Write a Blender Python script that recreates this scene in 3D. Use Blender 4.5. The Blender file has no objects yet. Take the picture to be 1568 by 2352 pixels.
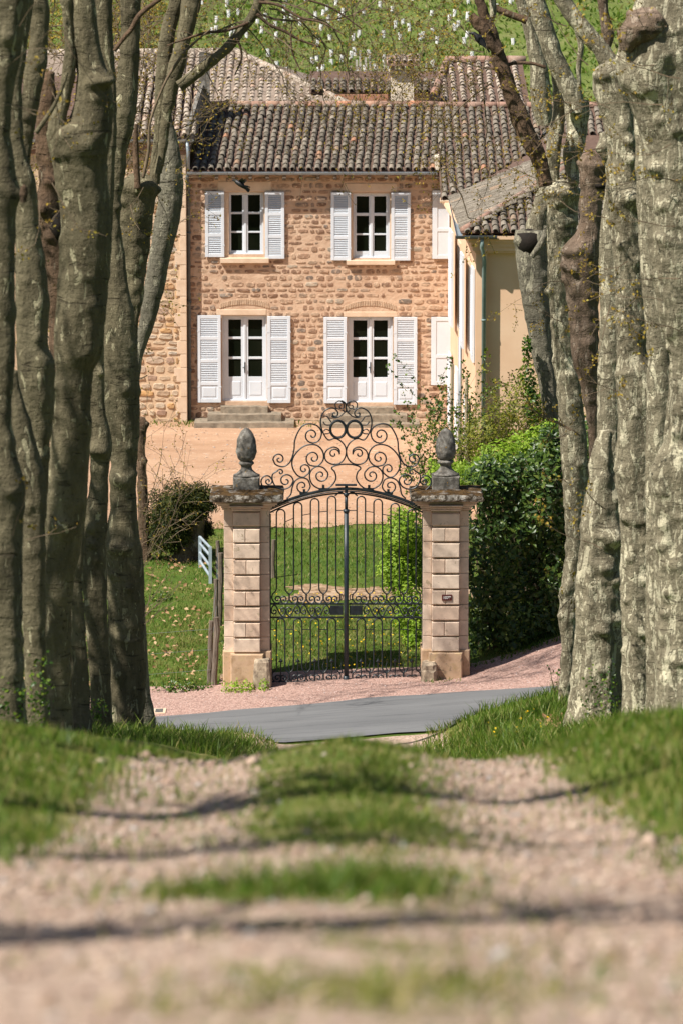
import bpy, math, random
import numpy as np
from mathutils import Vector, Matrix, noise as mnoise

# ------------------------------------------------------------------ camera, sky, sun, exposure
C = bpy.context.scene.collection
scn = bpy.context.scene
FPX, W0, H0 = 9680.0, 1568.0, 2352.0
PITCH = math.atan((1176 + 250) / FPX)
HC = 15.05
cam_d = bpy.data.cameras.new('camera')
cam = bpy.data.objects.new('camera', cam_d)
C.objects.link(cam)
cam.location = (0, 0, HC)
cam.rotation_euler = (math.radians(90) - PITCH, 0, 0)
cam_d.sensor_fit = 'VERTICAL'
cam_d.sensor_height = 36.0
cam_d.lens = FPX / H0 * 36.0
cam_d.clip_start = 0.5
cam_d.clip_end = 3000
cam_d.dof.use_dof = True
cam_d.dof.focus_distance = 80.5
cam_d.dof.aperture_fstop = 3.8
scn.camera = cam

SUN_EL, SUN_AZ = math.radians(52), math.radians(236)       # azimuth clockwise from +Y
sdir = Vector((math.sin(SUN_AZ) * math.cos(SUN_EL), math.cos(SUN_AZ) * math.cos(SUN_EL), math.sin(SUN_EL)))
world = bpy.data.worlds.new('World')
scn.world = world
world.use_nodes = True
wn = world.node_tree
bg = wn.nodes['Background']
sky = wn.nodes.new('ShaderNodeTexSky')
sky.sky_type = 'NISHITA'
sky.sun_disc = False
sky.sun_elevation = SUN_EL
sky.sun_rotation = SUN_AZ
wn.links.new(sky.outputs['Color'], bg.inputs['Color'])
bg.inputs['Strength'].default_value = 0.052
sun_d = bpy.data.lights.new('sun', 'SUN')
sun_d.energy = 5.0
sun_d.angle = math.radians(0.53)
sun_d.color = (1.0, 0.95, 0.87)
sun = bpy.data.objects.new('sun', sun_d)
C.objects.link(sun)
sun.rotation_euler = sdir.to_track_quat('Z', 'Y').to_euler()
sun.location = (-30, -20, 60)
scn.view_settings.view_transform = 'Standard'
scn.view_settings.look = 'None'
scn.view_settings.exposure = 0.66
scn.view_settings.gamma = 1.0
scn.view_settings.use_curve_mapping = False
try:
    scn.cycles.use_denoising = True
    scn.cycles.max_bounces = 6
    scn.cycles.transparent_max_bounces = 4
    scn.cycles.sample_clamp_indirect = 6.0
except Exception:
    pass

R = random.Random(7)
cp, sp = math.cos(PITCH), math.sin(PITCH)

def at(px, py, Y):
    """point at horizontal distance Y seen at full-view pixel (px, py) of the 1568 x 2352 view"""
    u, v = (px - 784) / FPX, (1176 - py) / FPX
    dy, dz = cp + v * sp, -sp + v * cp
    t = Y / dy
    return Vector((u * t, Y, HC + dz * t))

def mpp(py, Y):
    """metres per pixel there"""
    v = (1176 - py) / FPX
    return Y / (cp + v * sp) / FPX

def zat(py, Y):
    return at(784, py, Y).z

def xat(px, py, Y):
    return at(px, py, Y).x

# ------------------------------------------------------------------ mesh helpers
WM = {}

def link(o, parent=None, mw=None):
    C.objects.link(o)
    mw = mw if mw is not None else Matrix.Identity(4)
    if parent is not None:
        o.parent = parent
        o.matrix_parent_inverse = WM[parent.name].inverted()
    o.matrix_basis = mw
    WM[o.name] = mw
    return o

def tag(o, label=None, cat=None, group=None, kind=None):
    if label: o['label'] = label
    if cat: o['category'] = cat
    if group: o['group'] = group
    if kind: o['kind'] = kind
    return o

def thing(name, loc, label, cat, group=None):
    o = bpy.data.objects.new(name, None)
    o.empty_display_size = 0.3
    link(o, None, Matrix.Translation(Vector(loc)))
    return tag(o, label, cat, group)

class MB:
    def __init__(s):
        s.v, s.f = [], []
    def quad(s, a, b, c, d):
        n = len(s.v); s.v += [tuple(a), tuple(b), tuple(c), tuple(d)]; s.f.append((n, n + 1, n + 2, n + 3)); return s
    def poly(s, pts):
        n = len(s.v); s.v += [tuple(p) for p in pts]; s.f.append(tuple(range(n, n + len(pts)))); return s
    def hexa(s, p):            # 8 corners: bottom 4 ccw, top 4 ccw
        n = len(s.v); s.v += [tuple(q) for q in p]
        for f in ((3, 2, 1, 0), (4, 5, 6, 7), (0, 1, 5, 4), (1, 2, 6, 5), (2, 3, 7, 6), (3, 0, 4, 7)):
            s.f.append(tuple(n + i for i in f))
        return s
    def box(s, x0, x1, y0, y1, z0, z1):
        return s.hexa([(x0, y0, z0), (x1, y0, z0), (x1, y1, z0), (x0, y1, z0), (x0, y0, z1), (x1, y0, z1), (x1, y1, z1), (x0, y1, z1)])
    def bbox(s, x0, x1, y0, y1, z0, z1, b=0.012):
        """box with chamfered edges (front, -Y, side matters)"""
        n = len(s.v)
        ring = lambda ins, y: [(x0 + ins, y, z0 + ins), (x1 - ins, y, z0 + ins), (x1 - ins, y, z1 - ins), (x0 + ins, y, z1 - ins)]
        s.v += ring(b, y0) + ring(0, y0 + b) + ring(0, y1)
        s.f.append((n, n + 1, n + 2, n + 3))
        for a in (0, 4):
            for i in range(4):
                j = (i + 1) % 4
                s.f.append((n + a + i, n + a + 4 + i, n + a + 4 + j, n + a + j))
        s.f.append((n + 11, n + 10, n + 9, n + 8))
        return s
    def prism(s, pts, h):       # pts list of (x,y,z) polygon, extrude by vector h
        n, k = len(s.v), len(pts)
        h = Vector(h)
        s.v += [tuple(p) for p in pts] + [tuple(Vector(p) + h) for p in pts]
        s.f.append(tuple(range(n + k - 1, n - 1, -1))); s.f.append(tuple(range(n + k, n + 2 * k)))
        for i in range(k):
            j = (i + 1) % k
            s.f.append((n + i, n + j, n + k + j, n + k + i))
        return s
    def tube(s, pts, rad, n=6, cap=True):
        pts = [Vector(p) for p in pts]
        m = len(pts)
        if not hasattr(rad, '__len__'): rad = [rad] * m
        base = len(s.v)
        up = None
        for i, p in enumerate(pts):
            t = (pts[min(i + 1, m - 1)] - pts[max(i - 1, 0)])
            if t.length < 1e-9: t = Vector((0, 0, 1))
            t.normalize()
            if up is None:
                up = Vector((0, 1, 0)) if abs(t.y) < 0.9 else Vector((1, 0, 0))
            a = up - t * up.dot(t)
            if a.length < 1e-6: a = t.orthogonal()
            a.normalize(); b = t.cross(a); up = a
            for k in range(n):
                th = 2 * math.pi * (k + 0.5) / n
                s.v.append(tuple(p + (a * math.cos(th) + b * math.sin(th)) * rad[i]))
        for i in range(m - 1):
            for k in range(n):
                k2 = (k + 1) % n
                s.f.append((base + i * n + k, base + i * n + k2, base + (i + 1) * n + k2, base + (i + 1) * n + k))
        if cap:
            s.f.append(tuple(base + k for k in range(n - 1, -1, -1)))
            s.f.append(tuple(base + (m - 1) * n + k for k in range(n)))
        return s
    def lathe(s, prof, cx, cy, n=24, jag=None):
        base = len(s.v); m = len(prof)
        for i, (r, z) in enumerate(prof):
            for k in range(n):
                th = 2 * math.pi * k / n
                rr = r * (1 + (jag(th, z) if jag else 0))
                s.v.append((cx + rr * math.cos(th), cy + rr * math.sin(th), z))
        for i in range(m - 1):
            for k in range(n):
                k2 = (k + 1) % n
                s.f.append((base + i * n + k, base + i * n + k2, base + (i + 1) * n + k2, base + (i + 1) * n + k))
        s.f.append(tuple(base + k for k in range(n - 1, -1, -1)))
        s.f.append(tuple(base + (m - 1) * n + k for k in range(n)))
        return s
    def mesh(s, name, mat, smooth=False):
        me = bpy.data.meshes.new(name)
        me.from_pydata(s.v, [], s.f)
        if mat is not None: me.materials.append(mat)
        if smooth:
            me.polygons.foreach_set('use_smooth', [True] * len(me.polygons))
        me.update()
        return me
    def build(s, name, mat, parent=None, smooth=False, kind=None, label=None, cat=None, group=None):
        o = bpy.data.objects.new(name, s.mesh(name, mat, smooth))
        link(o, parent)
        return tag(o, label, cat, group, kind)

def np_mesh(name, verts, faces, mat, smooth=False):
    """verts (n,3), faces (m,k) arrays, all faces of the same size k"""
    me = bpy.data.meshes.new(name)
    verts = np.asarray(verts, np.float32); faces = np.asarray(faces, np.int32)
    m, k = faces.shape
    me.vertices.add(len(verts)); me.vertices.foreach_set('co', verts.ravel())
    me.loops.add(m * k); me.loops.foreach_set('vertex_index', faces.ravel())
    me.polygons.add(m)
    me.polygons.foreach_set('loop_start', np.arange(0, m * k, k, dtype=np.int32))
    me.polygons.foreach_set('loop_total', np.full(m, k, np.int32))
    if smooth: me.polygons.foreach_set('use_smooth', np.ones(m, bool))
    me.materials.append(mat)
    me.update(calc_edges=True)
    me.validate()
    return me

def np_obj(name, verts, faces, mat, parent=None, smooth=False, kind=None):
    o = bpy.data.objects.new(name, np_mesh(name, verts, faces, mat, smooth))
    link(o, parent)
    return tag(o, kind=kind)

def pieces(name, meshes, items, parent, limit=300, order=None):
    """items: list of (Matrix, mesh index). The first LIMIT become objects of their own, the rest one joined mesh."""
    out = []
    for mw, i in items[:limit]:
        o = bpy.data.objects.new(name, meshes[i])
        link(o, parent, mw)
        out.append(o)
    rest = items[limit:]
    if rest:
        mb = MB()
        for mw, i in rest:
            n = len(mb.v)
            mb.v += [tuple(mw @ v.co) for v in meshes[i].vertices]
            mb.f += [tuple(n + j for j in p.vertices) for p in meshes[i].polygons]
        o = mb.build(name + 's', meshes[0].materials[0], parent, kind='stuff')
    return out

# ------------------------------------------------------------------ materials
def srgb(r, g, b):
    f = lambda c: (c / 255 / 12.92) if c / 255 <= 0.04045 else ((c / 255 + 0.055) / 1.055) ** 2.4
    return (f(r), f(g), f(b), 1)

class NT:
    def __init__(s, name):
        s.m = bpy.data.materials.new(name); s.m.use_nodes = True
        s.t = s.m.node_tree; s.n = s.t.nodes; s.p = s.n['Principled BSDF']; s.out = s.n['Material Output']
        s.geo = s.n.new('ShaderNodeNewGeometry')
        s.pos = s.geo.outputs['Position']
    def new(s, t, **kw):
        n = s.n.new('ShaderNode' + t)
        for k, v in kw.items(): setattr(n, k, v)
        return n
    def L(s, a, b): s.t.links.new(a, b)
    def vec(s, scale):
        mp = s.new('Mapping')
        mp.inputs['Scale'].default_value = scale if hasattr(scale, '__len__') else (scale,) * 3
        s.L(s.pos, mp.inputs['Vector']); return mp.outputs['Vector']
    def noise(s, scale, detail=4, rough=0.55, dist=0.0, sc=(1, 1, 1)):
        n = s.new('TexNoise')
        s.L(s.vec(sc), n.inputs['Vector'])
        n.inputs['Scale'].default_value = scale; n.inputs['Detail'].default_value = detail
        n.inputs['Roughness'].default_value = rough; n.inputs['Distortion'].default_value = dist
        return n.outputs['Fac']
    def voro(s, scale, feat='F1', sc=(1, 1, 1), out='Distance'):
        n = s.new('TexVoronoi', feature=feat)
        s.L(s.vec(sc), n.inputs['Vector']); n.inputs['Scale'].default_value = scale
        return n.outputs[out]
    def ramp(s, fac, stops, interp='LINEAR'):
        r = s.new('ValToRGB'); cr = r.color_ramp; cr.interpolation = interp
        while len(cr.elements) < len(stops): cr.elements.new(0.5)
        for e, (p, c) in zip(cr.elements, stops):
            e.position = p; e.color = c if hasattr(c, '__len__') else (c, c, c, 1)
        s.L(fac, r.inputs['Fac']); return r.outputs['Color']
    def mix(s, fac, a, b, mode='MIX'):
        m = s.new('Mix', data_type='RGBA', blend_type=mode)
        for sock, val in ((m.inputs[0], fac), (m.inputs[6], a), (m.inputs[7], b)):
            if hasattr(val, 'node') or hasattr(val, 'is_output'): s.L(val, sock)
            else: sock.default_value = val
        return m.outputs[2]
    def math(s, op, a, b=0.0):
        m = s.new('Math', operation=op)
        for sock, val in ((m.inputs[0], a), (m.inputs[1], b)):
            if hasattr(val, 'is_output'): s.L(val, sock)
            else: sock.default_value = val
        return m.outputs[0]
    def rnd(s):
        oi = s.new('ObjectInfo')
        return s.math('FRACT', s.math('ADD', oi.outputs['Random'], s.geo.outputs['Random Per Island']))
    def bump(s, h, strength=0.4, dist=0.02):
        b = s.new('Bump'); b.inputs['Strength'].default_value = strength; b.inputs['Distance'].default_value = dist
        s.L(h, b.inputs['Height']); s.L(b.outputs['Normal'], s.p.inputs['Normal'])
    def done(s, col, rough=0.8, spec=0.3, metal=0.0):
        if hasattr(col, 'is_output'): s.L(col, s.p.inputs['Base Color'])
        else: s.p.inputs['Base Color'].default_value = col
        if hasattr(rough, 'is_output'): s.L(rough, s.p.inputs['Roughness'])
        else: s.p.inputs['Roughness'].default_value = rough
        s.p.inputs['Specular IOR Level'].default_value = spec
        s.p.inputs['Metallic'].default_value = metal
        return s.m

def simple(name, c1, c2, scale=6, bump=0.3, dist=0.01, rough=0.85, spec=0.3, metal=0.0, sc=(1, 1, 1)):
    t = NT(name)
    f = t.noise(scale, 6, 0.6, sc=sc)
    col = t.ramp(f, [(0.3, c1), (0.7, c2)])
    if bump: t.bump(t.noise(scale * 4, 5, 0.6, sc=sc), bump, dist)
    return t.done(col, rough, spec, metal)

def rand_mat(name, stops, speck=None, scale=12, bump=0.5, dist=0.01, rough=0.9, spec=0.2, vary=0.35, interp='LINEAR'):
    """colour picked per piece, mottled by noise; speck = (colour, threshold) of lichen spots"""
    t = NT(name)
    col = t.ramp(t.rnd(), stops, interp)
    n = t.noise(scale, 6, 0.62)
    v = t.ramp(n, [(0.25, (1 - vary,) * 3 + (1,)), (0.75, (1 + vary * .6,) * 3 + (1,))])
    col = t.mix(1.0, col, v, 'MULTIPLY')
    if speck:
        col = t.mix(t.ramp(t.noise(scale * 1.7, 4, 0.7, dist=.5), [(speck[1], 0.0), (speck[1] + .08, 1.0)]), col, speck[0])
    t.bump(t.noise(scale * 3, 6, 0.65), bump, dist)
    return t.done(col, rough, spec)

def leaf_mat(name, stops, rough=0.45, spec=0.4, trans=0.35):
    t = NT(name)
    col = t.ramp(t.rnd(), stops)
    m = t.done(col, rough, spec)
    tr = t.new('BsdfTranslucent'); t.L(col, tr.inputs['Color'])
    mx = t.new('MixShader'); mx.inputs[0].default_value = trans
    t.L(t.p.outputs[0], mx.inputs[1]); t.L(tr.outputs[0], mx.inputs[2]); t.L(mx.outputs[0], t.out.inputs['Surface'])
    return m

MT = {}
def rgba(r, g, b): return (r, g, b, 1)

MT['facade_stone'] = rand_mat('facade_stone', [(0, rgba(.21, .125, .085)), (.2, rgba(.31, .19, .125)), (.5, rgba(.40, .26, .175)), (.75, rgba(.48, .34, .235)), (.88, rgba(.28, .205, .155)), (.95, rgba(.19, .155, .13)), (1, rgba(.46, .38, .29))], scale=6, vary=.5, speck=(rgba(.56, .40, .28), .54), bump=.7, dist=.015)
MT['annex_stone'] = rand_mat('annex_stone', [(0, rgba(.42, .30, .20)), (.3, rgba(.52, .40, .28)), (.5, rgba(.46, .40, .33)), (.7, rgba(.52, .31, .14)), (.85, rgba(.38, .25, .18)), (1, rgba(.56, .45, .33))], scale=8, vary=.3, bump=.7, dist=.015)
MT['arch_brick'] = rand_mat('arch_brick', [(0, rgba(.44, .30, .20)), (1, rgba(.54, .39, .27))], scale=9, vary=.3)
MT['mortar'] = simple('mortar', rgba(.46, .30, .20), rgba(.62, .45, .32), 2.2, .9, .025)
MT['annex_mortar'] = simple('annex_mortar', rgba(.52, .36, .23), rgba(.66, .49, .33), 3, .5, .015)
MT['dressed'] = simple('dressed', rgba(.58, .42, .29), rgba(.70, .54, .40), 4, .25, .008)
MT['pillar_stone'] = rand_mat('pillar_stone', [(0, rgba(.60, .44, .33)), (.5, rgba(.67, .51, .39)), (1, rgba(.71, .57, .45))], scale=4, vary=.30, bump=.5, dist=.008, speck=(rgba(.42, .33, .23), .60))
def _plinth():
    t = NT('plinth_stone')
    n = t.noise(3.5, 6, .65)
    col = t.ramp(n, [(.3, rgba(.34, .22, .12)), (.5, rgba(.52, .36, .24)), (.7, rgba(.46, .33, .17))])
    col = t.mix(t.ramp(t.noise(6, 5, .7, dist=.6), [(.6, 0.), (.68, 1.)]), col, rgba(.20, .16, .11))
    t.bump(t.noise(20, 6, .6), .5, .01)
    return t.done(col, .9, .2)
MT['plinth_stone'] = _plinth()
def _grey():
    t = NT('lichen_stone')
    n = t.noise(9, 7, .68)
    col = t.ramp(n, [(.3, rgba(.065, .058, .05)), (.5, rgba(.16, .145, .125)), (.68, rgba(.32, .30, .27))])
    col = t.mix(t.ramp(t.noise(14, 4, .6, dist=.5), [(.64, 0.), (.7, 1.)]), col, rgba(.36, .20, .04))
    t.bump(t.noise(26, 7, .7), .8, .02)
    return t.done(col, .95, .15)
MT['lichen_stone'] = _grey()
def _cap():
    t = NT('mossy_cap_stone')
    n = t.noise(7, 7, .7)
    col = t.ramp(n, [(.34, rgba(.03, .022, .015)), (.46, rgba(.10, .075, .05)), (.56, rgba(.40, .36, .31)), (.72, rgba(.56, .52, .46))])
    sx = t.new('SeparateXYZ'); t.L(t.geo.outputs['Normal'], sx.inputs[0])
    moss = t.ramp(t.noise(10, 5, .7), [(.4, rgba(.045, .028, .014)), (.62, rgba(.13, .075, .03)), (.75, rgba(.10, .09, .02))])
    col = t.mix(t.math('MULTIPLY', t.ramp(sx.outputs['Z'], [(.45, 0.), (.7, 1.)]), t.ramp(t.noise(5, 5, .7), [(.36, .25), (.5, 1.)])), col, moss)
    t.bump(t.noise(30, 7, .7), 1, .03)
    return t.done(col, .95, .1)
MT['cap'] = _cap()
MT['tile'] = rand_mat('tile', [(0, rgba(.11, .092, .070)), (.3, rgba(.175, .148, .113)), (.55, rgba(.235, .20, .158)), (.75, rgba(.15, .125, .098)), (.93, rgba(.28, .24, .19)), (.98, rgba(.30, .20, .13)), (1, rgba(.40, .19, .11))], speck=(rgba(.37, .34, .28), .57), scale=14, vary=.45, bump=.6, dist=.012)
MT['pale_tile'] = rand_mat('pale_tile', [(0, rgba(.24, .185, .145)), (.4, rgba(.34, .28, .22)), (.8, rgba(.42, .35, .28)), (1, rgba(.44, .29, .21))], speck=(rgba(.46, .39, .32), .5), scale=5, vary=.30)
MT['pale_bed'] = simple('pale_bed', rgba(.20, .15, .115), rgba(.30, .235, .185), 6, .5, .02)
MT['roof_bed'] = simple('roof_bed', rgba(.09, .055, .04), rgba(.16, .10, .075), 9, .5, .02)
MT['ridge_tile'] = rand_mat('ridge_tile', [(0, rgba(.24, .15, .11)), (.5, rgba(.34, .20, .15)), (.8, rgba(.30, .24, .19)), (1, rgba(.46, .20, .11))], speck=(rgba(.45, .41, .34), .6), scale=12)
def _white():
    t = NT('white_paint')
    n = t.noise(1.6, 6, .65)
    col = t.ramp(n, [(.3, rgba(.56, .60, .65)), (.62, rgba(.64, .675, .72))])
    col = t.mix(t.ramp(t.noise(9, 6, .75, dist=.8, sc=(1, 1, .5)), [(.62, 0.), (.76, .6)]), col, rgba(.40, .40, .37))
    t.bump(t.noise(40, 4, .6, sc=(1, 1, .2)), .15, .004)
    return t.done(col, .55, .35)
MT['white'] = _white()
MT['guard_stone'] = simple('guard_blotched', rgba(.10, .07, .05), rgba(.56, .45, .32), 7, .6, .012)
MT['shutter_white'] = MT['white']
def _glass():
    t = NT('window_glass')
    col = t.ramp(t.noise(1.2, 3, .5), [(.3, rgba(.004, .006, .003)), (.7, rgba(.010, .012, .007))])
    t.bump(t.noise(2.5, 2, .5), .04, .01)
    return t.done(col, .10, .075)
MT['glass'] = _glass()
MT['zinc'] = simple('zinc', rgba(.20, .24, .27), rgba(.30, .34, .37), 5, .1, .003, .5, .5, .3)
MT['pipe_green'] = simple('pipe_green', rgba(.14, .20, .19), rgba(.22, .29, .27), 4, .1, .003, .5, .4)
MT['pipe_dark'] = simple('pipe_dark', rgba(.05, .06, .065), rgba(.09, .10, .10), 4, .1, .003, .5, .4)
MT['render'] = simple('render', rgba(.69, .445, .285), rgba(.76, .525, .355), 1.1, .3, .008)
MT['cream'] = simple('cream', rgba(.72, .60, .45), rgba(.78, .68, .54), 2, .2, .005)
def _iron():
    t = NT('wrought_iron')
    col = t.ramp(t.noise(14, 5, .6), [(.35, rgba(.010, .014, .017)), (.7, rgba(.022, .030, .036))])
    t.bump(t.noise(60, 4, .6), .3, .002)
    return t.done(col, .48, .45)
MT['iron'] = _iron()
MT['post_iron'] = simple('post_iron', rgba(.012, .020, .026), rgba(.024, .036, .045), 8, .15, .002, .45, .5)
MT['wood'] = simple('wood', rgba(.10, .075, .055), rgba(.24, .19, .15), 9, .8, .015, .9, .2, sc=(4, 4, .6))
MT['pale_wood'] = simple('pale_wood', rgba(.30, .23, .15), rgba(.46, .36, .25), 9, .5, .01, .85, .2, sc=(4, 4, .6))
MT['galv'] = simple('galv', rgba(.30, .36, .41), rgba(.44, .50, .55), 5, .1, .003, .5, .5, .2)
MT['plaque'] = simple('plaque', rgba(.085, .012, .012), rgba(.11, .018, .016), 6, 0, 0, .4, .5)
MT['plaque_white'] = simple('plaque_white', rgba(.78, .74, .70), rgba(.80, .78, .74), 6, 0, 0, .5, .4)
MT['black_feather'] = simple('black_feather', rgba(.008, .008, .010), rgba(.018, .017, .018), 20, .4, .01, .5, .4)
MT['step_stone'] = simple('step_stone', rgba(.15, .125, .095), rgba(.34, .28, .21), 6, .8, .02, .95, .1)

def bark_mat(name, dark, base, pale, pale_amt, dark_amt=.40, scale=1.0):
    t = NT(name)
    warp = t.noise(3.0 * scale, 4, .6, sc=(1, 1, .6))
    col = t.ramp(warp, [(.3, base[0]), (.7, base[1])])
    # shed plates: irregular pale flakes, longer than wide
    v = t.noise(7.5 * scale, 3, .55, dist=.9, sc=(1, 1, .30))
    col = t.mix(t.ramp(v, [(pale_amt, 0.), (pale_amt + .025, 1.)]), col, pale)
    v3 = t.noise(13 * scale, 2, .5, dist=.8, sc=(1, 1, .5))
    col = t.mix(t.ramp(v3, [(pale_amt + .045, 0.), (pale_amt + .07, .8)]), col, pale)
    v2 = t.noise(7 * scale, 5, .7, dist=.6, sc=(1, 1, .6))
    col = t.mix(t.ramp(v2, [(dark_amt - .10, .85), (dark_amt, 0.)]), col, dark)
    streak = t.noise(11 * scale, 5, .65, dist=.5, sc=(1, 1, .22))
    col = t.mix(1.0, col, t.ramp(streak, [(.3, .66), (.5, 1.0), (.7, 1.28)]), 'MULTIPLY')
    fleck = t.noise(30 * scale, 3, .6, dist=.6, sc=(1, 1, .55))
    col = t.mix(t.ramp(fleck, [(.32, .8), (.37, 0.)]), col, dark)
    crease = t.noise(5 * scale, 4, .6, dist=1.0, sc=(.5, .5, 2.6))
    col = t.mix(t.ramp(crease, [(.33, .55), (.37, 0.)]), col, dark)
    big = t.noise(.9 * scale, 3, .5)
    col = t.mix(t.ramp(big, [(.35, 0.), (.75, .5)]), col, dark)
    h = t.math('ADD', t.noise(22, 6, .65, sc=(1, 1, .7)), t.math('MULTIPLY', t.ramp(v, [(pale_amt, 0.), (pale_amt + .02, 1.)]), -.5))
    h = t.math('ADD', h, t.math('MULTIPLY', t.noise(6, 4, .6, dist=.8, sc=(.6, .6, 1.8)), .6))
    h = t.math('ADD', h, t.math('MULTIPLY', t.ramp(crease, [(.31, 0.), (.37, 1.)]), .7))
    h = t.math('ADD', h, t.math('MULTIPLY', streak, .6))
    t.bump(h, .9, .035)
    return t.done(col, .9, .15)
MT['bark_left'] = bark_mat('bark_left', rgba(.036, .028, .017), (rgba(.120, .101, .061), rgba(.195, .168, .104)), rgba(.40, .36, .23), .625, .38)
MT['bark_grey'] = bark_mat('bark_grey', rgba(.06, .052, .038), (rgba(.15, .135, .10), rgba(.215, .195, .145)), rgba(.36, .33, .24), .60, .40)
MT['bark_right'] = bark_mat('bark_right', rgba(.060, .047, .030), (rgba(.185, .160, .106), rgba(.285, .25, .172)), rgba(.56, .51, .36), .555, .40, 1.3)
MT['bark_dead'] = bark_mat('bark_dead', rgba(.05, .034, .025), (rgba(.13, .088, .058), rgba(.23, .17, .125)), rgba(.32, .25, .19), .60, .42)
MT['bark_red'] = bark_mat('bark_red', rgba(.045, .03, .02), (rgba(.10, .068, .045), rgba(.17, .105, .065)), rgba(.24, .20, .14), .66, .42)
MT['hollow_shade'] = simple('hollow_shade', rgba(.008, .006, .004), rgba(.02, .013, .009), 8, .6, .02)  # near black, paints in the shade inside trunk cavities
MT['twig'] = simple('twig', rgba(.10, .07, .045), rgba(.22, .16, .10), 7, .2, .004)
MT['bud'] = leaf_mat('bud', [(0, rgba(.22, .13, .02)), (.5, rgba(.34, .23, .03)), (1, rgba(.38, .32, .06))], .6, .2, .3)
MT['laurel'] = leaf_mat('laurel', [(0, rgba(.020, .045, .010)), (.5, rgba(.045, .088, .016)), (.85, rgba(.095, .15, .024)), (1, rgba(.15, .19, .035))], .38, .35, .2)
MT['lime_leaf'] = leaf_mat('lime_leaf', [(0, rgba(.15, .27, .016)), (.5, rgba(.27, .42, .03)), (1, rgba(.42, .54, .08))], .5, .3, .45)
MT['shrub_leaf'] = leaf_mat('shrub_leaf', [(0, rgba(.09, .115, .012)), (.5, rgba(.17, .19, .022)), (1, rgba(.30, .28, .04))], .5, .3, .35)
MT['ivy_leaf'] = leaf_mat('ivy_leaf', [(0, rgba(.03, .07, .01)), (.6, rgba(.07, .14, .015)), (1, rgba(.20, .26, .02))], .4, .4, .3)
MT['yew'] = leaf_mat('yew', [(0, rgba(.012, .022, .006)), (.5, rgba(.035, .05, .010)), (1, rgba(.11, .10, .016))], .6, .2, .2)
MT['grass'] = leaf_mat('grass', [(0, rgba(.055, .110, .010)), (.4, rgba(.105, .185, .016)), (.75, rgba(.165, .245, .03)), (1, rgba(.36, .30, .11))], .5, .3, .45)
MT['dry_grass'] = leaf_mat('dry_grass', [(0, rgba(.10, .13, .02)), (.5, rgba(.19, .20, .04)), (1, rgba(.38, .31, .13))], .6, .2, .3)
MT['flower'] = leaf_mat('flower', [(0, rgba(.75, .42, .01)), (1, rgba(.8, .6, .03))], .6, .2, .3)
MT['dead_leaf'] = leaf_mat('dead_leaf', [(0, rgba(.24, .13, .06)), (.6, rgba(.42, .25, .13)), (1, rgba(.55, .38, .22))], .7, .2, .2)
MT['guard'] = simple('guard', rgba(.72, .70, .72), rgba(.80, .78, .78), 3, 0, 0, .6, .3)
MT['stake'] = simple('stake', rgba(.40, .36, .32), rgba(.54, .50, .45), 3, 0, 0, .8, .2)
# ------------------------------------------------------------------ terrain
_py = np.array([-12, 0, 7, 10.6, 16.1, 21.9, 24, 27, 35, 50, 62, 68, 72, 74, 78, 80, 110, 114, 125, 140, 165, 300, 900.])
_pz = np.array([16.6, 14.5, 13.15, 12.45, 11.43, 10.52, 10.08, 9.42, 7.62, 4.36, 1.98, .84, .13, .0, -.02, -.075, 1.26, 1.5, 5, 8.55, 10.9, 25, 125.])
_fy = np.arange(-12, 900, .1)
_fz = np.interp(_fy, _py, _pz)
_k = np.exp(-np.linspace(-2.5, 2.5, 25) ** 2); _k /= _k.sum()
_fz = np.convolve(np.pad(_fz, 12, mode='edge'), _k, mode='valid')

def sstep(a, b, x):
    t = np.clip((x - a) / (b - a), 0, 1)
    return t * t * (3 - 2 * t)

def wob(x, y, s=1.0, seed=0.0):
    return (np.sin(x * 1.7 * s + 1.3 * np.sin(y * .9 * s + seed)) + np.sin(y * 2.3 * s + 1.1 * np.sin(x * 1.9 * s + seed * 2)) + np.sin((x * 3.1 + y * 2.7) * s + seed * 3)) / 3

def ground_z(x, y):
    x = np.asarray(x, float); y = np.asarray(y, float)
    z = np.interp(y, _fy, _fz)
    ax = np.abs(x)
    av = sstep(73.5, 69, y)                      # the avenue
    near = sstep(40, 26, y)
    z = z + av * (.25 + .75 * sstep(12, 19, y)) * (.055 * np.exp(-(x / .36) ** 2) - .048 * np.exp(-((ax - .74) / .30) ** 2))
    bank = sstep(1.05, 1.9, ax) * np.where(x < 0, .12, .22) + sstep(1.9, 3.4, ax) * np.where(x < 0, .16, .30)
    bank2 = np.where(x < 0, sstep(.8, 1.7, ax) * .26 + .14 * np.clip(ax - 1.2, 0, 3), sstep(1.2, 2.6, ax) * .30 + .20 * np.clip(ax - 1.8, 0, 2.6))
    z = z + av * bank * near + sstep(74.25, 73.6, y) * bank2 * (1 - near)
    rs = sstep(64, 73, y) * sstep(97, 80, y)
    g = sstep(77.6, 80.2, y)
    xr = np.clip(x, -9, 7)
    xg = np.clip(x - 2.0, 0, 3.2)
    z = z + rs * ((1 - g) * .075 * xr + g * (.04 * xr + .072 * xg ** 2))
    z = z + .012 * wob(x, y, 1.4) + .02 * wob(x, y, .45, 2.0) * sstep(2, 4, ax)
    z = z - sstep(9, 40, ax) * 0.0
    return z

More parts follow.
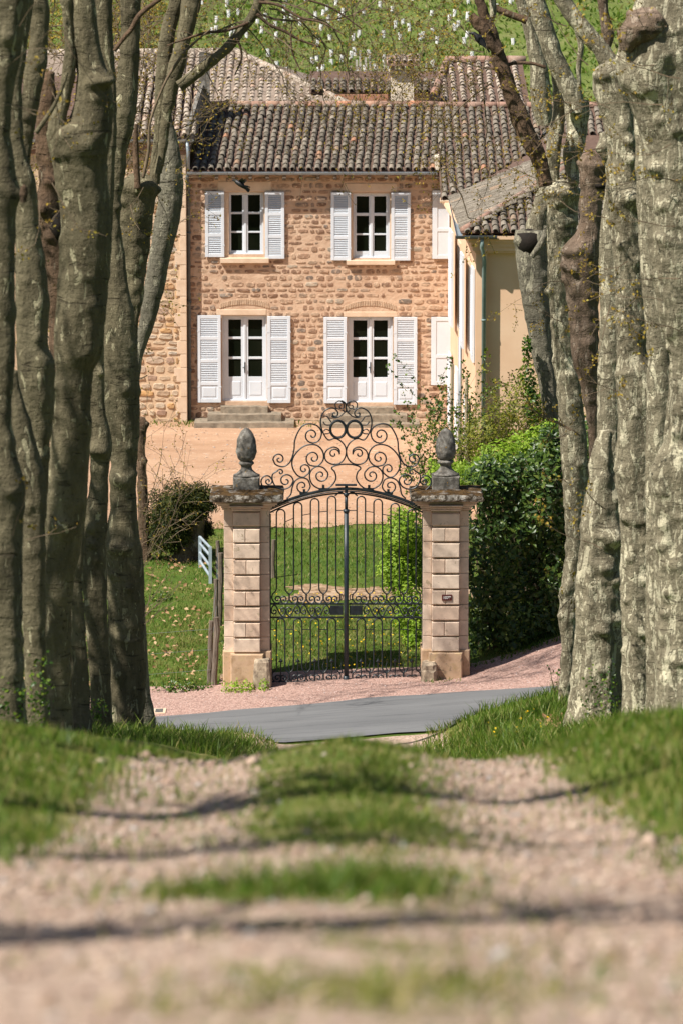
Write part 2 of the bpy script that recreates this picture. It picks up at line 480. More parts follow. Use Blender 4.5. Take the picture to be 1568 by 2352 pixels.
def grid(name, xs, ys, mat, off=0.0, attr=None, keep=None, kind='structure', zfun=ground_z):
    X, Y = np.meshgrid(xs, ys)
    Z = zfun(X, Y) + off
    nx, ny = len(xs), len(ys)
    idx = np.arange(nx * ny).reshape(ny, nx)
    F = np.stack([idx[:-1, :-1], idx[:-1, 1:], idx[1:, 1:], idx[1:, :-1]], -1).reshape(-1, 4)
    if keep is not None:
        cx = (X[:-1, :-1] + X[1:, 1:]) / 2; cy = (Y[:-1, :-1] + Y[1:, 1:]) / 2
        F = F[keep(cx, cy).ravel()]
    V = np.stack([X, Y, Z], -1).reshape(-1, 3)
    me = np_mesh(name, V, F, mat, True)
    if attr is not None:
        a = me.attributes.new('mask', 'FLOAT', 'POINT')
        a.data.foreach_set('value', attr(X, Y).ravel().astype(np.float32))
    o = bpy.data.objects.new(name, me)
    link(o)
    return tag(o, kind=kind)

def _soil():
    t = NT('meadow_soil')
    n = t.noise(1.1, 6, .65)
    col = t.ramp(n, [(.3, rgba(.045, .085, .014)), (.5, rgba(.085, .13, .022)), (.62, rgba(.14, .15, .04)), (.75, rgba(.26, .19, .09))])
    fine = t.noise(16, 5, .7)
    col = t.mix(t.ramp(fine, [(.42, 0.), (.7, .75)]), col, rgba(.055, .10, .014))
    t.bump(t.noise(30, 5, .7), .8, .03)
    return t.done(col, .95, .1)
MT['soil'] = _soil()

def _gravel(name, a, b, c, stone=26, with_mask=False, soil=None):
    t = NT(name)
    n = t.noise(2.0, 5, .6)
    col = t.ramp(n, [(.3, a), (.7, b)])
    vc = t.voro(stone, out='Color')
    bw = t.new('RGBToBW'); t.L(vc, bw.inputs[0])
    col = t.mix(.75, col, t.ramp(bw.outputs[0], [(.15, tuple(q * .42 for q in a[:3]) + (1,)), (.45, a), (.75, b), (.95, c)]))
    f2 = t.noise(70, 4, .7)
    col = t.mix(1.0, col, t.ramp(f2, [(.3, .72), (.7, 1.2)]), 'MULTIPLY')
    if with_mask:
        at_ = t.new('Attribute', attribute_name='mask')
        edge = t.math('ADD', at_.outputs['Fac'], t.math('MULTIPLY', t.math('SUBTRACT', t.noise(4.5, 6, .75), .5), 1.1))
        s = t.ramp(t.noise(3, 5, .7), [(.35, rgba(.085, .125, .02)), (.52, rgba(.16, .175, .04)), (.66, rgba(.33, .26, .13))])
        col = t.mix(t.ramp(edge, [(.42, 1.), (.58, 0.)]), col, s)
    d = t.voro(stone)
    t.bump(t.math('ADD', t.math('MULTIPLY', d, -1.0), t.noise(60, 4, .7)), .9, .02)
    return t.done(col, .95, .15)
MT['path'] = _gravel('path_gravel', rgba(.45, .315, .235), rgba(.58, .43, .335), rgba(.65, .52, .42), 30, True)
MT['forecourt'] = _gravel('pink_gravel', rgba(.44, .275, .225), rgba(.53, .35, .29), rgba(.58, .43, .37), 34)
def _court():
    t = NT('sandy_court')
    col = t.ramp(t.noise(.55, 6, .68, dist=.4, sc=(.5, 1, 1)), [(.28, rgba(.31, .185, .115)), (.5, rgba(.40, .25, .16)), (.72, rgba(.48, .32, .215))])
    col = t.mix(t.ramp(t.noise(7, 5, .75), [(.57, 0.), (.68, .9)]), col, rgba(.60, .46, .35))
    col = t.mix(t.ramp(t.noise(1.6, 6, .75, sc=(.35, 1.2, 1)), [(.53, 0.), (.70, .75)]), col, rgba(.32, .195, .115))
    t.bump(t.noise(9, 6, .7), .9, .04)
    return t.done(col, .95, .1)
MT['court'] = _court()
MT['track'] = _gravel('dirt_track', rgba(.30, .19, .11), rgba(.44, .31, .20), rgba(.5, .38, .27), 9)
def _road():
    t = NT('asphalt')
    n = t.noise(1.0, 5, .6, sc=(.25, 1.6, 1))
    col = t.ramp(n, [(.3, rgba(.125, .126, .128)), (.7, rgba(.175, .175, .175))])
    col = t.mix(t.ramp(t.noise(3.0, 5, .7, sc=(.12, 2.2, 1)), [(.52, 0.), (.70, .65)]), col, rgba(.075, .075, .078))
    f = t.noise(120, 3, .7)
    col = t.mix(1.0, col, t.ramp(f, [(.3, .82), (.7, 1.15)]), 'MULTIPLY')
    t.bump(f, .5, .006)
    return t.done(col, .9, .2)
MT['road'] = _road()
def _hill():
    t = NT('hill_grass')
    n = t.noise(.35, 6, .65)
    col = t.ramp(n, [(.3, rgba(.085, .125, .025)), (.5, rgba(.135, .175, .04)), (.68, rgba(.20, .20, .08)), (.8, rgba(.26, .20, .11))])
    col = t.mix(t.ramp(t.noise(3, 5, .7), [(.5, 0.), (.75, .7)]), col, rgba(.19, .19, .08))
    t.bump(t.noise(6, 5, .7), 1, .1)
    return t.done(col, .95, .1)
MT['hill'] = _hill()

xs = np.concatenate([[-400, -200, -110, -60, -36, -24, -17], np.arange(-13, -5, .5), np.arange(-5, 5.01, .125), np.arange(5.5, 13.1, .5), [17, 24, 36, 60, 110, 200, 400]])
ys = np.concatenate([np.arange(-10, 30, .25), np.arange(30, 72, .5), np.arange(72, 84, .25), np.arange(84, 128.1, .75)])
grid('ground', xs, ys, MT['soil'])
hy = np.concatenate([[ys[-1]], np.arange(129, 170, 1.5), np.arange(172, 320, 8), [340, 400, 500, 700, 895]])
hx = np.concatenate([[-600, -400, -200, -110, -60], np.arange(-36, 36.1, 1.5), [60, 110, 200, 400, 600]])
ground_z0 = ground_z
def hill_z(x, y):
    return ground_z0(x * 0 + 40., y) + .16 * np.sin(x * .35 + y * .11) + .10 * np.sin(x * .9 - y * .3) + .04 * wob(x, y, .6)
def hz0(x, y):
    z = hill_z(x, y)
    k = sstep(128, 133, y)
    return ground_z(x, y) * (1 - k) + k * z
grid('hill', hx, hy, MT['hill'], zfun=hz0)

def track_mask(X, Y):
    ax = np.abs(X + .03 * np.sin(Y * .7))
    c = .72 + .03 * np.sin(Y * .43)
    w = .34 + .05 * np.sin(Y * 1.1 + X) + .16 * sstep(20, 9, Y)
    m = np.clip(1.0 - (np.abs(ax - c) - w * .6) / .28, 0, 1)
    # in the nearest metres nearly everything is worn to gravel
    wear = sstep(15.8, 13.2, Y) * (1 - .75 * np.exp(-((Y - 11.2) / .45) ** 2 - ((X + .12) / .36) ** 2)) * sstep(1.5, 1.1, ax)
    wear = wear * (1 - .42 * np.exp(-(X / .42) ** 2) * (.4 + .6 * np.sin(Y * 1.9 + 1.5 * np.sin(X * 5)) ** 2))
    m = np.maximum(m, wear * .80)
    m = m * (1 - .85 * np.exp(-((Y - 11.25) / .5) ** 2 - ((X + .10) / .42) ** 4))
    m = np.maximum(m, sstep(68, 72, Y) * sstep(2.2, 1.5, ax))
    return m
px_ = np.arange(-2.2, 2.21, .1)
grid('path', px_, np.concatenate([np.arange(-9, 30, .12), np.arange(30, 74.3, .4)]), MT['path'], .008, track_mask)

RX = np.concatenate([np.arange(-60, -8, 4), np.arange(-8, 8.01, .5), np.arange(12, 61, 4)])
def road_far(x): return 77.8 + .10 * np.clip(x, -5, 0) + .05 * np.sin(x * 1.3) + .03 * np.sin(x * 3.1)
road = grid('road', RX, np.linspace(0, 1, 9), MT['road'], 0, zfun=lambda X, T: X * 0)
me = road.data
co = np.zeros(len(me.vertices) * 3, np.float32); me.vertices.foreach_get('co', co); co = co.reshape(-1, 3)
near_e = 74.15 + .05 * np.sin(co[:, 0] * 1.1)
co[:, 1] = near_e + (road_far(co[:, 0]) - near_e) * co[:, 1]
co[:, 2] = ground_z(co[:, 0], co[:, 1]) + .034 + .035 * np.sin(np.clip((co[:, 1] - 74.15) / 3.65, 0, 1) * math.pi)
me.vertices.foreach_set('co', co.ravel()); me.update()

def fore_keep(X, Y):
    top = np.where(X < -2.35, 80.25 + .06 * np.sin(X * 3), np.where(X < 2.3, 81.1, 81.0 + .42 * np.clip(X - 2.3, 0, 4)))
    return (Y < top)
grid('forecourt', np.arange(-14, 12.01, .12), np.arange(77.6, 83.3, .08), MT['forecourt'], .012, keep=fore_keep)
def court_keep(X, Y):
    return (Y > 95.7 + .25 * np.sin(X * .8) + .12 * np.sin(X * 2.9)) & (Y < 109.9) & (X < 5.2)
grid('courtyard', np.arange(-14, 7, .15), np.arange(94.8, 110.1, .12), MT['court'], .012, keep=court_keep)
def trk_keep(X, Y):
    w = .16 * np.sin(X * 2.3) + .10 * np.sin(X * 5.1 + 1)
    return ((np.abs(Y - 88.25 + .12 * X) + w < .75) & (X > -1.2 + .3 * np.sin(Y * 3)))
grid('dirt_track', np.arange(-3, 5, .1), np.arange(86, 90, .1), MT['track'], .012, keep=trk_keep)

def gz(x, y): return float(ground_z(x, y))

# ------------------------------------------------------------------ buildings
def front(px0, px1, py0, py1, Y):
    """X range and Z range of a pixel rectangle on a wall at distance Y (py0 above py1)"""
    return xat(px0, (py0 + py1) / 2, Y), xat(px1, (py0 + py1) / 2, Y), zat(py1, Y), zat(py0, Y)

YW = 110.0                                   # house front
house = thing('stone_house', (-.8, YW, gz(0, YW)), 'two storey stone house with white louvred shutters and grey tiled roof', 'house')
UL = dict(win=(526, 606, 442, 585), sh=((471.8, 515.8, 439, 590), (609, 653.5, 440, 594)), sill=(506, 617.5, 593, 603), lint=(501, 623, 417, 440),
          panes=((530, 556.6), (570, 597.5)), rows=((448.5, 487.7), (492.5, 531.7), (535.7, 576.5)))
UR = dict(win=(810, 895, 444, 594), sh=((760, 805.5, 441, 597.6), (897.7, 942, 442, 598)), sill=(795, 906, 598, 607), lint=(791, 911, 421, 440),
          panes=((818, 846.5), (858.6, 886)), rows=((451.7, 490), (496.5, 537), (541, 578)))
LL = dict(win=(510, 613.6, 725, 922), sh=((454, 508, 724, 924), (614.5, 667.6, 726, 925)), lint=(498, 612, 710.7, 724),
          panes=((523.6, 553), (569.5, 602)), rows=((735, 774.6), (780, 820.5), (826, 866.4)), panel=(877, 909), arch=(505, 619, 687, 711))
LR = dict(win=(797, 901.6, 728, 925.5), sh=((743.6, 796, 728, 925.6), (903.6, 957, 728, 929)), lint=(789.7, 912.6, 715.8, 728),
          panes=((810.7, 842.8), (858, 890)), rows=((737, 776), (781.8, 821.5), (826.6, 868)), panel=(878, 911), arch=(790, 910, 690, 716))
openings = [front(*o['win'], YW) for o in (UL, UR, LL, LR)]

def wall_mesh(x0, x1, z0, z1, y, holes, depth=.26):
    mb = MB()
    xs_ = sorted({x0, x1, *[h[0] for h in holes], *[h[1] for h in holes]})
    zs_ = sorted({z0, z1, *[h[2] for h in holes], *[h[3] for h in holes]})
    for i in range(len(xs_) - 1):
        for j in range(len(zs_) - 1):
            cx, cz = (xs_[i] + xs_[i + 1]) / 2, (zs_[j] + zs_[j + 1]) / 2
            if any(h[0] < cx < h[1] and h[2] < cz < h[3] for h in holes): continue
            mb.quad((xs_[i], y, zs_[j]), (xs_[i + 1], y, zs_[j]), (xs_[i + 1], y, zs_[j + 1]), (xs_[i], y, zs_[j + 1]))
    for a, b, c, d in holes:
        mb.quad((a, y, c), (a, y + depth, c), (a, y + depth, d), (a, y, d)); mb.quad((b, y + depth, c), (b, y, c), (b, y, d), (b, y + depth, d))
        mb.quad((a, y + depth, d), (b, y + depth, d), (b, y, d), (a, y, d)); mb.quad((a, y, c), (b, y, c), (b, y + depth, c), (a, y + depth, c))
        mb.quad((a, y + depth, c), (b, y + depth, c), (b, y + depth, d), (a, y + depth, d))
    return mb

HX0, HX1 = -4.03, 2.95
HZ0, HEAVE = gz(0, YW) - .4, 7.88
w = wall_mesh(HX0, HX1, HZ0, HEAVE, YW, openings)
w.quad((HX0, YW + 9, HZ0), (HX0, YW, HZ0), (HX0, YW, HEAVE), (HX0, YW + 9, HEAVE))
w.quad((HX1, YW, HZ0), (HX1, YW + 9, HZ0), (HX1, YW + 9, HEAVE), (HX1, YW, HEAVE))
w.quad((HX1, YW + 9, HZ0), (HX0, YW + 9, HZ0), (HX0, YW + 9, HEAVE), (HX1, YW + 9, HEAVE))
hwall = w.build('wall', MT['mortar'], house)

def stone_meshes(n, mat, seed):
    rr = random.Random(seed); out = []
    for k in range(n):
        m = 8
        pts = []
        for i in range(m):
            th = 2 * math.pi * (i + .5) / m
            c_, s_ = math.cos(th), math.sin(th)
            e = .62
            x = math.copysign(abs(c_) ** e, c_) * .53 * rr.uniform(.86, 1.03); z = math.copysign(abs(s_) ** e, s_) * .53 * rr.uniform(.84, 1.03)
            pts.append((max(-.5, min(.5, x)), max(-.5, min(.5, z))))
        mb = MB()
        cx, cz = rr.uniform(-.06, .06), rr.uniform(-.06, .06)
        mb.v = [(x, 1.0, z) for x, z in pts] + [(x * .98, .40, z * .98) for x, z in pts] + [(x * .88 + cx * .1, rr.uniform(-.15, .25), z * .84 + cz * .1) for x, z in pts]
        mb.v.append((cx, -.05, cz))
        for a in (0, m):
            for i in range(m):
                j = (i + 1) % m
                mb.f.append((a + j, a + i, a + m + i, a + m + j))
        for i in range(m):
            mb.f.append((2 * m + i, 2 * m + (i + 1) % m, 3 * m)[::-1])
        out.append(mb.mesh('stone', mat))
    return out

def lay_stones(x0, x1, z0, z1, y, holes, mean_h, mean_l, seed, nmesh, depth=(.012, .035), base_fn=None):
    rr = random.Random(seed); items = []
    z = z0
    while z < z1 - .04:
        h = min(mean_h * rr.uniform(.7, 1.3), z1 - z)
        x = x0 - rr.uniform(0, mean_l * .5)
        while x < x1:
            l = mean_l * rr.choice([.55, .7, .85, 1.0, 1.15, 1.5])
            a, b = max(x, x0), min(x + l, x1)
            x += l
            for hx0, hx1, hz0_, hz1_ in holes:
                if hz0_ < z + h - .03 and hz1_ > z + .03 and a < hx1 and b > hx0:
                    if a < hx0 and hx0 - a > .07: b = hx0
                    elif b > hx1 and b - hx1 > .07: a = hx1
                    else: a = b
            if b - a < .07: continue
            if rr.random() < .05: continue
            g = rr.uniform(.018, .042)
            hh = h - g * rr.uniform(.8, 1.8)
            if rr.random() < .25: hh *= rr.uniform(.6, .9)
            d = rr.uniform(*depth)
            M4 = Matrix.Translation((((a + b) / 2), y - d, z + h / 2 + rr.uniform(-.006, .006))) @ Matrix.Rotation(rr.uniform(-.03, .03), 4, 'Y') @ Matrix.Diagonal((max(b - a - g * 1.4, .05), d + .02, max(hh, .04), 1))
            items.append((M4, rr.randrange(nmesh), (b - a) * hh))
        z += h
    items.sort(key=lambda q: -q[2])
    return [(m, i) for m, i, _ in items]

holes = [(a - .03, b + .03, c - .02, d + .02) for a, b, c, d in openings]
for o in (UL, UR, LL, LR):
    a = front(*o['lint'], YW); holes.append(a)
    if 'sill' in o: holes.append(front(*o['sill'], YW))
    if 'arch' in o: holes.append(front(*o['arch'], YW))
for o in (UL, UR):   # dressed jambs
    a, b, c, d = front(*o['win'], YW); holes += [(a - .14, a, c, d), (b, b + .14, c, d)]
SM = stone_meshes(10, MT['facade_stone'], 3)
pieces('stone', SM, lay_stones(HX0 + .02, HX1, HZ0 + .3, HEAVE - .02, YW, holes, .150, .27, 5, 10, (.006, .022)), hwall)

def shutter(px0, px1, py0, py1, Y, panels, solid=None, parent=house, tilt=0.0):
    """ledged shutter leaf: frame stiles and rails, louvre slats, optional solid bottom panel"""
    x0, x1, z0, z1 = front(px0, px1, py0, py1, Y)
    y0, y1 = Y - .075, Y - .030
    st = .085
    mb = MB()
    mb.bbox(x0, x0 + st, y0, y1, z0, z1, .006); mb.bbox(x1 - st, x1, y0, y1, z0, z1, .006)
    edges = [z1]
    rail = .085
    n = panels
    zb = z0
    if solid:
        zb = z0 + solid
    cuts = [zb + (z1 - zb) * k / n for k in range(n + 1)]
    mb.bbox(x0 + st, x1 - st, y0 + .003, y1, z1 - rail, z1, .005)
    for k in range(n):
        c = cuts[k]
        mb.bbox(x0 + st, x1 - st, y0 + .003, y1, (c - rail / 2 if k or solid else z0), (c + rail / 2 if k or solid else z0 + rail), .005)
    if solid:
        mb.bbox(x0 + st, x1 - st, y0 + .003, y1, z0, z0 + rail * 1.2, .005)
        mb.bbox(x0 + st, x1 - st, y0 + .018, y1 - .005, z0 + rail * 1.2, zb - rail / 2, .003)
        mb.bbox(x0 + st + .05, x1 - st - .05, y0 + .008, y1 - .01, z0 + rail * 1.2 + .05, zb - rail / 2 - .05, .012)
    s = mb.build('shutter', MT['white'], parent)
    sl = MB()
    for k in range(n):
        a = cuts[k] + rail / 2 if k or solid else z0 + rail
        b = (cuts[k + 1] - rail / 2) if k < n - 1 else z1 - rail
        m = max(3, int((b - a) / .046))
        for i in range(m):
            zc_ = a + (b - a) * (i + .5) / m
            j = R.uniform(-.003, .003)
            sl.hexa([(x0 + st, y0 + .008, zc_ - .020 + j), (x1 - st, y0 + .008, zc_ - .020), (x1 - st, y1 - .004, zc_ + .012), (x0 + st, y1 - .004, zc_ + .012),
                     (x0 + st, y0 + .008, zc_ - .010 + j), (x1 - st, y0 + .008, zc_ - .010), (x1 - st, y1 - .004, zc_ + .022), (x0 + st, y1 - .004, zc_ + .022)])
    sl.build('louvre_slats', MT['white'], s, kind='stuff')
    # hinges and catch
    for f in (.18, .82):
        zc_ = z0 + (z1 - z0) * f
        for xa_, xb_ in ((x0 - .012, x0 + .05), (x1 - .05, x1 + .012)):
            MB().box(xa_, xb_, y0 - .006, y0 - .001, zc_ - .015, zc_ + .015).build('hinge', MT['white'], s)
    return s

def casement(o, name, Y, parent=house, rec=.13):
    a, b, c, d = front(*o['win'], Y)
    yf, yb = Y + rec, Y + rec + .06
    cols = [(xat(p, 500, Y), xat(q, 500, Y)) for p, q in o['panes']]
    rows = [(zat(q, Y), zat(p, Y)) for p, q in o['rows']]
    mb = MB()
    mb.bbox(a, a + .05, yf - .03, yb, c, d, .006); mb.bbox(b - .05, b, yf - .03, yb, c, d, .006); mb.bbox(a + .05, b - .05, yf - .03, yb, d - .05, d, .006)
    for k, (p, q) in enumerate(cols):
        l0, l1 = (a + .052, (cols[0][1] + cols[1][0]) / 2 - .004) if k == 0 else ((cols[0][1] + cols[1][0]) / 2 + .004, b - .052)
        top, bot = rows[0][1], rows[2][0]
        mb.bbox(l0, p, yf, yb, c + .01, d - .052, .006); mb.bbox(q, l1, yf, yb, c + .01, d - .052, .006)
        mb.bbox(p, q, yf + .002, yb, top, d - .052, .005)
        mb.bbox(p, q, yf + .002, yb, c + .01, bot, .005)
        for r in range(2):
            mb.bbox(p, q, yf + .006, yb, rows[r + 1][1], rows[r][0], .005)
        if 'panel' in o:
            p1, p0 = zat(o['panel'][0], Y), zat(o['panel'][1], Y)
            mb.bbox(p + .02, q - .02, yf - .010, yf + .01, p0, p1, .014)
    xm = (cols[0][1] + cols[1][0]) / 2
    mb.bbox(xm - .035, xm + .035, yf - .022, yf + .004, c + .012, d - .055, .01)
    mb.bbox(a, b, yf - .05, yb, c - .001, c + .04, .008)
    f = mb.build(name, MT['white'], parent)
    for p, q in cols:
        for z0, z1 in rows:
            ry = R.uniform(-.004, .004)
            MB().hexa([(p - .004, yf + .030 + ry, z0 - .004), (q + .004, yf + .030 - ry, z0 - .004), (q + .004, yf + .05, z0 - .004), (p - .004, yf + .05, z0 - .004),
                       (p - .004, yf + .030 + ry, z1 + .004), (q + .004, yf + .030 - ry, z1 + .004), (q + .004, yf + .05, z1 + .004), (p - .004, yf + .05, z1 + .004)]).build('pane', MT['glass'], f)
    if 'panel' in o:
        h = MB()
        zc_ = zat(845, Y); h.box(xm - .012, xm + .012, yf - .038, yf - .024, zc_ - .14, zc_ + .14); h.box(xm - .05, xm + .012, yf - .07, yf - .04, zc_ - .012, zc_ + .012)
        h.build('handle', MT['iron'], f)
    return f

for o, nm in ((UL, 'window'), (UR, 'window'), (LL, 'french_door'), (LR, 'french_door')):
    casement(o, nm, YW)
    for i, q in enumerate(o['sh']):
        shutter(*q, YW, 3, .50 if nm == 'french_door' else None)
    x0, x1, z0, z1 = front(*o['lint'], YW)
    MB().bbox(x0, x1, YW - .012, YW + .1, z0, z1, .01).build('lintel', MT['dressed'], house)
    if 'sill' in o:
        x0, x1, z0, z1 = front(*o['sill'], YW)
        wz = front(*o['win'], YW)
        mb = MB()
        mb.hexa([(x0, YW - .13, z0), (x1, YW - .13, z0), (x1, YW + .0, z0), (x0, YW + .0, z0), (x0, YW - .13, z1), (x1, YW - .13, z1), (x1, YW + .0, z1 + .02), (x0, YW, z1 + .02)])
        mb.hexa([(wz[0] + .002, YW + .001, z0 + .02), (wz[1] - .002, YW + .001, z0 + .02), (wz[1] - .002, YW + .12, z0 + .02), (wz[0] + .002, YW + .12, z0 + .02),
                 (wz[0] + .002, YW + .001, z1 + .02), (wz[1] - .002, YW + .001, z1 + .02), (wz[1] - .002, YW + .12, wz[2] + .012), (wz[0] + .002, YW + .12, wz[2] + .012)])
        mb.build('sill', MT['dressed'], house)
        for xa, xb in ((wz[0] - .13, wz[0] - .004), (wz[1] + .004, wz[1] + .13)):
            n = 4
            for k in range(n):
                za, zb = wz[2] + (wz[3] - wz[2]) * k / n, wz[2] + (wz[3] - wz[2]) * (k + 1) / n - .008
                MB().bbox(xa, xb, YW - .006, YW + .05, za, zb, .006).build('jamb_stone', MT['dressed'], hwall)
    if 'arch' in o:      # flat relieving arch of brick voussoirs
        x0, x1, z0, z1 = front(*o['arch'], YW)
        n = 22
        vm = []
        for k in range(n):
            u = (k + .5) / n * 2 - 1
            xc = (x0 + x1) / 2 + u * (x1 - x0) / 2
            M4 = Matrix.Translation((xc, YW - .012, z0 + .09 + (z1 - z0 - .16) * (1 - u * u))) @ Matrix.Rotation(-u * .28, 4, 'Y')
            vm.append((M4, 0))
        b_ = MB().bbox(-.026, .026, -.004, .05, -.075, .075, .008).mesh('brick', MT['arch_brick'])
        pieces('brick', [b_], vm, hwall)
    if nm == 'french_door':
        dx = 0 if o is LL else 288
        for k, (p0, p1, q0, q1, dep) in enumerate(((507, 615, 924, 936.6, .34), (477, 646, 936.6, 953, .72), (446, 675, 953, 974, 1.12))):
            Yk = YW - dep
            x0, x1 = xat(p0 + dx, q0, Yk), xat(p1 + dx, q0, Yk)
            z1 = 1.68 - .165 * k - (.02 if o is LR else 0)
            st = MB(); m = 9
            prof = []
            for i in range(m):
                f = i / (m - 1)
                prof.append((x0 + (x1 - x0) * f, R.uniform(-.012, .012), R.uniform(-.012, .010)))
            for i in range(m - 1):
                a, b = prof[i], prof[i + 1]
                st.hexa([(a[0], Yk + a[1], z1 - .24), (b[0], Yk + b[1], z1 - .24), (b[0], YW - .0 - .01 * k, z1 - .24), (a[0], YW - .0 - .01 * k, z1 - .24),
                         (a[0], Yk + a[1] + .01, z1 + a[2]), (b[0], Yk + b[1] + .01, z1 + b[2]), (b[0], YW - .0 - .01 * k, z1 + b[2]), (a[0], YW - .0 - .01 * k, z1 + a[2])])
            st.build('step', MT['step_stone'], house)
# shutters of the third bay, half behind the wing
for q in ((992, 1031, 437, 594), (989, 1036, 728, 884)):
    x0, x1, z0, z1 = front(*q, YW)
    mb = MB()
    y0, y1 = YW - .075, YW - .03
    mb.bbox(x0, x1, y0 + .014, y1, z0, z1, .004)
    for a, b, c_, d in ((x0, x0 + .13, z0, z1), (x0 + .13, x1, z1 - .1, z1), (x0 + .13, x1, z0, z0 + .1), (x0 + .13, x1, z0 + (z1 - z0) * .40, z0 + (z1 - z0) * .40 + .09), (x1 - .03, x1, z0 + .1, z1 - .1)):
        mb.bbox(a, b, y0, y0 + .016, c_, d, .004)
    mb.build('shutter', MT['white'], house, label='white solid panelled shutter at the right end of the stone front')

# ---- tiled roofs
def tile_meshes(mat, rad=.080, L=.44, seg=6):
    out = []
    for k in range(4):
        rr = random.Random(40 + k)
        mb = MB()
        r0, r1 = rad * rr.uniform(.97, 1.05), rad * rr.uniform(.76, .84)
        th = .016
        for (r, y, dz) in ((r0, 0, .012), (r0 - th, 0, .012), (r1, L, 0), ):
            for i in range(seg + 1):
                a = math.pi * i / seg
                mb.v.append((r * math.cos(a) * (1 + rr.uniform(-.02, .02)), y, max(0, r * math.sin(a)) * .92 + dz))
        n = seg + 1
        for i in range(seg):
            mb.f.append((i, 2 * n + i, 2 * n + i + 1, i + 1)[::-1])
            mb.f.append((i, i + 1, n + i + 1, n + i)[::-1])
        out.append(mb.mesh('roof_tile', mat))
    return out
TM = tile_meshes(MT['tile'])
TMP = tile_meshes(MT['pale_tile'])

def tiled(parent, O, U, Wv, a0, a1, b1fn, mesh_set, limit, pitch=.212, expo=.34, clip=None, seed=1, name='roof_tile', collect=None):
    """cover tiles in columns: O eave corner, U unit vector along the eave, Wv unit vector up the slope"""
    rr = random.Random(seed)
    U, Wv = Vector(U).normalized(), Vector(Wv).normalized()
    N = U.cross(Wv).normalized()
    items = []
    n = int((a1 - a0) / pitch)
    for i in range(n + 1):
        a = a0 + pitch * (i + .5)
        if a > a1: break
        top = b1fn(a)
        j = 0
        off = rr.uniform(-.02, .02)
        while j * expo < top - .12:
            b = j * expo + off
            if clip is None or clip(a, b):
                p = Vector(O) + U * (a + rr.uniform(-.010, .010)) + Wv * b + N * (.012 + rr.uniform(-.003, .010))
                M4 = Matrix((U, Wv, N)).transposed().to_4x4()
                M4 = Matrix.Translation(p) @ M4 @ Matrix.Rotation(rr.uniform(-.05, .05), 4, 'Z') @ Matrix.Rotation(-.035 + rr.uniform(-.012, .012), 4, 'X')
                items.append((M4, rr.randrange(4)))
            j += 1
    if collect is not None:
        collect += items
        return
    rr.shuffle(items)
    pieces(name, mesh_set, items, parent, limit)

def ridge(parent, p, q, r=.12, n=None, mat='ridge_tile'):
    p, q = Vector(p), Vector(q)
    n = n or max(2, int((q - p).length / .38))
    for i in range(n):
        a = p.lerp(q, i / n) + Vector((0, 0, R.uniform(-.01, .012))); b = p.lerp(q, (i + 1.12) / n) + Vector((0, 0, .012))
        MB().tube([a, b], [r * 1.06, r * .92], 8).build('ridge_tile', MT[mat], parent, True)

SL = .30
cs, sn = 1 / math.sqrt(1 + SL * SL), SL / math.sqrt(1 + SL * SL)
EY, EZ, RY = YW - .28, 7.86, 114.5
RZ = EZ + SL * (RY - EY)
RX0, RX1 = -3.93, 2.50
rf = MB()
rf.hexa([(RX0, EY, EZ - .12), (RX1, EY, EZ - .12), (RX1 + .1, RY, RZ - .12), (RX0 + .30, RY, RZ - .12), (RX0, EY, EZ), (RX1, EY, EZ), (RX1 + .1, RY, RZ), (RX0 + .30, RY, RZ)])
rf.hexa([(RX0, RY, RZ - .12), (RX1, RY, RZ - .12), (RX1, RY + 5, RZ - 1.62), (RX0, RY + 5, RZ - 1.62), (RX0, RY, RZ), (RX1, RY, RZ), (RX1, RY + 5, RZ - 1.5), (RX0, RY + 5, RZ - 1.5)])
hroof = rf.build('roof', MT['roof_bed'], house)
slope_len = (RY - EY) / cs
tiled(hroof, (RX0, EY - .06, EZ), (1, 0, 0), (.045, cs, sn), .02, RX1 - RX0, lambda a: slope_len, TM, 300, seed=2)
ridge(hroof, (RX0 - .02, RY, RZ + .03), (RX1 + .05, RY, RZ + .03), .11)
MB().hexa([(2.42, EY - .05, EZ + .02), (2.53, EY - .05, EZ + .02), (2.53, EY + .5, EZ + .18), (2.42, EY + .5, EZ + .18), (2.42, EY - .05, EZ + .36), (2.53, EY - .05, EZ + .36), (2.53, EY + .5, EZ + .40), (2.42, EY + .5, EZ + .40)]).build('roof_flashing', MT['cream'], house)

def gutter(p, q, r, mat, parent, name='gutter'):
    p, q = Vector(p), Vector(q); d = (q - p).normalized(); s = d.cross(Vector((0, 0, 1))).normalized()
    mb = MB(); n = 7
    prof = [(math.cos(math.pi + math.pi * i / (n - 1)), math.sin(math.pi + math.pi * i / (n - 1))) for i in range(n)]
    base = len(mb.v)
    for e in (p, q):
        for rr_ in (r, r * .86):
            for c_, s_ in prof: mb.v.append(tuple(e + s * c_ * rr_ + Vector((0, 0, s_ * rr_))))
    for i in range(n - 1):
        mb.f.append((i, i + 1, 2 * n + i + 1, 2 * n + i)); mb.f.append((n + i + 1, n + i, 3 * n + i, 3 * n + i + 1))
        mb.f.append((i + 1, i, n + i, n + i + 1)); mb.f.append((2 * n + i, 2 * n + i + 1, 3 * n + i + 1, 3 * n + i))
    mb.f.append((0, 2 * n, 3 * n, n)); mb.f.append((n - 1, 2 * n - 1, 4 * n - 1, 3 * n - 1))
    return mb.build(name, mat, parent)
gutter((RX0 - .08, EY - .13, EZ - .03), (2.48, EY - .13, EZ - .03), .075, MT['zinc'], house)
dp = MB()
dp.tube([(-3.99, EY - .13, EZ - .08), (-4.0, EY - .10, EZ - .22), (-3.98, YW - .14, EZ - .42), (-3.98, YW - .14, 1.0)], .05, 8)
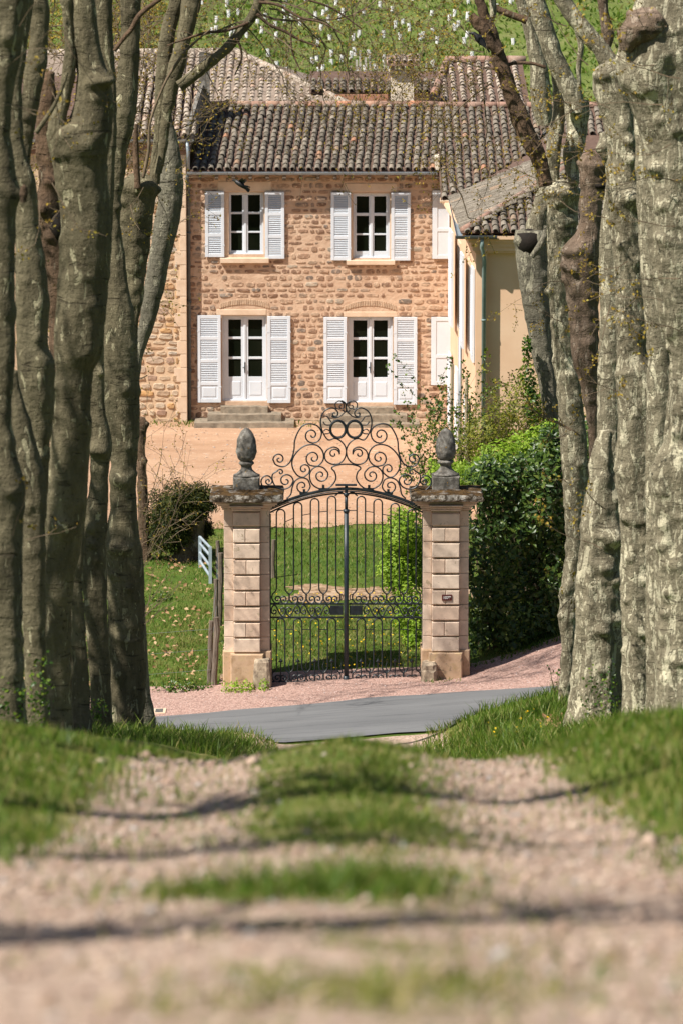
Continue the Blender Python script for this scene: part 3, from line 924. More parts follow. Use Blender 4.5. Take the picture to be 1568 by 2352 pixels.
for z in (6.2, 4.4, 2.6): dp.box(-4.04, -3.92, YW - .20, YW - .02, z, z + .05)
dp.build('downpipe', MT['pipe_dark'], house, True)
# rafter ends under the eave
rb = MB()
for k in range(15):
    x = RX0 + .2 + k * .44
    rb.box(x, x + .09, EY + .02, YW - .005, EZ - .235, EZ - .125)
rb.build('rafter_ends', MT['wood'], house)
# chimney
chm = MB()
cx0, cx1 = xat(897, 200, 116.5), xat(949, 200, 116.5)
z0, z1 = 8.4, zat(168, 116.5)
chm.box(cx0, cx1, 116.2, 117.0, z0, z1)
chm.box(cx0 - .06, cx1 + .06, 116.14, 117.06, z1, z1 + .08)
ch = chm.build('chimney', MT['cream'], house)
h = MB()
zt = zat(150, 116.5)
for x in (cx0 + .05, (cx0 + cx1) / 2, cx1 - .05):
    h.box(x - .05, x + .05, 116.3, 116.9, z1 + .08, zt)
h.hexa([(cx0 - .12, 116.0, zt), (cx1 + .14, 116.0, zt), (cx1 + .14, 117.2, zt), (cx0 - .12, 117.2, zt), (cx0 - .12, 116.0, zt + .06), (cx1 + .14, 116.0, zt + .06), (cx1 + .14, 117.2, zt + .25), (cx0 - .12, 117.2, zt + .25)])
h.build('chimney_hood', MT['ridge_tile'], ch)
tiled(ch, (cx0 - .12, 115.98, zt + .07), (1, 0, 0), (0, .987, .158), 0, cx1 - cx0 + .26, lambda a: 1.1, TMP, 60, pitch=.19, seed=77)

# ---- stone annex on the left
YA = YW - .24
annex = thing('stone_annex', (-6.5, YA, gz(-6, YA)), 'taller pale rubble stone annex at the left end of the house', 'house')
AX0, AX1 = -9.5, HX0 - .005
AE = zat(318, YA)
aw = MB()
aw.quad((AX0, YA, HZ0), (AX1, YA, HZ0), (AX1, YA, AE), (AX0, YA, AE))
aw.poly([(AX1, YA, HZ0), (AX1, YA + 9, HZ0), (AX1, YA + 9, AE), (AX1, YA + 4.6, AE + 1.35), (AX1, YA, AE)])
aw.quad((AX0, YA + 9, HZ0), (AX0, YA, HZ0), (AX0, YA, AE), (AX0, YA + 9, AE)); aw.quad((AX1, YA + 9, HZ0), (AX0, YA + 9, HZ0), (AX0, YA + 9, AE), (AX1, YA + 9, AE))
awall = aw.build('wall', MT['annex_mortar'], annex)
ASM = stone_meshes(8, MT['annex_stone'], 9)
qx0 = xat(411, 600, YA)
pieces('stone', ASM, lay_stones(xat(280, 600, YA), qx0 - .01, HZ0 + .3, AE - .35, YA, [], .19, .36, 15, 8), awall)
QM = [MB().bbox(-.5, .5, 0, 1, -.5, .5, .05).mesh('quoin', MT['dressed'])]
qi = []; z = HZ0 + .2; k = 0
while z < AE - .42:
    hq = R.uniform(.34, .46); xa = qx0 + (R.uniform(-.14, -.03) if k % 2 else .03)
    hq = min(hq, AE - .42 - z)
    qi.append((Matrix.Translation(((xa + AX1) / 2, YA - .028, z + hq / 2)) @ Matrix.Diagonal((AX1 - xa - .006, .05, hq - .012, 1)), 0))
    z += hq; k += 1
pieces('quoin', QM, qi, awall)
cb = MB()
for i, (d, z0, z1) in enumerate(((.05, AE - .40, AE - .30), (.10, AE - .30, AE - .20), (.14, AE - .20, AE - .10))):
    cb.bbox(AX0, AX1 + .04 + d * .5, YA - d, YA + .05 - .003 * i, z0, z1 - .002, .01)
cb.build('cornice', MT['ridge_tile'], annex)
gutter((AX0, YA - .26, AE - .02), (xat(447, 315, YA), YA - .26, AE - .02), .07, MT['zinc'], annex)
pj = MB(); pj.tube([(AX1 + .04, YA - .26, AE - .05), (AX1 + .07, YA - .3, AE - .35), (AX1 + .07, YA - .2, EZ + .05)], .045, 8); pj.build('downpipe', MT['zinc'], annex, True)
ar = MB()
ar.hexa([(AX0, YA - .2, AE - .04), (AX1 + .02, YA - .2, AE - .04), (AX1 + .38, YA + 4.6, AE + 1.32), (AX0, YA + 4.6, AE + 1.32), (AX0, YA - .2, AE + .06), (AX1 + .02, YA - .2, AE + .06), (AX1 + .38, YA + 4.6, AE + 1.42), (AX0, YA + 4.6, AE + 1.42)])
aroof = ar.build('roof', MT['roof_bed'], annex)
col_ = []
tiled(aroof, (AX0, YA - .25, AE + .06), (1, 0, 0), (0, .958, .2867), 3.0, AX1 - AX0 + .25, lambda a: 4.9, TMP, 300, seed=21)
fw = MB()
fw.hexa([(AX1 + .0, YA - .15, AE - .3), (AX1 + .09, YA - .15, AE - .3), (AX1 + .47, YA + 4.6, AE + .7), (AX1 + .36, YA + 4.6, AE + .7), (AX1 + .0, YA - .15, AE + .26), (AX1 + .09, YA - .15, AE + .26), (AX1 + .47, YA + 4.6, AE + 1.66), (AX1 + .36, YA + 4.6, AE + 1.66)])
fw.build('verge_parapet', MT['lichen_stone'], annex)
bx = MB().box(AX1 + .25, AX1 + .52, YA + 3.2, YA + 3.6, AE + .6, AE + 2.1).build('flue_stack', MT['lichen_stone'], annex)

# ---- rendered wing on the right
wing = thing('rendered_wing', (3.1, 97.4, gz(3.1, 97)), 'peach rendered wing with hipped tiled roof, white shutters and grey downpipe', 'house')
WC = (2.75, 97.0, 7.26)                     # eave corner
WF, WB = 97.36, 112.0
wx_f, wx_b = 3.12, 2.84
wx = lambda y: wx_f + (wx_b - wx_f) * (y - WF) / (110 - WF)
ww = MB()
wt = 7.2
ww.quad((wx(112), 112, 0), (wx_f, WF, 0), (wx_f, WF, wt), (wx(112), 112, wt))
ww.quad((wx_f, WF, 0), (9.0, WF, 0), (9.0, WF, wt), (wx_f, WF, wt))
ww.quad((9.0, WF, 0), (9.0, 112, 0), (9.0, 112, wt), (9.0, WF, wt))
wwall = ww.build('wall', MT['render'], wing)
pl = MB()
px1_ = xat(1117, 700, WF)
pl.box(wx_f - .02, px1_, WF - .11, WF + .02, 0, 6.80)
pl.build('corner_pilaster', MT['render'], wing)
cn = MB()
for i, (d, z0, z1) in enumerate(((.05, 6.78, 6.83), (.10, 6.83, 6.93), (.14, 6.93, 7.03), (.20, 7.03, 7.11), (.27, 7.11, 7.19))):
    cn.box(wx_f - d, 8.9, WF - .11 - d, WF + .01 - .003 * i, z0, z1 - .002)
    cn.hexa([(wx(111) - d, 110, z0), (wx_f - d, WF - .11 - d + .002, z0), (wx_f + .02, WF, z0), (wx(110) + .02, 110, z0), (wx(110) - d, 110, z1 - .002), (wx_f - d, WF - .11 - d + .002, z1 - .002), (wx_f + .02, WF, z1 - .002), (wx(110) + .02, 110, z1 - .002)])
cn.build('cornice', MT['render'], wing)
HD = Vector((1.67, 2.5, .75))
hp = Vector(WC) + HD * 1.9
val0 = Vector((2.80, 107.8, 7.28))
wr = MB()
wr.quad(WC, (9.0, 97.0, 7.26), (9.0, hp.y, hp.z), hp)                    # front slope
vtop = (5.95, 107.8 + 1.5 * 3.17, 7.28 + .45 * 3.17)
wr.poly([val0, WC, hp, (hp.x, 112.3, hp.z), vtop])                            # left slope
wr.quad(WC, (9.0, 97.0, 7.26), (9.0, 97.5, 7.14), (3.0, 97.5, 7.14)); wr.quad(val0, (3.1, 107.8, 7.14), (3.0, 97.5, 7.14), WC)
ry0, rz0 = 107.75, EZ + SL * (107.75 - EY)
wr.quad((2.53, ry0, rz0), (9.0, ry0, rz0), (9.0, RY - .1, RZ - .03), (2.53, RY - .1, RZ - .03))     # right-hand main slope
wr.quad((2.53, ry0, rz0 - .1), (2.53, ry0, rz0), (2.53, RY - .1, RZ - .03), (2.53, RY - .1, RZ - .2))
wr.quad((2.53, RY - .1, RZ - .03), (9, RY - .1, RZ - .03), (9, RY + 4, RZ - 1.2), (2.53, RY + 4, RZ - 1.2))
wr.quad((2.53, ry0 + .02, rz0 - .1), (9.0, ry0 + .02, rz0 - .1), (9.0, ry0, rz0), (2.53, ry0, rz0))
wroof = wr.build('roof', MT['roof_bed'], wing)
coll = []
tiled(wroof, (2.53, ry0 - .04, rz0), (1, 0, 0), (0, cs, sn), .0, 6.4, lambda a: (RY - .15 - ry0) / cs, TM, 300, seed=31,
      clip=lambda a, b: 107.75 + b * cs > min(112.3, 107.8 + 1.5 * max(0, 2.53 + a - 2.80)) - .12, collect=coll)
coll.sort(key=lambda q: q[0].translation.x)
tiled(wroof, (WC[0], WC[1] - .04, WC[2]), (1, 0, 0), (0, cs, sn), .05, 6.2, lambda a: min(a / 1.67 * 2.5, 4.75) / cs, TM, 300, seed=32, collect=coll)
ll = math.sqrt(1 + .45 ** 2)
tiled(wroof, (WC[0] + .0, 107.7, 7.265), (0, -1, 0), (1 / ll, 0, .45 / ll), .0, 10.7, lambda a: 3.4, TM, 300, seed=33,
      clip=lambda a, b: (107.7 - a) > 97.0 + (b / ll) * 1.5 - .05 and (107.7 - a) < 107.8 + 1.5 * (b / ll) , collect=coll)
pieces('roof_tile', TM, coll, wroof)
ridge(wroof, Vector(WC) + Vector((.05, .05, .05)), hp + Vector((0, 0, .06)), .10)
ridge(wroof, (2.6, RY - .1, RZ + .02), (7.0, RY - .1, RZ + .02), .10)
gutter((2.80, 107.7, 7.24), (2.70, 96.9, 7.22), .075, MT['zinc'], wing)
gutter((2.62, 96.88, 7.20), (xat(1140, 530, 97), 96.88, 7.20), .075, MT['pipe_dark'], wing)
gutter((2.50, 107.65, 7.24), (2.86, 107.65, 7.24), .075, MT['cream'], wing)
dpp = MB()
xp = xat(1110, 700, WF - .2)
dpp.tube([(xp - .06, 96.9, 7.12), (xp - .06, 96.92, 6.95), (xp, WF - .20, 6.62), (xp, WF - .20, .5)], .052, 8)
for z in (5.2, 3.4, 1.8): dpp.tube([(xp, WF - .20, z), (xp, WF - .20, z + .05)], .062, 8)
dpp.build('downpipe', MT['pipe_green'], wing, True)
# shutters standing open along the left wall
def side_shutter(px0, px1, py0, py1, d, thick=.05, mat='white', name='shutter'):
    """leaf lying along the left wall; distances follow from where the wall runs in the view"""
    def y_for(px):
        lo, hi = WF - 2, 112.
        for _ in range(40):
            m = (lo + hi) / 2
            if at(px, (py0 + py1) / 2, m).x > wx(m) - d: hi, lo = hi, m
            else: hi = m
        return (lo + hi) / 2
    return y_for(px0), y_for(px1)
for (ya, yb, z0, z1, d) in ((107.6, 105.9, 4.15, 6.55, .17), (102.2, 100.9, 4.15, 6.40, .15), (98.9, 97.9, 4.15, 6.35, .06), (104.9, 103.9, 1.3, 3.3, .13), (100.6, 99.5, 1.2, 3.1, .12), (109.2, 108.2, 1.3, 3.2, .1)):
    mb = MB()
    a, b = wx(ya) - d, wx(yb) - d
    nn = 3
    mb.hexa([(a, ya, z0), (b, yb, z0), (b + .045, yb, z0), (a + .045, ya, z0), (a, ya, z1), (b, yb, z1), (b + .045, yb, z1), (a + .045, ya, z1)])
    s_ = mb.build('shutter', MT['white'], wing)
    sl = MB()
    for k in range(int((z1 - z0 - .3) / .06)):
        zz = z0 + .15 + k * .06
        f0, f1 = .12, .88
        xa, xb = a + (b - a) * f0, a + (b - a) * f1; y0_, y1_ = ya + (yb - ya) * f0, ya + (yb - ya) * f1
        sl.hexa([(xa - .014, y0_, zz), (xb - .014, y1_, zz), (xb, y1_, zz + .01), (xa, y0_, zz + .01), (xa - .014, y0_, zz + .02), (xb - .014, y1_, zz + .02), (xb, y1_, zz + .04), (xa, y0_, zz + .04)])
    sl.build('louvre_slats', MT['white'], s_, kind='stuff')
for (ya, yb, z0, z1) in ((100.8, 99.0, 4.1, 6.35), (105.8, 104.4, 4.1, 6.4)):
    a, b = wx(ya), wx(yb)
    fr = MB()
    fr.hexa([(a - .03, ya, z0), (b - .03, yb, z0), (b + .05, yb, z0), (a + .05, ya, z0), (a - .03, ya, z1), (b - .03, yb, z1), (b + .05, yb, z1), (a + .05, ya, z1)])
    f = fr.build('window', MT['dressed'], wing)
    MB().hexa([(a - .034, ya - .15, z0 + .12), (b - .034, yb + .15, z0 + .12), (b + .02, yb + .15, z0 + .12), (a + .02, ya - .15, z0 + .12), (a - .034, ya - .15, z1 - .12), (b - .034, yb + .15, z1 - .12), (b + .02, yb + .15, z1 - .12), (a + .02, ya - .15, z1 - .12)]).build('pane', MT['glass'], f)
dq = MB(); yd = 103.2; dq.tube([(wx(yd) - .08, yd, 4.2), (wx(yd) - .08, yd, 1.0)], .05, 8); dq.build('downpipe', MT['zinc'], wing, True, label='short grey downpipe on the side wall')

# ---- roofs behind
barn = thing('barn', (-4, 118, 4), 'barn behind the house with a wide mottled pale tile roof', 'barn')
bm = MB()
bz = 8.95; b0 = 117.6
tl = Vector((-3.05, 124, 10.35)); br_ = Vector((.42, b0, bz + .1)); bl = Vector((-9.5, b0, bz)); tll = Vector((-9.5, 124, 10.35))
bm.poly([bl, br_, tl, tll]); bm.poly([br_, (.42, 130.4, bz + .1), tl]); bm.poly([(.42, 130.4, bz + .1), (-9.5, 130.4, bz), tll, tl])
bm.build('roof', MT['pale_bed'], barn)
MB().box(-9.3, .25, b0 + .25, 130.1, 2.5, bz - .02).build('wall', MT['annex_mortar'], barn)
sl_ = (10.35 - bz) / 6.4; c2 = 1 / math.sqrt(1 + sl_ * sl_)
coll = []
tiled(barn, (-9.5, b0 - .05, bz), (1, 0, 0), (0, c2, sl_ * c2), 3.2, 9.9, lambda a: 6.5 if a < 6.45 else 6.5 * max(0, (9.92 - a) / 3.47), TMP, 0, pitch=.23, expo=.36, seed=51, collect=coll)
R.shuffle(coll); pieces('roof_tile', TMP, coll, barn)
ridge(barn, tll, tl + Vector((0, 0, .05)), .12, None, 'pale_tile'); ridge(barn, br_ + Vector((0, 0, .04)), tl + Vector((0, 0, .05)), .10, None, 'pale_tile')

lean = thing('outbuilding', (1, 119.5, 4), 'low pink walled outbuilding with a dark row of tiles between barn and chimney', 'outbuilding')
lz = zat(212, 119.3)
MB().box(-.9, 3.2, 119.3, 122, 3, lz).build('wall', MT['annex_mortar'], lean)
MB().quad((-.9, 119.1, lz), (3.3, 119.1, lz), (3.3, 121.5, lz + .5), (-.9, 121.5, lz + .5)).build('roof', MT['roof_bed'], lean)
tiled(lean, (-.9, 119.05, lz + .01), (1, 0, 0), (0, .979, .204), .0, 4.1, lambda a: 1.4, TM, 120, seed=61)
pk = MB()
x0, x1 = xat(770, 225, 118.5), xat(890, 225, 118.5)
pk.box(x0, x1, 118.5, 118.8, 3.5, zat(218, 118.5)); pk.build('garden_wall', MT['ridge_tile'], lean)

back = thing('back_house', (4.5, 119, 4), 'back building with orange brown tiled roof right of the chimney', 'house')
kz = 9.25; k0 = 117.2
gx0 = xat(990, 234, 117.2)
kt = zat(143, 122.2); ksl = (kt - kz) / 5.0; kc = 1 / math.sqrt(1 + ksl * ksl)
tx0 = xat(1026, 141, 122.2)
km = MB(); km.quad((gx0, k0, kz), (5.2, k0, kz), (5.2, 122.2, kt), (tx0, 122.2, kt)); km.quad((5.2, k0, kz), (5.2, 127, kz), (5.2, 127, kz), (5.2, 122.2, kt)); km.quad((gx0, k0, kz), (tx0, 122.2, kt), (tx0, 127, kz), (gx0, 127, kz))
km.build('roof', MT['roof_bed'], back)
MB().box(gx0 + .15, 5.05, k0 + .2, 126, 3, kz - .02).build('wall', MT['annex_mortar'], back)
ud = Vector((tx0 - gx0, 5.0, kt - kz)).normalized()
tiled(back, (gx0, k0 - .05, kz), (1, 0, 0), (0, kc, ksl * kc), .0, 5.2 - gx0, lambda a: 5.1, TMP, 150, pitch=.26, expo=.38, seed=71, clip=lambda a, b: a > (tx0 - gx0) * b / 5.1 - .02)
ridge(back, (tx0 - .05, 122.2, kt + .06), (5.25, 122.2, kt + .06), .13); ridge(back, (gx0, k0, kz + .05), (tx0, 122.2, kt + .06), .11)
# ------------------------------------------------------------------ gate pillars
YG = 80.0
MG = mpp(1350, YG)
def PX(p, Y=YG): return xat(p, 1350, Y)
def PZ(p, Y=YG): return zat(p, Y)

def pillar(c0, c1, fl0, fl1, capx, capy, blocks, base_y, corn, label, plinth_bot, seed, fin):
    """c0..c1 centre blocks, fl0/fl1 outer edges of the recessed flanks (pixels of the full view)"""
    rr = random.Random(seed)
    xc0, xc1, xf0, xf1 = PX(c0), PX(c1), PX(fl0), PX(fl1)
    xm = (xc0 + xc1) / 2
    D = .86
    p = thing('gate_pillar', (xm, YG + D / 2, gz(xm, YG)), label, 'gate pillar', 'stone gate pillars')
    ztop = PZ(corn[0]); zb = PZ(base_y)
    core = MB()
    core.box(xf0 + .01, xf1 - .01, YG + .135, YG + D - .01, zb - .02, ztop + .02)
    core.box(xc0 + .015, xc1 - .015, YG + .065, YG + .2, zb - .02, ztop)
    core.build('core', MT['pillar_stone'], p)
    # flank stones, front and sides, each course its own stone
    zs = [PZ(b) for b in [blocks[0][0] - 6] + [(blocks[i][1] + blocks[i + 1][0]) / 2 for i in range(len(blocks) - 1)] + [base_y]]
    for i in range(len(zs) - 1):
        for a, b in ((xf0, xc0 - .002), (xc1 + .002, xf1)):
            MB().bbox(a, b, YG + .10 + rr.uniform(-.004, .004), YG + D, zs[i + 1] + .004, zs[i] - .004, .007).build('block', MT['pillar_stone'], p)
    for i, (ya, yb) in enumerate(blocks):
        za, zb_ = PZ(yb), PZ(ya)
        split = (i % 2 == 1)
        xs_ = [xc0, xc0 + (xc1 - xc0) * rr.uniform(.45, .55), xc1] if split else [xc0, xc1]
        for a, b in zip(xs_[:-1], xs_[1:]):
            MB().bbox(a + (.002 if a > xc0 else 0), b - (.002 if b < xc1 else 0), YG - .03 + rr.uniform(-.003, .003), YG + .134, za, zb_, .014).build('block', MT['pillar_stone'], p)
    # plinth
    z1 = PZ(base_y); z0 = PZ(plinth_bot) - .35
    MB().bbox(xc0 - .06, xc1 + .06, YG - .09, YG + .10, z0, z1 - .01, .02).build('plinth', MT['plinth_stone'], p)
    MB().bbox(xf0 - .03, xf1 + .03, YG + .05, YG + D + .03, z0, z1 + .03, .02).build('plinth', MT['plinth_stone'], p)
    # cornice mouldings
    zt, zbn = PZ(corn[1]), PZ(corn[0])
    hC = zt - zbn
    cmb = MB()
    x0, x1 = xf0, xf1
    for k, (d, a, b) in enumerate(((.03, 0, .2), (.05, .2, .45), (.11, .45, .62), (.15, .62, .85), (.18, .85, 1.0))):
        cmb.bbox(x0 - d, x1 + d, YG + .10 - d - .001 * k, YG + D + d, zbn + hC * a, zbn + hC * b - .002, .012)
        if k < 3: cmb.bbox(xc0 - d * .6, xc1 + d * .6, YG - .04 - d, YG + .3 - .004 * k, zbn + hC * a + .001, zbn + hC * b - .004, .012)
    cmb.build('cornice', MT['pillar_stone'], p)
    # cap slab, rough and weathered
    xa, xb = PX(capx[0]), PX(capx[1])
    z0, zE = PZ(capy[1]), PZ(capy[1]) + (PZ(capy[0]) - PZ(capy[1])) * .60
    ya, yb = YG - .26, YG + D + .26
    cap = MB(); n = 14; ring = []
    def per(t):
        L = [(xa, ya), (xb, ya), (xb, yb), (xa, yb)]
        i = int(t * 4) % 4; f = t * 4 - int(t * 4)
        return (L[i][0] + (L[(i + 1) % 4][0] - L[i][0]) * f, L[i][1] + (L[(i + 1) % 4][1] - L[i][1]) * f)
    m = 4 * n
    xmid, ymid = (xa + xb) / 2, (ya + yb) / 2
    prof = [(.93, z0 - .002), (1.0, z0 + .03), (1.005, (z0 + zE) / 2), (.985, zE), (.80, zE + .02), (.40, zE + .05)]
    base = len(cap.v)
    for q, (s, z) in enumerate(prof):
        for k in range(m):
            x, y = per(k / m)
            j = rr.uniform(-.016, .016) if q < 5 else 0
            cap.v.append((xmid + (x - xmid) * (s + j), ymid + (y - ymid) * (s + j), z + rr.uniform(-.014, .014) * (1 if q else .4)))
    for q in range(len(prof) - 1):
        for k in range(m):
            k2 = (k + 1) % m
            cap.f.append((base + q * m + k, base + q * m + k2, base + (q + 1) * m + k2, base + (q + 1) * m + k))
    cap.f.append(tuple(base + (len(prof) - 1) * m + k for k in range(m)))
    cap.f.append(tuple(base + k for k in range(m - 1, -1, -1)))
    cap.build('cap', MT['cap'], p)
    # finial: plinth, waisted neck, stone cone
    fx0, fx1, fy0, fy1, n0, n1, cw, cy0, cy1 = fin
    X0, X1 = PX(fx0), PX(fx1); hw = (X1 - X0) / 2; xm = (X0 + X1) / 2; ym = YG + D / 2
    f = MB().bbox(X0, X1, ym - hw, ym + hw, PZ(fy1) - .12, PZ(fy0), .02).build('finial', MT['lichen_stone'], p)
    nk = MB(); prof = []
    zA, zB = PZ(fy0), PZ(cy1)
    for t, r in ((0, 1.0), (.10, .98), (.16, .80), (.30, .62), (.45, .45), (.62, .40), (.74, .46), (.80, .56), (.86, .60), (.92, .58), (1.0, .50)):
        prof.append((r * hw, zA + (zB - zA) * t))
    nk.lathe(prof, xm, ym, 20)
    nk.build('neck', MT['lichen_stone'], f, True)
    cone = MB(); prof = []
    cwm = cw * MG / 2
    for t, r in ((0, .55), (.05, .78), (.14, .93), (.27, 1.02), (.42, 1.02), (.56, .96), (.7, .85), (.82, .69), (.91, .50), (.97, .28), (1, .06)):
        prof.append((r * cwm, PZ(cy1) + (PZ(cy0) - PZ(cy1)) * t))
    pp = []
    for i in range(len(prof) - 1):
        for s in range(3):
            pp.append((prof[i][0] + (prof[i + 1][0] - prof[i][0]) * s / 3, prof[i][1] + (prof[i + 1][1] - prof[i][1]) * s / 3))
    pp.append(prof[-1])
    cone.lathe(pp, xm, ym, 28, lambda th, z: .045 * abs(math.sin(th * 4 + z * 14)) * abs(math.sin(th * 4 - z * 14)) * 2 - .05 + .05 * mnoise.noise(Vector((math.cos(th) * 2, math.sin(th) * 2, z * 5 + seed))))
    cone.build('cone', MT['lichen_stone'], f, True)
    return p
BL = [(1177, 1208), (1215, 1246), (1249.5, 1282.5), (1287, 1319), (1323, 1355), (1359, 1391), (1395.6, 1426), (1431, 1463), (1467, 1498)]
BR = [(1179.5, 1207), (1213, 1243), (1248, 1280), (1284.6, 1316), (1320.7, 1352), (1356, 1388), (1392.5, 1424), (1428.5, 1460.6), (1463.7, 1495.8)]
pillar(536.7, 598, 515, 619.5, (484, 651), (1122, 1151), BL, 1500, (1173, 1151), 'left gate pillar, paler blocks, a weed tuft at its foot', 1562, 1,
       (536, 596.5, 1100, 1133, 0, 0, 46, 989, 1066))
pillar(990.5, 1053.8, 970, 1075, (941, 1106), (1124, 1149), BR, 1497, (1173, 1149), 'right gate pillar carrying the dark red number plate, hedge beside it', 1540, 2,
       (991, 1054, 1098, 1133, 0, 0, 45, 990, 1063))

# number plate
xa, xb = PX(1013.6), PX(1036.5); za, zb = PZ(1378.5), PZ(1365)
pn = MB().bbox(xa, xb, YG - .055, YG - .032, za, zb, .004).build('number_plate', MT['plaque'], None, label='dark red house number plate with white digits 1079 on right pillar', cat='sign')
fc = bpy.data.curves.new('digits', 'FONT'); fc.body = '1079'; fc.size = (zb - za) * .66; fc.align_x = 'CENTER'; fc.align_y = 'CENTER'; fc.extrude = .002; fc.offset = .002
fc.materials.append(MT['plaque_white'])
fo0 = bpy.data.objects.new('lettering', fc); C.objects.link(fo0)
bpy.context.view_layer.update()
fm = bpy.data.meshes.new_from_object(fo0.evaluated_get(bpy.context.evaluated_depsgraph_get()))
bpy.data.objects.remove(fo0)
fo = bpy.data.objects.new('digits', fm)
link(fo, pn, Matrix.Translation(((xa + xb) / 2, YG - .059, (za + zb) / 2)) @ Matrix.Rotation(math.pi / 2, 4, 'X'))

# guard stones
def guard(px0, px1, py0, py1, label, seed):
    rr = random.Random(seed)
    x0, x1 = PX(px0), PX(px1)
    y0 = YG - .30
    z0, z1 = zat(py1, y0) - .2, zat(py0, y0)
    m = MB(); n = 8
    xm, hw = (x0 + x1) / 2, (x1 - x0) / 2
    rings = []
    for q, (s, z) in enumerate(((1.0, z0), (1.0, z0 + .3), (.96, (z0 + z1) / 2 + .1), (.92, z1 - .05), (.78, z1))):
        for k in range(12):
            th = 2 * math.pi * (k + .5) / 12
            e = .5
            c_, s_ = math.cos(th), math.sin(th)
            x = xm + hw * s * math.copysign(abs(c_) ** e, c_) * rr.uniform(.93, 1.05); y = y0 + .18 + .2 * s * math.copysign(abs(s_) ** e, s_) * rr.uniform(.93, 1.05)
            m.v.append((x, y, z + rr.uniform(-.015, .015)))
    for q in range(4):
        for k in range(12):
            k2 = (k + 1) % 12
            m.f.append((q * 12 + k, q * 12 + k2, (q + 1) * 12 + k2, (q + 1) * 12 + k))
    m.f.append(tuple(48 + k for k in range(12)))
    o = m.build('guard_stone', MT['guard_stone'], None, label=label, cat='guard stone', group='guard stones at the foot of the gate pillars')
    return o
guard(581, 624, 1517, 1576, 'tall blotched guard stone at foot of left pillar, pale lichen spot', 3)
guard(966, 1003.5, 1523, 1555, 'short brown guard stone at foot of right pillar', 4)

# ------------------------------------------------------------------ wrought iron gate
def spiral(c, start, turns, rend=.16, n=26, ccw=True):
    """points from START winding into centre C"""
    cx, cy = c; dx, dy = start[0] - cx, start[1] - cy
    r0 = math.hypot(dx, dy); a0 = math.atan2(dy, dx)
    out = []
    for i in range(n + 1):
        t = i / n
        a = a0 + (1 if ccw else -1) * t * turns * 2 * math.pi
        r = r0 * ((1 - t) * (1 - rend) + rend)
        out.append((cx + r * math.cos(a), cy + r * math.sin(a)))
    return out

def catmull(pts, k=6):
    if len(pts) < 3: return pts
    P = [pts[0]] + list(pts) + [pts[-1]]
    out = []
    for i in range(1, len(P) - 2):
        p0, p1, p2, p3 = P[i - 1], P[i], P[i + 1], P[i + 2]
        for s in range(k):
            t = s / k
            out.append(tuple(.5 * ((2 * p1[d]) + (-p0[d] + p2[d]) * t + (2 * p0[d] - 5 * p1[d] + 4 * p2[d] - p3[d]) * t * t + (-p0[d] + 3 * p1[d] - 3 * p2[d] + p3[d]) * t ** 3) for d in range(2)))
    out.append(tuple(P[-2]))
    return out

YI = YG + .24                               # plane of the ironwork
def I3(p, y=YI): return at(p[0], p[1], y)
AXP = 794.8
gate = thing('iron_gate', (at(AXP, 1560, YI).x, YI, gz(0, YI)), 'black wrought iron double gate with hairpin bars closed between the pillars', 'gate')
leaves_ = {}
BAR = .0145
def rail_y(side, y, x):      # leaves hang level
    return y
for side in (-1, 1):
    m = MB()
    ex = 620.5 if side < 0 else 970.5
    ixe = AXP + side * 6
    # stiles
    m.tube([I3((ex, 1180)), I3((ex, 1568))], .020, 6)
    # arched top rail
    arc = []
    for i in range(15):
        t = i / 14
        x = ixe + (ex - ixe) * t
        arc.append(I3((x, 1133 + 44 * t ** 1.9)))
    m.tube(arc, .017, 6)
    for y, r in ((1387, .019), (1418, .019), (1567, .022)):
        m.tube([I3((ixe, y)), I3((ex, y))], r, 6)
    leaf = m.build('gate_leaf', MT['iron'], gate)
    leaves_[side] = leaf
xsL = [635.3, 654.8, 674.6, 693.8, 713.3, 732.8, 752.3, 771.6]
xsR = [818.9, 838.4, 857.6, 877, 896.6, 916, 935.6, 954.6]
topsL = [1170, 1154, 1145, 1139.5]; topsR = [1140, 1146.5, 1156, 1170]
def lyre(xa, xb, ytop, ybot, yend, scr):
    """hairpin bar whose legs flare and curl inwards at the foot"""
    w = (xb - xa) / 2; xm = (xa + xb) / 2
    pts = []
    leg = []
    s = scr
    leg = [(xa, ybot - 30), (xa, ybot - 6), (xa - 3.2, ybot + 2), (xa - 9 , ybot + 8), (xa - 10.0, ybot + 18), (xa - 4.5, ybot + 27)]
    c = (xa + 2.3, ybot + 19.0)
    sp_ = spiral(c, (xa - 4.5, ybot + 27), -1.35 if False else 1.35, .12, 22, ccw=False)
    legL = catmull(leg, 5) + sp_[1:]
    arch = [(xm - w * math.cos(math.pi * i / 10), ytop + w - w * math.sin(math.pi * i / 10)) for i in range(11)]
    left = [(q[0], q[1]) for q in legL]
    right = [(2 * xm - q[0], q[1]) for q in legL]
    return list(reversed(left)) + arch + right
def bar(pts, name, parent, r=BAR, n=5):
    return MB().tube([I3(p) for p in pts], r, n).build(name, MT['iron'], parent)
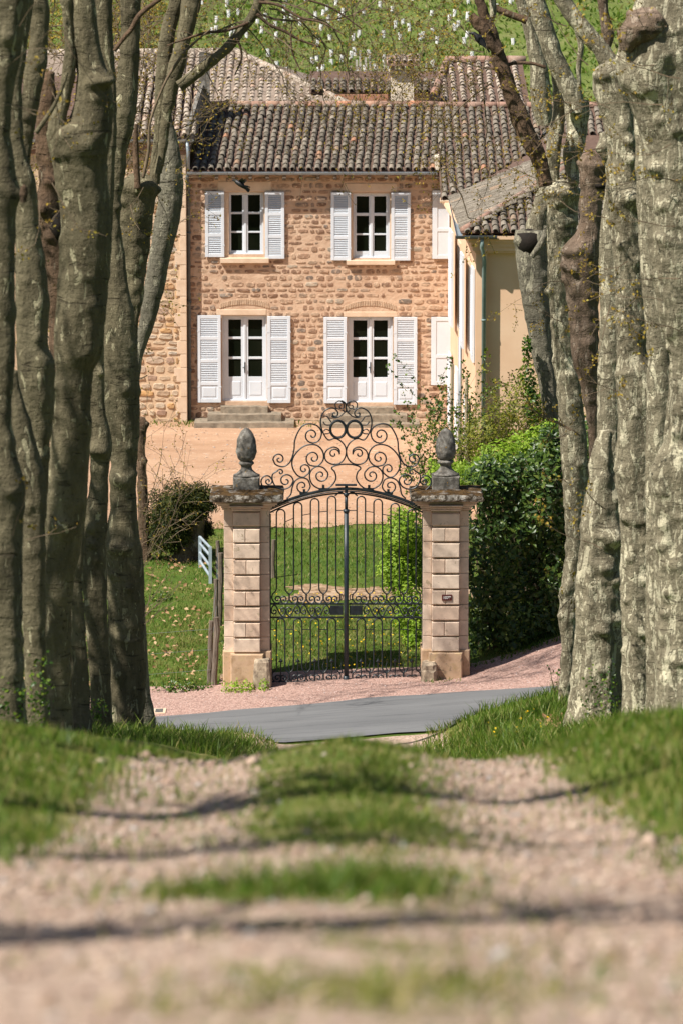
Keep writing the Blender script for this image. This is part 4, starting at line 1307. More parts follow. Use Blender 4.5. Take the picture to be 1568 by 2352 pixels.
for side, xs_, tops in ((-1, xsL, topsL), (1, xsR, topsR)):
    leaf = leaves_[side]
    for k in range(4):
        a, b = xs_[2 * k], xs_[2 * k + 1]
        bar(lyre(a, b, tops[k], 1357, 1386, 1), 'hairpin_bar', leaf)
        bar(lyre(a, b, 1420.5, 1538, 1566, 1), 'hairpin_bar', leaf)
        xm = (a + b) / 2
        # spear
        mb = MB(); mb.tube([I3((xm, 1562)), I3((xm, 1521))], .012, 5)
        c = I3((xm, 1520)); s = MG
        mb.v += [tuple(c + Vector((x * s, 0, z * s))) for x, z in ((-5.2, 0), (0, 8.5), (5.2, 0), (0, -2))]; n0 = len(mb.v) - 4
        mb.v += [tuple(c + Vector((0, -.03, 2.2 * s))), tuple(c + Vector((0, .03, 2.2 * s)))]
        for f in ((0, 1, 4), (1, 2, 4), (2, 3, 4), (3, 0, 4), (1, 0, 5), (2, 1, 5), (3, 2, 5), (0, 3, 5)): mb.f.append(tuple(n0 + q for q in f))
        mb.build('spear', MT['iron'], leaf)
    # cross links between the hairpins
    ends = [620.5] + xs_ + [789] if side < 0 else [800.5] + xs_ + [970.5]
    ups = [(1216, 1208), (1199, 1190), (1183.5, 1180), (1176, 1174), (1172.5, 1172.5)] if side < 0 else [(1172.5, 1172.5), (1174, 1177), (1181, 1185), (1191, 1199), (1208, 1216)]
    for k in range(5):
        a, b = ends[2 * k], ends[2 * k + 1]
        bar([(a, ups[k][0]), (b, ups[k][1])], 'cross_bar', leaf, .010, 4)
        bar([(a, 1445.7), (b, 1445.7)], 'cross_bar', leaf, .010, 4)
    # flames (wavy spikes)
    wv = [624.5] + [(xs_[2 * k + 1] + xs_[2 * k + 2]) / 2 for k in range(3)] + [783.5] if side < 0 else [805.5] + [(xs_[2 * k + 1] + xs_[2 * k + 2]) / 2 for k in range(3)] + [964]
    for x in wv:
        pts = [(x + 2.0 * math.sin(i * .95) * (1 - .05 * i), 1546 - i * 3.2) for i in range(11)]
        MB().tube([I3(p) for p in pts], [.012 * (1 - i / 12) + .003 for i in range(11)], 5).build('flame_spike', MT['iron'], leaf)
    # frieze of running scrolls between the two middle rails
    x0, x1 = (622, 757) if side < 0 else (833, 969)
    n = 4; wd = (x1 - x0) / n
    for k in range(n):
        xa = x0 + wd * k; up = (k % 2 == 0)
        yc = 1402.5; s = 1 if up else -1
        pts = [(xa + wd * .12, yc - s * 4), (xa + wd * .28, yc - s * 11.5), (xa + wd * .5, yc - s * 3), (xa + wd * .75, yc + s * 11), (xa + wd * .97, yc + s * 5)]
        c1 = (xa + wd * .26, yc + s * 1.5); c2 = (xa + wd * .80, yc - s * 1.5)
        st = spiral(c1, (xa + wd * .05, yc - s * 1), 1.1, .15, 18, ccw=(s < 0))
        en = spiral(c2, (xa + wd * .99, yc + s * 1), 1.1, .15, 18, ccw=(s < 0))
        mid = catmull([(xa + wd * .05, yc - s * 1), (xa + wd * .14, yc - s * 10), (xa + wd * .34, yc - s * 11.5), (xa + wd * .55, yc + s * 2), (xa + wd * .74, yc + s * 11.5), (xa + wd * .93, yc + s * 9), (xa + wd * .99, yc + s * 1)], 5)
        bar(list(reversed(st)) + mid[1:-1] + en, 'frieze_scroll', leaf, .0145, 5)
    # lock plate
    q0, q1 = (757.5, 788) if side < 0 else (802, 832)
    a, b = I3((q0, 1412)), I3((q1, 1391))
    MB().bbox(a.x, b.x, YI - .03, YI + .02, a.z, b.z, .006).build('lock_plate', MT['iron'], leaf)
    for xo in ((783.5,) if side < 0 else (806,)):
        ring = [(xo + 3.2 * math.cos(t * math.pi / 6), 1371 + 6.5 * math.sin(t * math.pi / 6)) for t in range(13)]
        bar(ring, 'link_ring', leaf, .010, 5)
# centre post of the closing stile
pm = MB(); pm.tube([I3((AXP, 1139), YI - .03), I3((AXP, 1170), YI - .03)], .030, 10); pm.tube([I3((AXP, 1170), YI - .03), I3((AXP, 1177), YI - .03)], .058, 10)
pm.tube([I3((AXP, 1177), YI - .03), I3((AXP, 1552), YI - .03)], .046, 12); pm.tube([I3((AXP, 1552), YI - .03), I3((AXP, 1570), YI - .03)], .058, 10); pm.tube([I3((AXP, 1132), YI - .03), I3((AXP, 1139), YI - .03)], .05, 8)
pm.build('closing_post', MT['post_iron'], gate, True)

# overthrow
ov = thing('iron_overthrow', (at(AXP, 1120, YI).x, YI, at(AXP, 1120, YI).z), 'wrought iron overthrow of scrolls with two ovals spanning the pillars above the gate', 'gate overthrow')
def arcy(x):
    t = abs(x - AXP) / 160
    return 1122.5 + 37 * t ** 1.85
am = MB()
am.tube([I3((AXP - 176 + 352 * i / 40, arcy(AXP - 176 + 352 * i / 40))) for i in range(41)], .030, 6)
am.tube([I3((AXP - 176 + 352 * i / 40, arcy(AXP - 176 + 352 * i / 40) + 5.5), YI - .03) for i in range(41)], .013, 5)
am.build('arch_bar', MT['iron'], ov)
def Q(c): return (564.5 + c[0] * .29592, 878 + c[1] * .29592)
SC = []
def scroll(pts, a=None, b=None, r=.0150, name='scroll'):
    """polyline in overthrow sketch units, optional spirals (centre, turns, ccw) at either end; mirrored to the other half"""
    P = [Q(p) for p in pts]
    mid = catmull(P, 6)
    if a: mid = list(reversed(spiral(Q(a[0]), P[0], a[1], .10, 24, a[2])))[:-1] + mid
    if b: mid = mid[:-1] + spiral(Q(b[0]), P[-1], b[1], .10, 24, b[2])
    for s in (1, -1):
        pp = [(AXP + s * (x - AXP) * 1.0, y) for x, y in mid]
        MB().tube([I3(p) for p in pp], r, 5).build(name, MT['iron'], ov)
# mirrored about sketch x = 778
scroll([(165, 838), (128, 800), (122, 760), (145, 730), (180, 728), (205, 755)], None, ((176, 768), 1.25, True))
scroll([(245, 690), (210, 715), (208, 760), (235, 810), (290, 830), (345, 810), (370, 765)], ((270, 698), 1.1, True), ((312, 765), 1.3, False))
scroll([(213, 600), (235, 640), (290, 655), (335, 630), (360, 585), (376, 520), (380, 460), (400, 400), (440, 340), (495, 322), (555, 338), (588, 385), (580, 435)], ((260, 597), 1.3, True), ((515, 410), 1.4, True))
scroll([(500, 645), (555, 650), (598, 610), (603, 555), (575, 505), (525, 483), (455, 495), (395, 545), (362, 605), (365, 665), (400, 720), (445, 737), (490, 705)], ((525, 588), 1.35, True), ((453, 675), 1.25, False))
scroll([(318, 902), (350, 870), (362, 815), (385, 765), (430, 742), (480, 755), (502, 805)], None, ((440, 806), 1.3, True))
scroll([(636, 700), (600, 662), (548, 655), (505, 690), (497, 745), (525, 800), (590, 830), (655, 812), (698, 755), (692, 700), (668, 670), (682, 652), (735, 638), (778, 636)], ((582, 722), 1.3, True), None)
scroll([(728, 560), (722, 520), (680, 503), (632, 525), (612, 565), (625, 610), (670, 636), (720, 632), (760, 600), (778, 545), (768, 495), (735, 455), (690, 436), (642, 447), (605, 400), (583, 335), (585, 275), (610, 225), (655, 200), (690, 205), (712, 228)], ((682, 556), 1.1, False), ((688, 245), 1.0, True), .0145)
scroll([(762, 190), (755, 160), (725, 145), (695, 165), (700, 200), (730, 210)], ((738, 186), .8, True), None, .012)
scroll([(750, 215), (772, 230), (778, 190), (768, 160), (740, 143)], None, None, .0145)
scroll([(665, 262), (690, 275), (730, 265), (765, 235)], None, None, .012)
scroll([(597, 262), (630, 265), (650, 290), (665, 310)], None, None, .012)
scroll([(600, 305), (620, 330), (655, 332)], None, None, .012)
scroll([(605, 380), (620, 365), (640, 370), (655, 385), (640, 398), (612, 400)], None, None, .012)
for s in (-1, 1):
    pts = [(AXP + s * (18.7 + 17.5 * math.cos(i * math.pi / 14)), 986 + 19.5 * math.sin(i * math.pi / 14)) for i in range(29)]
    MB().tube([I3(p) for p in pts], .026, 7).build('oval', MT['iron'], ov)
    for dx in (52, 96):
        x = AXP + s * dx
        c = I3((x, arcy(x) - 5))
        mb = MB(); mb.box(c.x - .09, c.x + .09, YI - .02, YI + .02, c.z - .03, c.z + .01); mb.box(c.x - .025, c.x + .025, YI - .02, YI + .02, c.z, c.z + .07)
        mb.build('bracket', MT['iron'], ov)
c = I3((AXP, 1118))
mb = MB(); mb.box(c.x - .20, c.x + .20, YI - .05, YI + .05, c.z + .02, c.z + .05); mb.box(c.x - .10, c.x + .10, YI - .05, YI + .05, c.z - .05, c.z - .02); mb.box(c.x - .03, c.x + .03, YI - .03, YI + .03, c.z - .12, c.z + .02)
mb.build('bracket', MT['iron'], ov)
x = AXP
ky = [(x - 26 + 52 * i / 20, 1134 + 4.5 * math.cos(i / 20 * 4 * math.pi)) for i in range(21)]
bar(ky, 'scroll', ov, .014)

# ------------------------------------------------------------------ foliage helpers
def leaves(name, pts, nrm, size, mat, parent=None, kind='stuff', seed=0, aspect=.45, fold=.25, jitter=.8):
    """one leaf of two folded faces at each point; nrm is the way the clump faces there"""
    rs = np.random.RandomState(seed)
    n = len(pts)
    nn = nrm + rs.normal(0, jitter, (n, 3)); nn /= np.linalg.norm(nn, axis=1)[:, None] + 1e-9
    a = rs.normal(0, 1, (n, 3)); a -= nn * (a * nn).sum(1)[:, None]; a /= np.linalg.norm(a, axis=1)[:, None] + 1e-9
    b = np.cross(nn, a)
    s = (size * rs.uniform(.6, 1.25, n))[:, None]
    base = pts; tip = pts + a * s; mid = pts + a * s * .45
    l = mid + b * s * aspect * .5 + nn * s * fold * .5; r = mid - b * s * aspect * .5 + nn * s * fold * .5
    V = np.stack([base, l, tip, r], 1).reshape(-1, 3)
    i = np.arange(n) * 4
    F = np.stack([np.stack([i, i + 1, i + 2], 1), np.stack([i, i + 2, i + 3], 1)], 1).reshape(-1, 3)
    return np_obj(name, V, F, mat, parent, False, kind)

def blob_points(n, centre, rad, seed, shell=.55, noise_s=2.5, amp=.25):
    rs = np.random.RandomState(seed)
    d = rs.normal(0, 1, (n, 3)); d /= np.linalg.norm(d, axis=1)[:, None]
    lump = 1 + amp * (np.sin(d[:, 0] * noise_s * 2.1 + seed) * np.sin(d[:, 1] * noise_s * 1.7 + seed * 2) + .7 * np.sin(d[:, 2] * noise_s * 2.9 + d[:, 0] * 4 + seed))
    r = (shell + (1 - shell) * rs.uniform(0, 1, n) ** .7) * lump
    p = np.array(centre) + d * r[:, None] * np.array(rad)
    return p, d

NS = lambda x, y, s, q: .5 + .5 * wob(x, y, s, q)
def grass_blades(name, x, y, h, w, mat, seed, lean=.35):
    rs = np.random.RandomState(seed)
    n = len(x)
    z = ground_z(x, y) - .01
    th = rs.uniform(0, 2 * math.pi, n); la = rs.uniform(0, 2 * math.pi, n)
    hh = h * rs.uniform(.45, 1.3, n) * (.55 + .95 * NS(x, y, 3.3, 6.0) * (.5 + NS(x, y, 9.0, 1.0))); ww = w * rs.uniform(.7, 1.3, n); le = hh * lean * rs.uniform(.2, 1.6, n)
    dx, dy = np.cos(th) * ww / 2, np.sin(th) * ww / 2
    lx, ly = np.cos(la) * le, np.sin(la) * le
    P = lambda sx, k, zz: np.stack([x + sx * dx + lx * k, y + sx * dy + ly * k, z + hh * zz], 1)
    V = np.stack([P(-1, 0, 0), P(1, 0, 0), P(.75, .35, .55), P(-.75, .35, .55), P(0, 1, 1)], 1).reshape(-1, 3)
    i = np.arange(n) * 5
    F = np.stack([np.stack([i, i + 1, i + 2], 1), np.stack([i, i + 2, i + 3], 1), np.stack([i + 3, i + 2, i + 4], 1)], 1).reshape(-1, 3)
    return np_obj(name, V, F, mat, None, False, 'stuff')

def scatter(n, x0, x1, y0, y1, seed, keep=None, clump=0):
    rs = np.random.RandomState(seed)
    x, y = rs.uniform(x0, x1, n), rs.uniform(y0, y1, n)
    if keep is not None:
        k = keep(x, y, rs.uniform(0, 1, n)); x, y = x[k], y[k]
    return x, y


# grass of the avenue banks, hump, verges, lawn
def kb(x, y, u):
    ax = np.abs(x)
    edge = np.where(x < 0, 1.02, 1.08) + .10 * np.sin(y * 1.3 + x)
    p = (sstep(edge - .12, edge + .30, ax) + .22 * sstep(edge - .45, edge, ax) * NS(x, y, 4.5, 2.5)) * np.where(x < 0, sstep(11.2, 14.0, y), .25 + .75 * sstep(10, 14.5, y)) * (.55 + .45 * NS(x, y, 2.2, 1.0))
    return u < p
x, y = scatter(190000, -4.6, 4.6, 6.5, 30, 11, kb)
grass_blades('grass', x, y, .070, .011, MT['grass'], 1, .5)
x, y = scatter(40000, -3.2, 3.2, 6.5, 28, 12, lambda x, y, u: kb(x, y, u * 1.4) & (NS(x, y, 1.1, 4) > .40))
grass_blades('dry_grass', x, y, .06, .008, MT['dry_grass'], 2, .7)
def kh(x, y, u):
    a = np.exp(-((x - .03 * np.sin(y)) / .34) ** 4)
    a = np.exp(-((x - .03 * np.sin(y)) / .44) ** 2)
    strong = sstep(12.6, 18.0, y) * sstep(27, 23.5, y) + 1.5 * np.exp(-((y - 11.25) / .45) ** 2) * np.exp(-((x + .10) / .40) ** 4) + .55 * np.exp(-((y - 15.0) / .9) ** 2) + .45 * np.exp(-((y - 7.4) / .45) ** 2) * (x > -.35)
    return u < a * strong * (.15 + .85 * NS(x, y, 3.1, 2.0) ** 1.5)
x, y = scatter(60000, -.8, .8, 6.5, 28, 13, kh)
grass_blades('grass', x, y, .050, .010, MT['grass'], 3, .7)
x, y = scatter(9000, -.7, .5, 10.4, 12.2, 41, lambda x, y, u: u < np.exp(-((x + .14 - .05 * np.sin(y * 6)) / .34) ** 2 - ((y - 11.25) / .50) ** 2) * (.15 + .85 * NS(x, y, 5, 1)))
grass_blades('grass', x, y, .075, .010, MT['grass'], 42, .6)
x, y = scatter(5000, -.6, .6, 6.4, 8.2, 43, lambda x, y, u: u < .7 * np.exp(-((x - .02) / .36) ** 4 - ((y - 7.3) / .5) ** 2) * NS(x, y, 5, 3))
grass_blades('dry_grass', x, y, .05, .009, MT['dry_grass'], 44, .8)
x, y = scatter(40000, -1.5, 1.5, 6.5, 26, 14, lambda x, y, u: (u < .7 * np.exp(-(x / .55) ** 2) * (NS(x, y, 2.4, 5) > .45) + .12 * (NS(x, y, 3.4, 8) > .7)))
grass_blades('dry_grass', x, y, .04, .008, MT['dry_grass'], 4, .8)
x, y = scatter(90000, -8, 8, 52, 74.1, 15, lambda x, y, u: (np.abs(x) > 1.05 + .15 * np.sin(y * 1.2 + x) + .25 * sstep(70, 74, y) * (x < 0) + .35 * sstep(66, 74, y) * (x > 0)) & (u < .75 + .25 * NS(x, y, 1.5, 3)))
grass_blades('grass', x, y, .17, .016, MT['grass'], 5, .6)
x, y = scatter(60000, -9, 4.5, 79.4, 96, 16, lambda x, y, u: ((x > -1.4) | (y > 80.2) & (x < -2.2) | (y > 80.9)) & ~((x > -1.5) & (x < 1.6) & (y < 81.2)) & ~(trk_keep(x, y) & (u < .93)) & ~((x > 2.3) & (y < 81.3)) & (u < .35 + .65 * NS(x, y, .9, 7)))
grass_blades('grass', x, y, .075, .018, MT['grass'], 6, .8)
x, y = scatter(42000, -9, 3.5, 79.4, 95.5, 17, lambda x, y, u: ((x < -2.3) & (y > 80.15) | (y > 81.2)) & ((y < 87.2) | (u < .25)) & ~((x > 2.3) & (y < 81.3)) & (NS(x, y, .8, 9) + .4 * u > .40))
grass_blades('dry_grass', x, y, .10, .014, MT['dry_grass'], 7, .8)
x, y = scatter(1500, -6, 3, 109.0, 109.85, 18, lambda x, y, u: (u < NS(x, y, 1.3, 2) - .15))
grass_blades('grass', x, y, .10, .03, MT['grass'], 8, .7)
x, y = scatter(700, 2.3, 4.6, 80.6, 81.9, 19, lambda x, y, u: np.abs(y - 80.75 - .40 * (x - 2.3)) < .12 + .1 * u)
grass_blades('grass', x, y, .10, .03, MT['grass'], 9, .8)
# rough tussocks on the vineyard slope
rs_ = np.random.RandomState(90)
x = rs_.uniform(-13, 11, 16000); y = rs_.uniform(137, 172, 16000)
k = NS(x, y, .9, 2) + .5 * rs_.uniform(0, 1, 16000) > .62; x, y = x[k], y[k]
gz_keep = ground_z
ground_z = hill_z
grass_blades('grass', x, y, .15, .10, MT['grass'], 91, .9)
ground_z = gz_keep
# yellow flowers, dead leaves
x, y = scatter(260, -1.4, 1.7, 80.9, 88, 20)
x2, y2 = scatter(26, 2.4, 3.4, 62, 71, 21)
x = np.concatenate([x, x2]); y = np.concatenate([y, y2])
P3 = np.stack([x, y, ground_z(x, y) + .10], 1); leaves('flowers', P3, np.tile([0, -.5, .8], (len(x), 1)), .045, MT['flower'], None, 'stuff', 3, 1.0, .1, .4)
x, y = scatter(1300, -7, -2.3, 80, 92, 22, lambda x, y, u: u < .15 + .9 * NS(x, y, .9, 3) ** 2)
P3 = np.stack([x, y, ground_z(x, y) + .05], 1); leaves('fallen_leaves', P3, np.tile([0, -.4, .9], (len(x), 1)), .10, MT['dead_leaf'], None, 'stuff', 4, .7, .4, .4)
x, y = scatter(420, 3.2, 4.6, 60, 68, 23)
P3 = np.stack([x, y, ground_z(x, y) + .05], 1); leaves('fallen_leaves', P3, np.tile([0, -.4, .9], (len(x), 1)), .10, MT['dead_leaf'], None, 'stuff', 5, .7, .4, .4)

# loose stones on the track
def pebbles(name, x, y, smin, smax, mat, seed):
    rs = np.random.RandomState(seed); n = len(x)
    dirs = np.array([(1, 0, 0), (0, 1, 0), (-1, 0, 0), (0, -1, 0), (0, 0, 1), (0, 0, -1.)])
    F0 = np.array([(0, 1, 4), (1, 2, 4), (2, 3, 4), (3, 0, 4), (1, 0, 5), (2, 1, 5), (3, 2, 5), (0, 3, 5)])
    s = smin + (smax - smin) * rs.uniform(0, 1, n) ** 3
    V = dirs[None] * s[:, None, None] * rs.uniform(.55, 1.1, (n, 6, 1))
    th = rs.uniform(0, 6.28, n); c_, s_ = np.cos(th)[:, None], np.sin(th)[:, None]
    V = np.stack([V[..., 0] * c_ - V[..., 1] * s_, V[..., 0] * s_ + V[..., 1] * c_, V[..., 2] * .65], -1)
    V += np.stack([x, y, ground_z(x, y) + .008 + s * .2], 1)[:, None]
    F = (F0[None] + (np.arange(n) * 6)[:, None, None]).reshape(-1, 3)
    return np_obj(name, V.reshape(-1, 3), F, mat, None, False, 'stuff')
MT['pebble'] = rand_mat('pebble', [(0, rgba(.24, .16, .12)), (.4, rgba(.40, .28, .21)), (.8, rgba(.54, .42, .33)), (1, rgba(.34, .32, .31))], scale=20, vary=.2, bump=.2)
MT['pink_pebble'] = rand_mat('pink_pebble', [(0, rgba(.36, .20, .16)), (.4, rgba(.50, .31, .26)), (.8, rgba(.62, .43, .37)), (1, rgba(.46, .40, .38))], scale=20, vary=.2, bump=.2)
x, y = scatter(15000, -1.6, 1.6, 6.3, 26, 31, lambda x, y, u: u < track_mask(x, y) * .95 + .03)
pebbles('gravel', x, y, .005, .026, MT['pebble'], 1)
x, y = scatter(60, -1.5, 1.5, 6.3, 24, 34, lambda x, y, u: u < .25 + .7 * track_mask(x, y))
pebbles('gravel', x, y, .02, .065, MT['pebble'], 5)
x, y = scatter(9000, -6, 6, 77.9, 82.6, 32, lambda x, y, u: fore_keep(x, y))
pebbles('gravel', x, y, .008, .028, MT['pink_pebble'], 2)
x, y = scatter(2600, -5.5, 2.6, 96.2, 109.3, 33)
pebbles('gravel', x, y, .010, .045, MT['pebble'], 3)
# ------------------------------------------------------------------ plane trees
def q5(x, y): return x * .3467, y * .3467
def q6(x, y): return x * .3733, 815.4 + y * .3733
def q7(x, y): return 1003.5 + x * .36, y * .36
def q8(x, y): return 1003.5 + x * .3866, 815.4 + y * .3866
QF = {5: q5, 6: q6, 7: q7, 8: q8}

def conv(rows):
    out = []
    for q, y, a, b in rows:
        f = QF[q]
        xa, yy = f(a, y); xb, _ = f(b, y)
        out.append((yy, xa, xb))
    out.sort()
    return out

def trunk_mesh(name, rows, Y, mat, parent, seed=0, bumps=(), flare=.25, ext=0.0, ground=True, flute=.03, wrinkle=.012, n=32, step=6.0, lean_y=0.0, rough=1.0, ydep=.9):
    """upright stem whose left and right outlines are given down the view; round in plan, with burls and bark relief"""
    rows = conv(rows) if len(rows[0]) == 4 else sorted(rows)
    ys_ = np.array([r[0] for r in rows]); xa = np.array([r[1] for r in rows]); xb = np.array([r[2] for r in rows])
    m = max(4, int((ys_[-1] - ys_[0]) / step))
    yy = np.linspace(ys_[0], ys_[-1], m)
    def sm(v):
        f = np.interp(yy, ys_, v); k = np.array([.06, .12, .2, .24, .2, .12, .06])
        return np.convolve(np.pad(f, 3, mode='edge'), k, mode='valid')
    A, B = sm(xa), sm(xb)
    rings = []
    for i in range(m):
        c = at((A[i] + B[i]) / 2, yy[i], Y); r = (B[i] - A[i]) / 2 * mpp(yy[i], Y)
        rings.append((c, r))
    if ext > 0:       # continue the stem above the frame
        c0, r0 = rings[0]; c1, _ = rings[min(12, m - 1)]
        d = (c0 - c1).normalized(); d.y += .05
        top = []
        k = int(ext / .25)
        for j in range(k, 0, -1):
            t = j / k
            w_ = Vector((math.sin(seed + t * 3) * .25 * t, 0, 0))
            top.append((c0 + d * ext * t + w_, max(.02, r0 * (1 - .8 * t))))
        rings = top + rings
    if ground:
        c, r = rings[-1]
        g = gz(c.x, Y) - .25
        k = int(max(1, (c.z - g) / .15))
        for j in range(1, k + 1):
            rings.append((Vector((c.x, c.y, c.z + (g - c.z) * j / k)), r))
        tot = len(rings)
        zb = g
        for j in range(tot):
            c, r = rings[j]
            h = c.z - g
            if h < .9 and flare:
                rings[j] = (c, r * (1 + flare * (1 - h / .9) ** 2))
    bl = []
    for (q, bx, by, br, bh) in bumps:
        px, py = QF[q](bx, by)
        i = min(range(len(rings)), key=lambda j: abs(rings[j][0].z - zat(py, Y)))
        c, r = rings[i]
        X = xat(px, py, Y); dx = max(-r * .98, min(r * .98, X - c.x))
        pos = Vector((c.x + dx, c.y - math.sqrt(max(r * r - dx * dx, 0)) * ydep, zat(py, Y)))
        s = mpp(py, Y)
        bl.append((pos, br * s, bh * s))
    V = []
    so = seed * 7.31
    for c, r in rings:
        for k in range(n):
            th = 2 * math.pi * k / n
            ct, st = math.cos(th), math.sin(th)
            p = Vector((c.x + r * ct, c.y + r * st * ydep, c.z))
            f = flute * r * 2.2 * mnoise.noise(Vector((ct * 2.2 + so, st * 2.2, c.z * .55)))
            f += .020 * rough * r * 4 * mnoise.noise(Vector((p.x * 2.4, p.y * 2.4 + so, p.z * 1.9))) * .6
            f += .012 * rough * mnoise.noise(Vector((p.x * 7, p.y * 7, p.z * 6 + so)))
            wv = mnoise.noise(Vector((p.x * 3 + so, p.y * 3, c.z * 5.0 + 1.5 * mnoise.noise(p * 1.5))))
            f += wrinkle * max(0, wv - .15) * 2.2
            for bp, br, bh in bl:
                d2 = (p - bp).length_squared / (br * br)
                if d2 < 5: f += bh * 1.25 * math.exp(-d2 * 1.3)
            V.append((p.x + ct * f, p.y + st * f, p.z))
    F = []
    m = len(rings)
    for i in range(m - 1):
        for k in range(n):
            k2 = (k + 1) % n
            F.append((i * n + k, (i + 1) * n + k, (i + 1) * n + k2, i * n + k2))
    me = bpy.data.meshes.new(name)
    c = rings[0][0]
    V.append((c.x, c.y, c.z + .03 * (0 if ext else 1))); ti = len(V) - 1
    for k in range(n): F.append((k, (k + 1) % n, ti))
    me.from_pydata(V, [], F); me.materials.append(mat)
    me.polygons.foreach_set('use_smooth', [True] * len(me.polygons)); me.update()
    o = bpy.data.objects.new(name, me)
    return link(o, parent), rings

def limb(name, pts, Y, mat, parent, seed=0, n=14, dy=0.0, rough=1.0, ext=0.0):
    """slanting limb through view points (px, py, radius px), running back by dy metres"""
    k = 8
    P = []
    m = len(pts)
    for i in range(m - 1):
        for s in range(k):
            t = s / k
            p0, p1, p2, p3 = pts[max(i - 1, 0)], pts[i], pts[i + 1], pts[min(i + 2, m - 1)]
            q = [.5 * (2 * p1[d] + (-p0[d] + p2[d]) * t + (2 * p0[d] - 5 * p1[d] + 4 * p2[d] - p3[d]) * t * t + (-p0[d] + 3 * p1[d] - 3 * p2[d] + p3[d]) * t ** 3) for d in range(3)]
            P.append((q, (i + t) / (m - 1)))
    P.append((list(pts[-1]), 1.0))
    path, rad = [], []
    for q, t in P:
        y = Y + dy * t
        p = at(q[0], q[1], y)
        path.append(p); rad.append(max(.004, q[2] * mpp(q[1], y)))
    if ext:
        d = (path[-1] - path[-3]).normalized()
        for j in range(1, 9):
            path.append(path[-1] + d * ext / 8 + Vector((R.uniform(-.05, .05), R.uniform(-.03, .06), .02))); rad.append(rad[-1] * .84)
    mb = MB(); mb.tube(path, rad, n)
    so = seed * 3.7
    for i, v in enumerate(mb.v):
        ring = min(i // n, len(path) - 1)
        c = path[ring]; r = rad[ring]
        d = Vector(v) - c
        if d.length < 1e-6: continue
        d.normalize()
        f = rough * (.14 * r * mnoise.noise(Vector(v) * 4 + Vector((so, 0, 0))) + .10 * r * mnoise.noise(Vector(v) * 11 + Vector((0, so, 0))))
        mb.v[i] = tuple(Vector(v) + d * f)
    return mb.build(name, mat, parent, True), path, rad

class Twigs:
    def __init__(s, seed):
        s.r = random.Random(seed); s.mb = MB(); s.bp = []; s.bn = []
    def grow(s, p, d, L, r, lvl, droop=.0, budden=.5, wig=.34, n=4, cs_=1.0):
        rr = s.r
        steps = max(3, int(L / .14))
        pts, rad = [p.copy()], [r]
        q = p.copy(); d = d.normalized()
        for i in range(steps):
            d = (d + Vector((rr.gauss(0, wig), rr.gauss(0, wig * .7), rr.gauss(0, wig) - droop)) * .55).normalized()
            q = q + d * (L / steps)
            pts.append(q.copy()); rad.append(max(.003, r * (1 - .8 * (i + 1) / steps)))
            if lvl > 0 and rr.random() < .55:
                sd = (d + Vector((rr.gauss(0, .8), rr.gauss(0, .5), rr.gauss(0, .8)))).normalized()
                s.grow(q, sd, L * rr.uniform(.25, .55) * cs_, max(.003, rad[-1] * .6), lvl - 1, droop, budden, wig, 3, cs_)
            if lvl <= 1 and rr.random() < budden:
                s.bp.append(tuple(q)); s.bn.append((rr.gauss(0, 1), rr.gauss(0, 1) - .6, rr.gauss(0, 1)))
        s.bp.append(tuple(q)); s.bn.append((0, -1, 0))
        s.mb.tube(pts, rad, n if lvl > 0 else 3, cap=False)
    def build(s, parent, size=.055, mat='twig', bud='bud', kt='twigs', kb='buds', mult=2):
        if s.mb.v: s.mb.build(kt, MT[mat], parent, kind='stuff')
        if s.bp:
            rs = np.random.RandomState(5)
            P = np.repeat(np.array(s.bp), mult, 0); P = P + rs.normal(0, size * .35, P.shape); Nn = np.repeat(np.array(s.bn, float), mult, 0)
            leaves(kb, P, Nn, size, MT[bud], parent, 'stuff', 9, .6, .3, .8)

def tree_root(px, py, Y, label, group='plane trees of the avenue', name='plane_tree'):
    x = xat(px, py, Y)
    return thing(name, (x, Y, gz(x, Y)), label, 'tree', group)

BL_, BR_, BD_, BRD, BG_ = MT['bark_left'], MT['bark_right'], MT['bark_dead'], MT['bark_red'], MT['bark_grey']

# ---- left row
tA = tree_root(20, 1640, 41, 'dark plane trunk at the left picture edge, nearest of the left row')
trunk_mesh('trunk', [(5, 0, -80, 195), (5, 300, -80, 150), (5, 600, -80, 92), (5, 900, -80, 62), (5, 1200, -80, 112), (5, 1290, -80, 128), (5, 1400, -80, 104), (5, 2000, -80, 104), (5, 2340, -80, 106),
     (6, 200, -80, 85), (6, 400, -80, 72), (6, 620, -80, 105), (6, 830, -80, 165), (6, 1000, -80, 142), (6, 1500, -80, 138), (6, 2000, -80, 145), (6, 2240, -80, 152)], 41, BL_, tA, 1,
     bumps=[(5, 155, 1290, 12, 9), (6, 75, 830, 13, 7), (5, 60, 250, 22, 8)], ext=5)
kn = MB(); p = at(*q5(158, 1295), 41 - .10)
trunk_mesh('burl', [(q5(0, 1240)[1], q5(140, 0)[0], q5(182, 0)[0]), (q5(0, 1290)[1], q5(132, 0)[0], q5(190, 0)[0]), (q5(0, 1340)[1], q5(142, 0)[0], q5(178, 0)[0])], 40.8, BRD, tA, 3, ground=False, step=2)

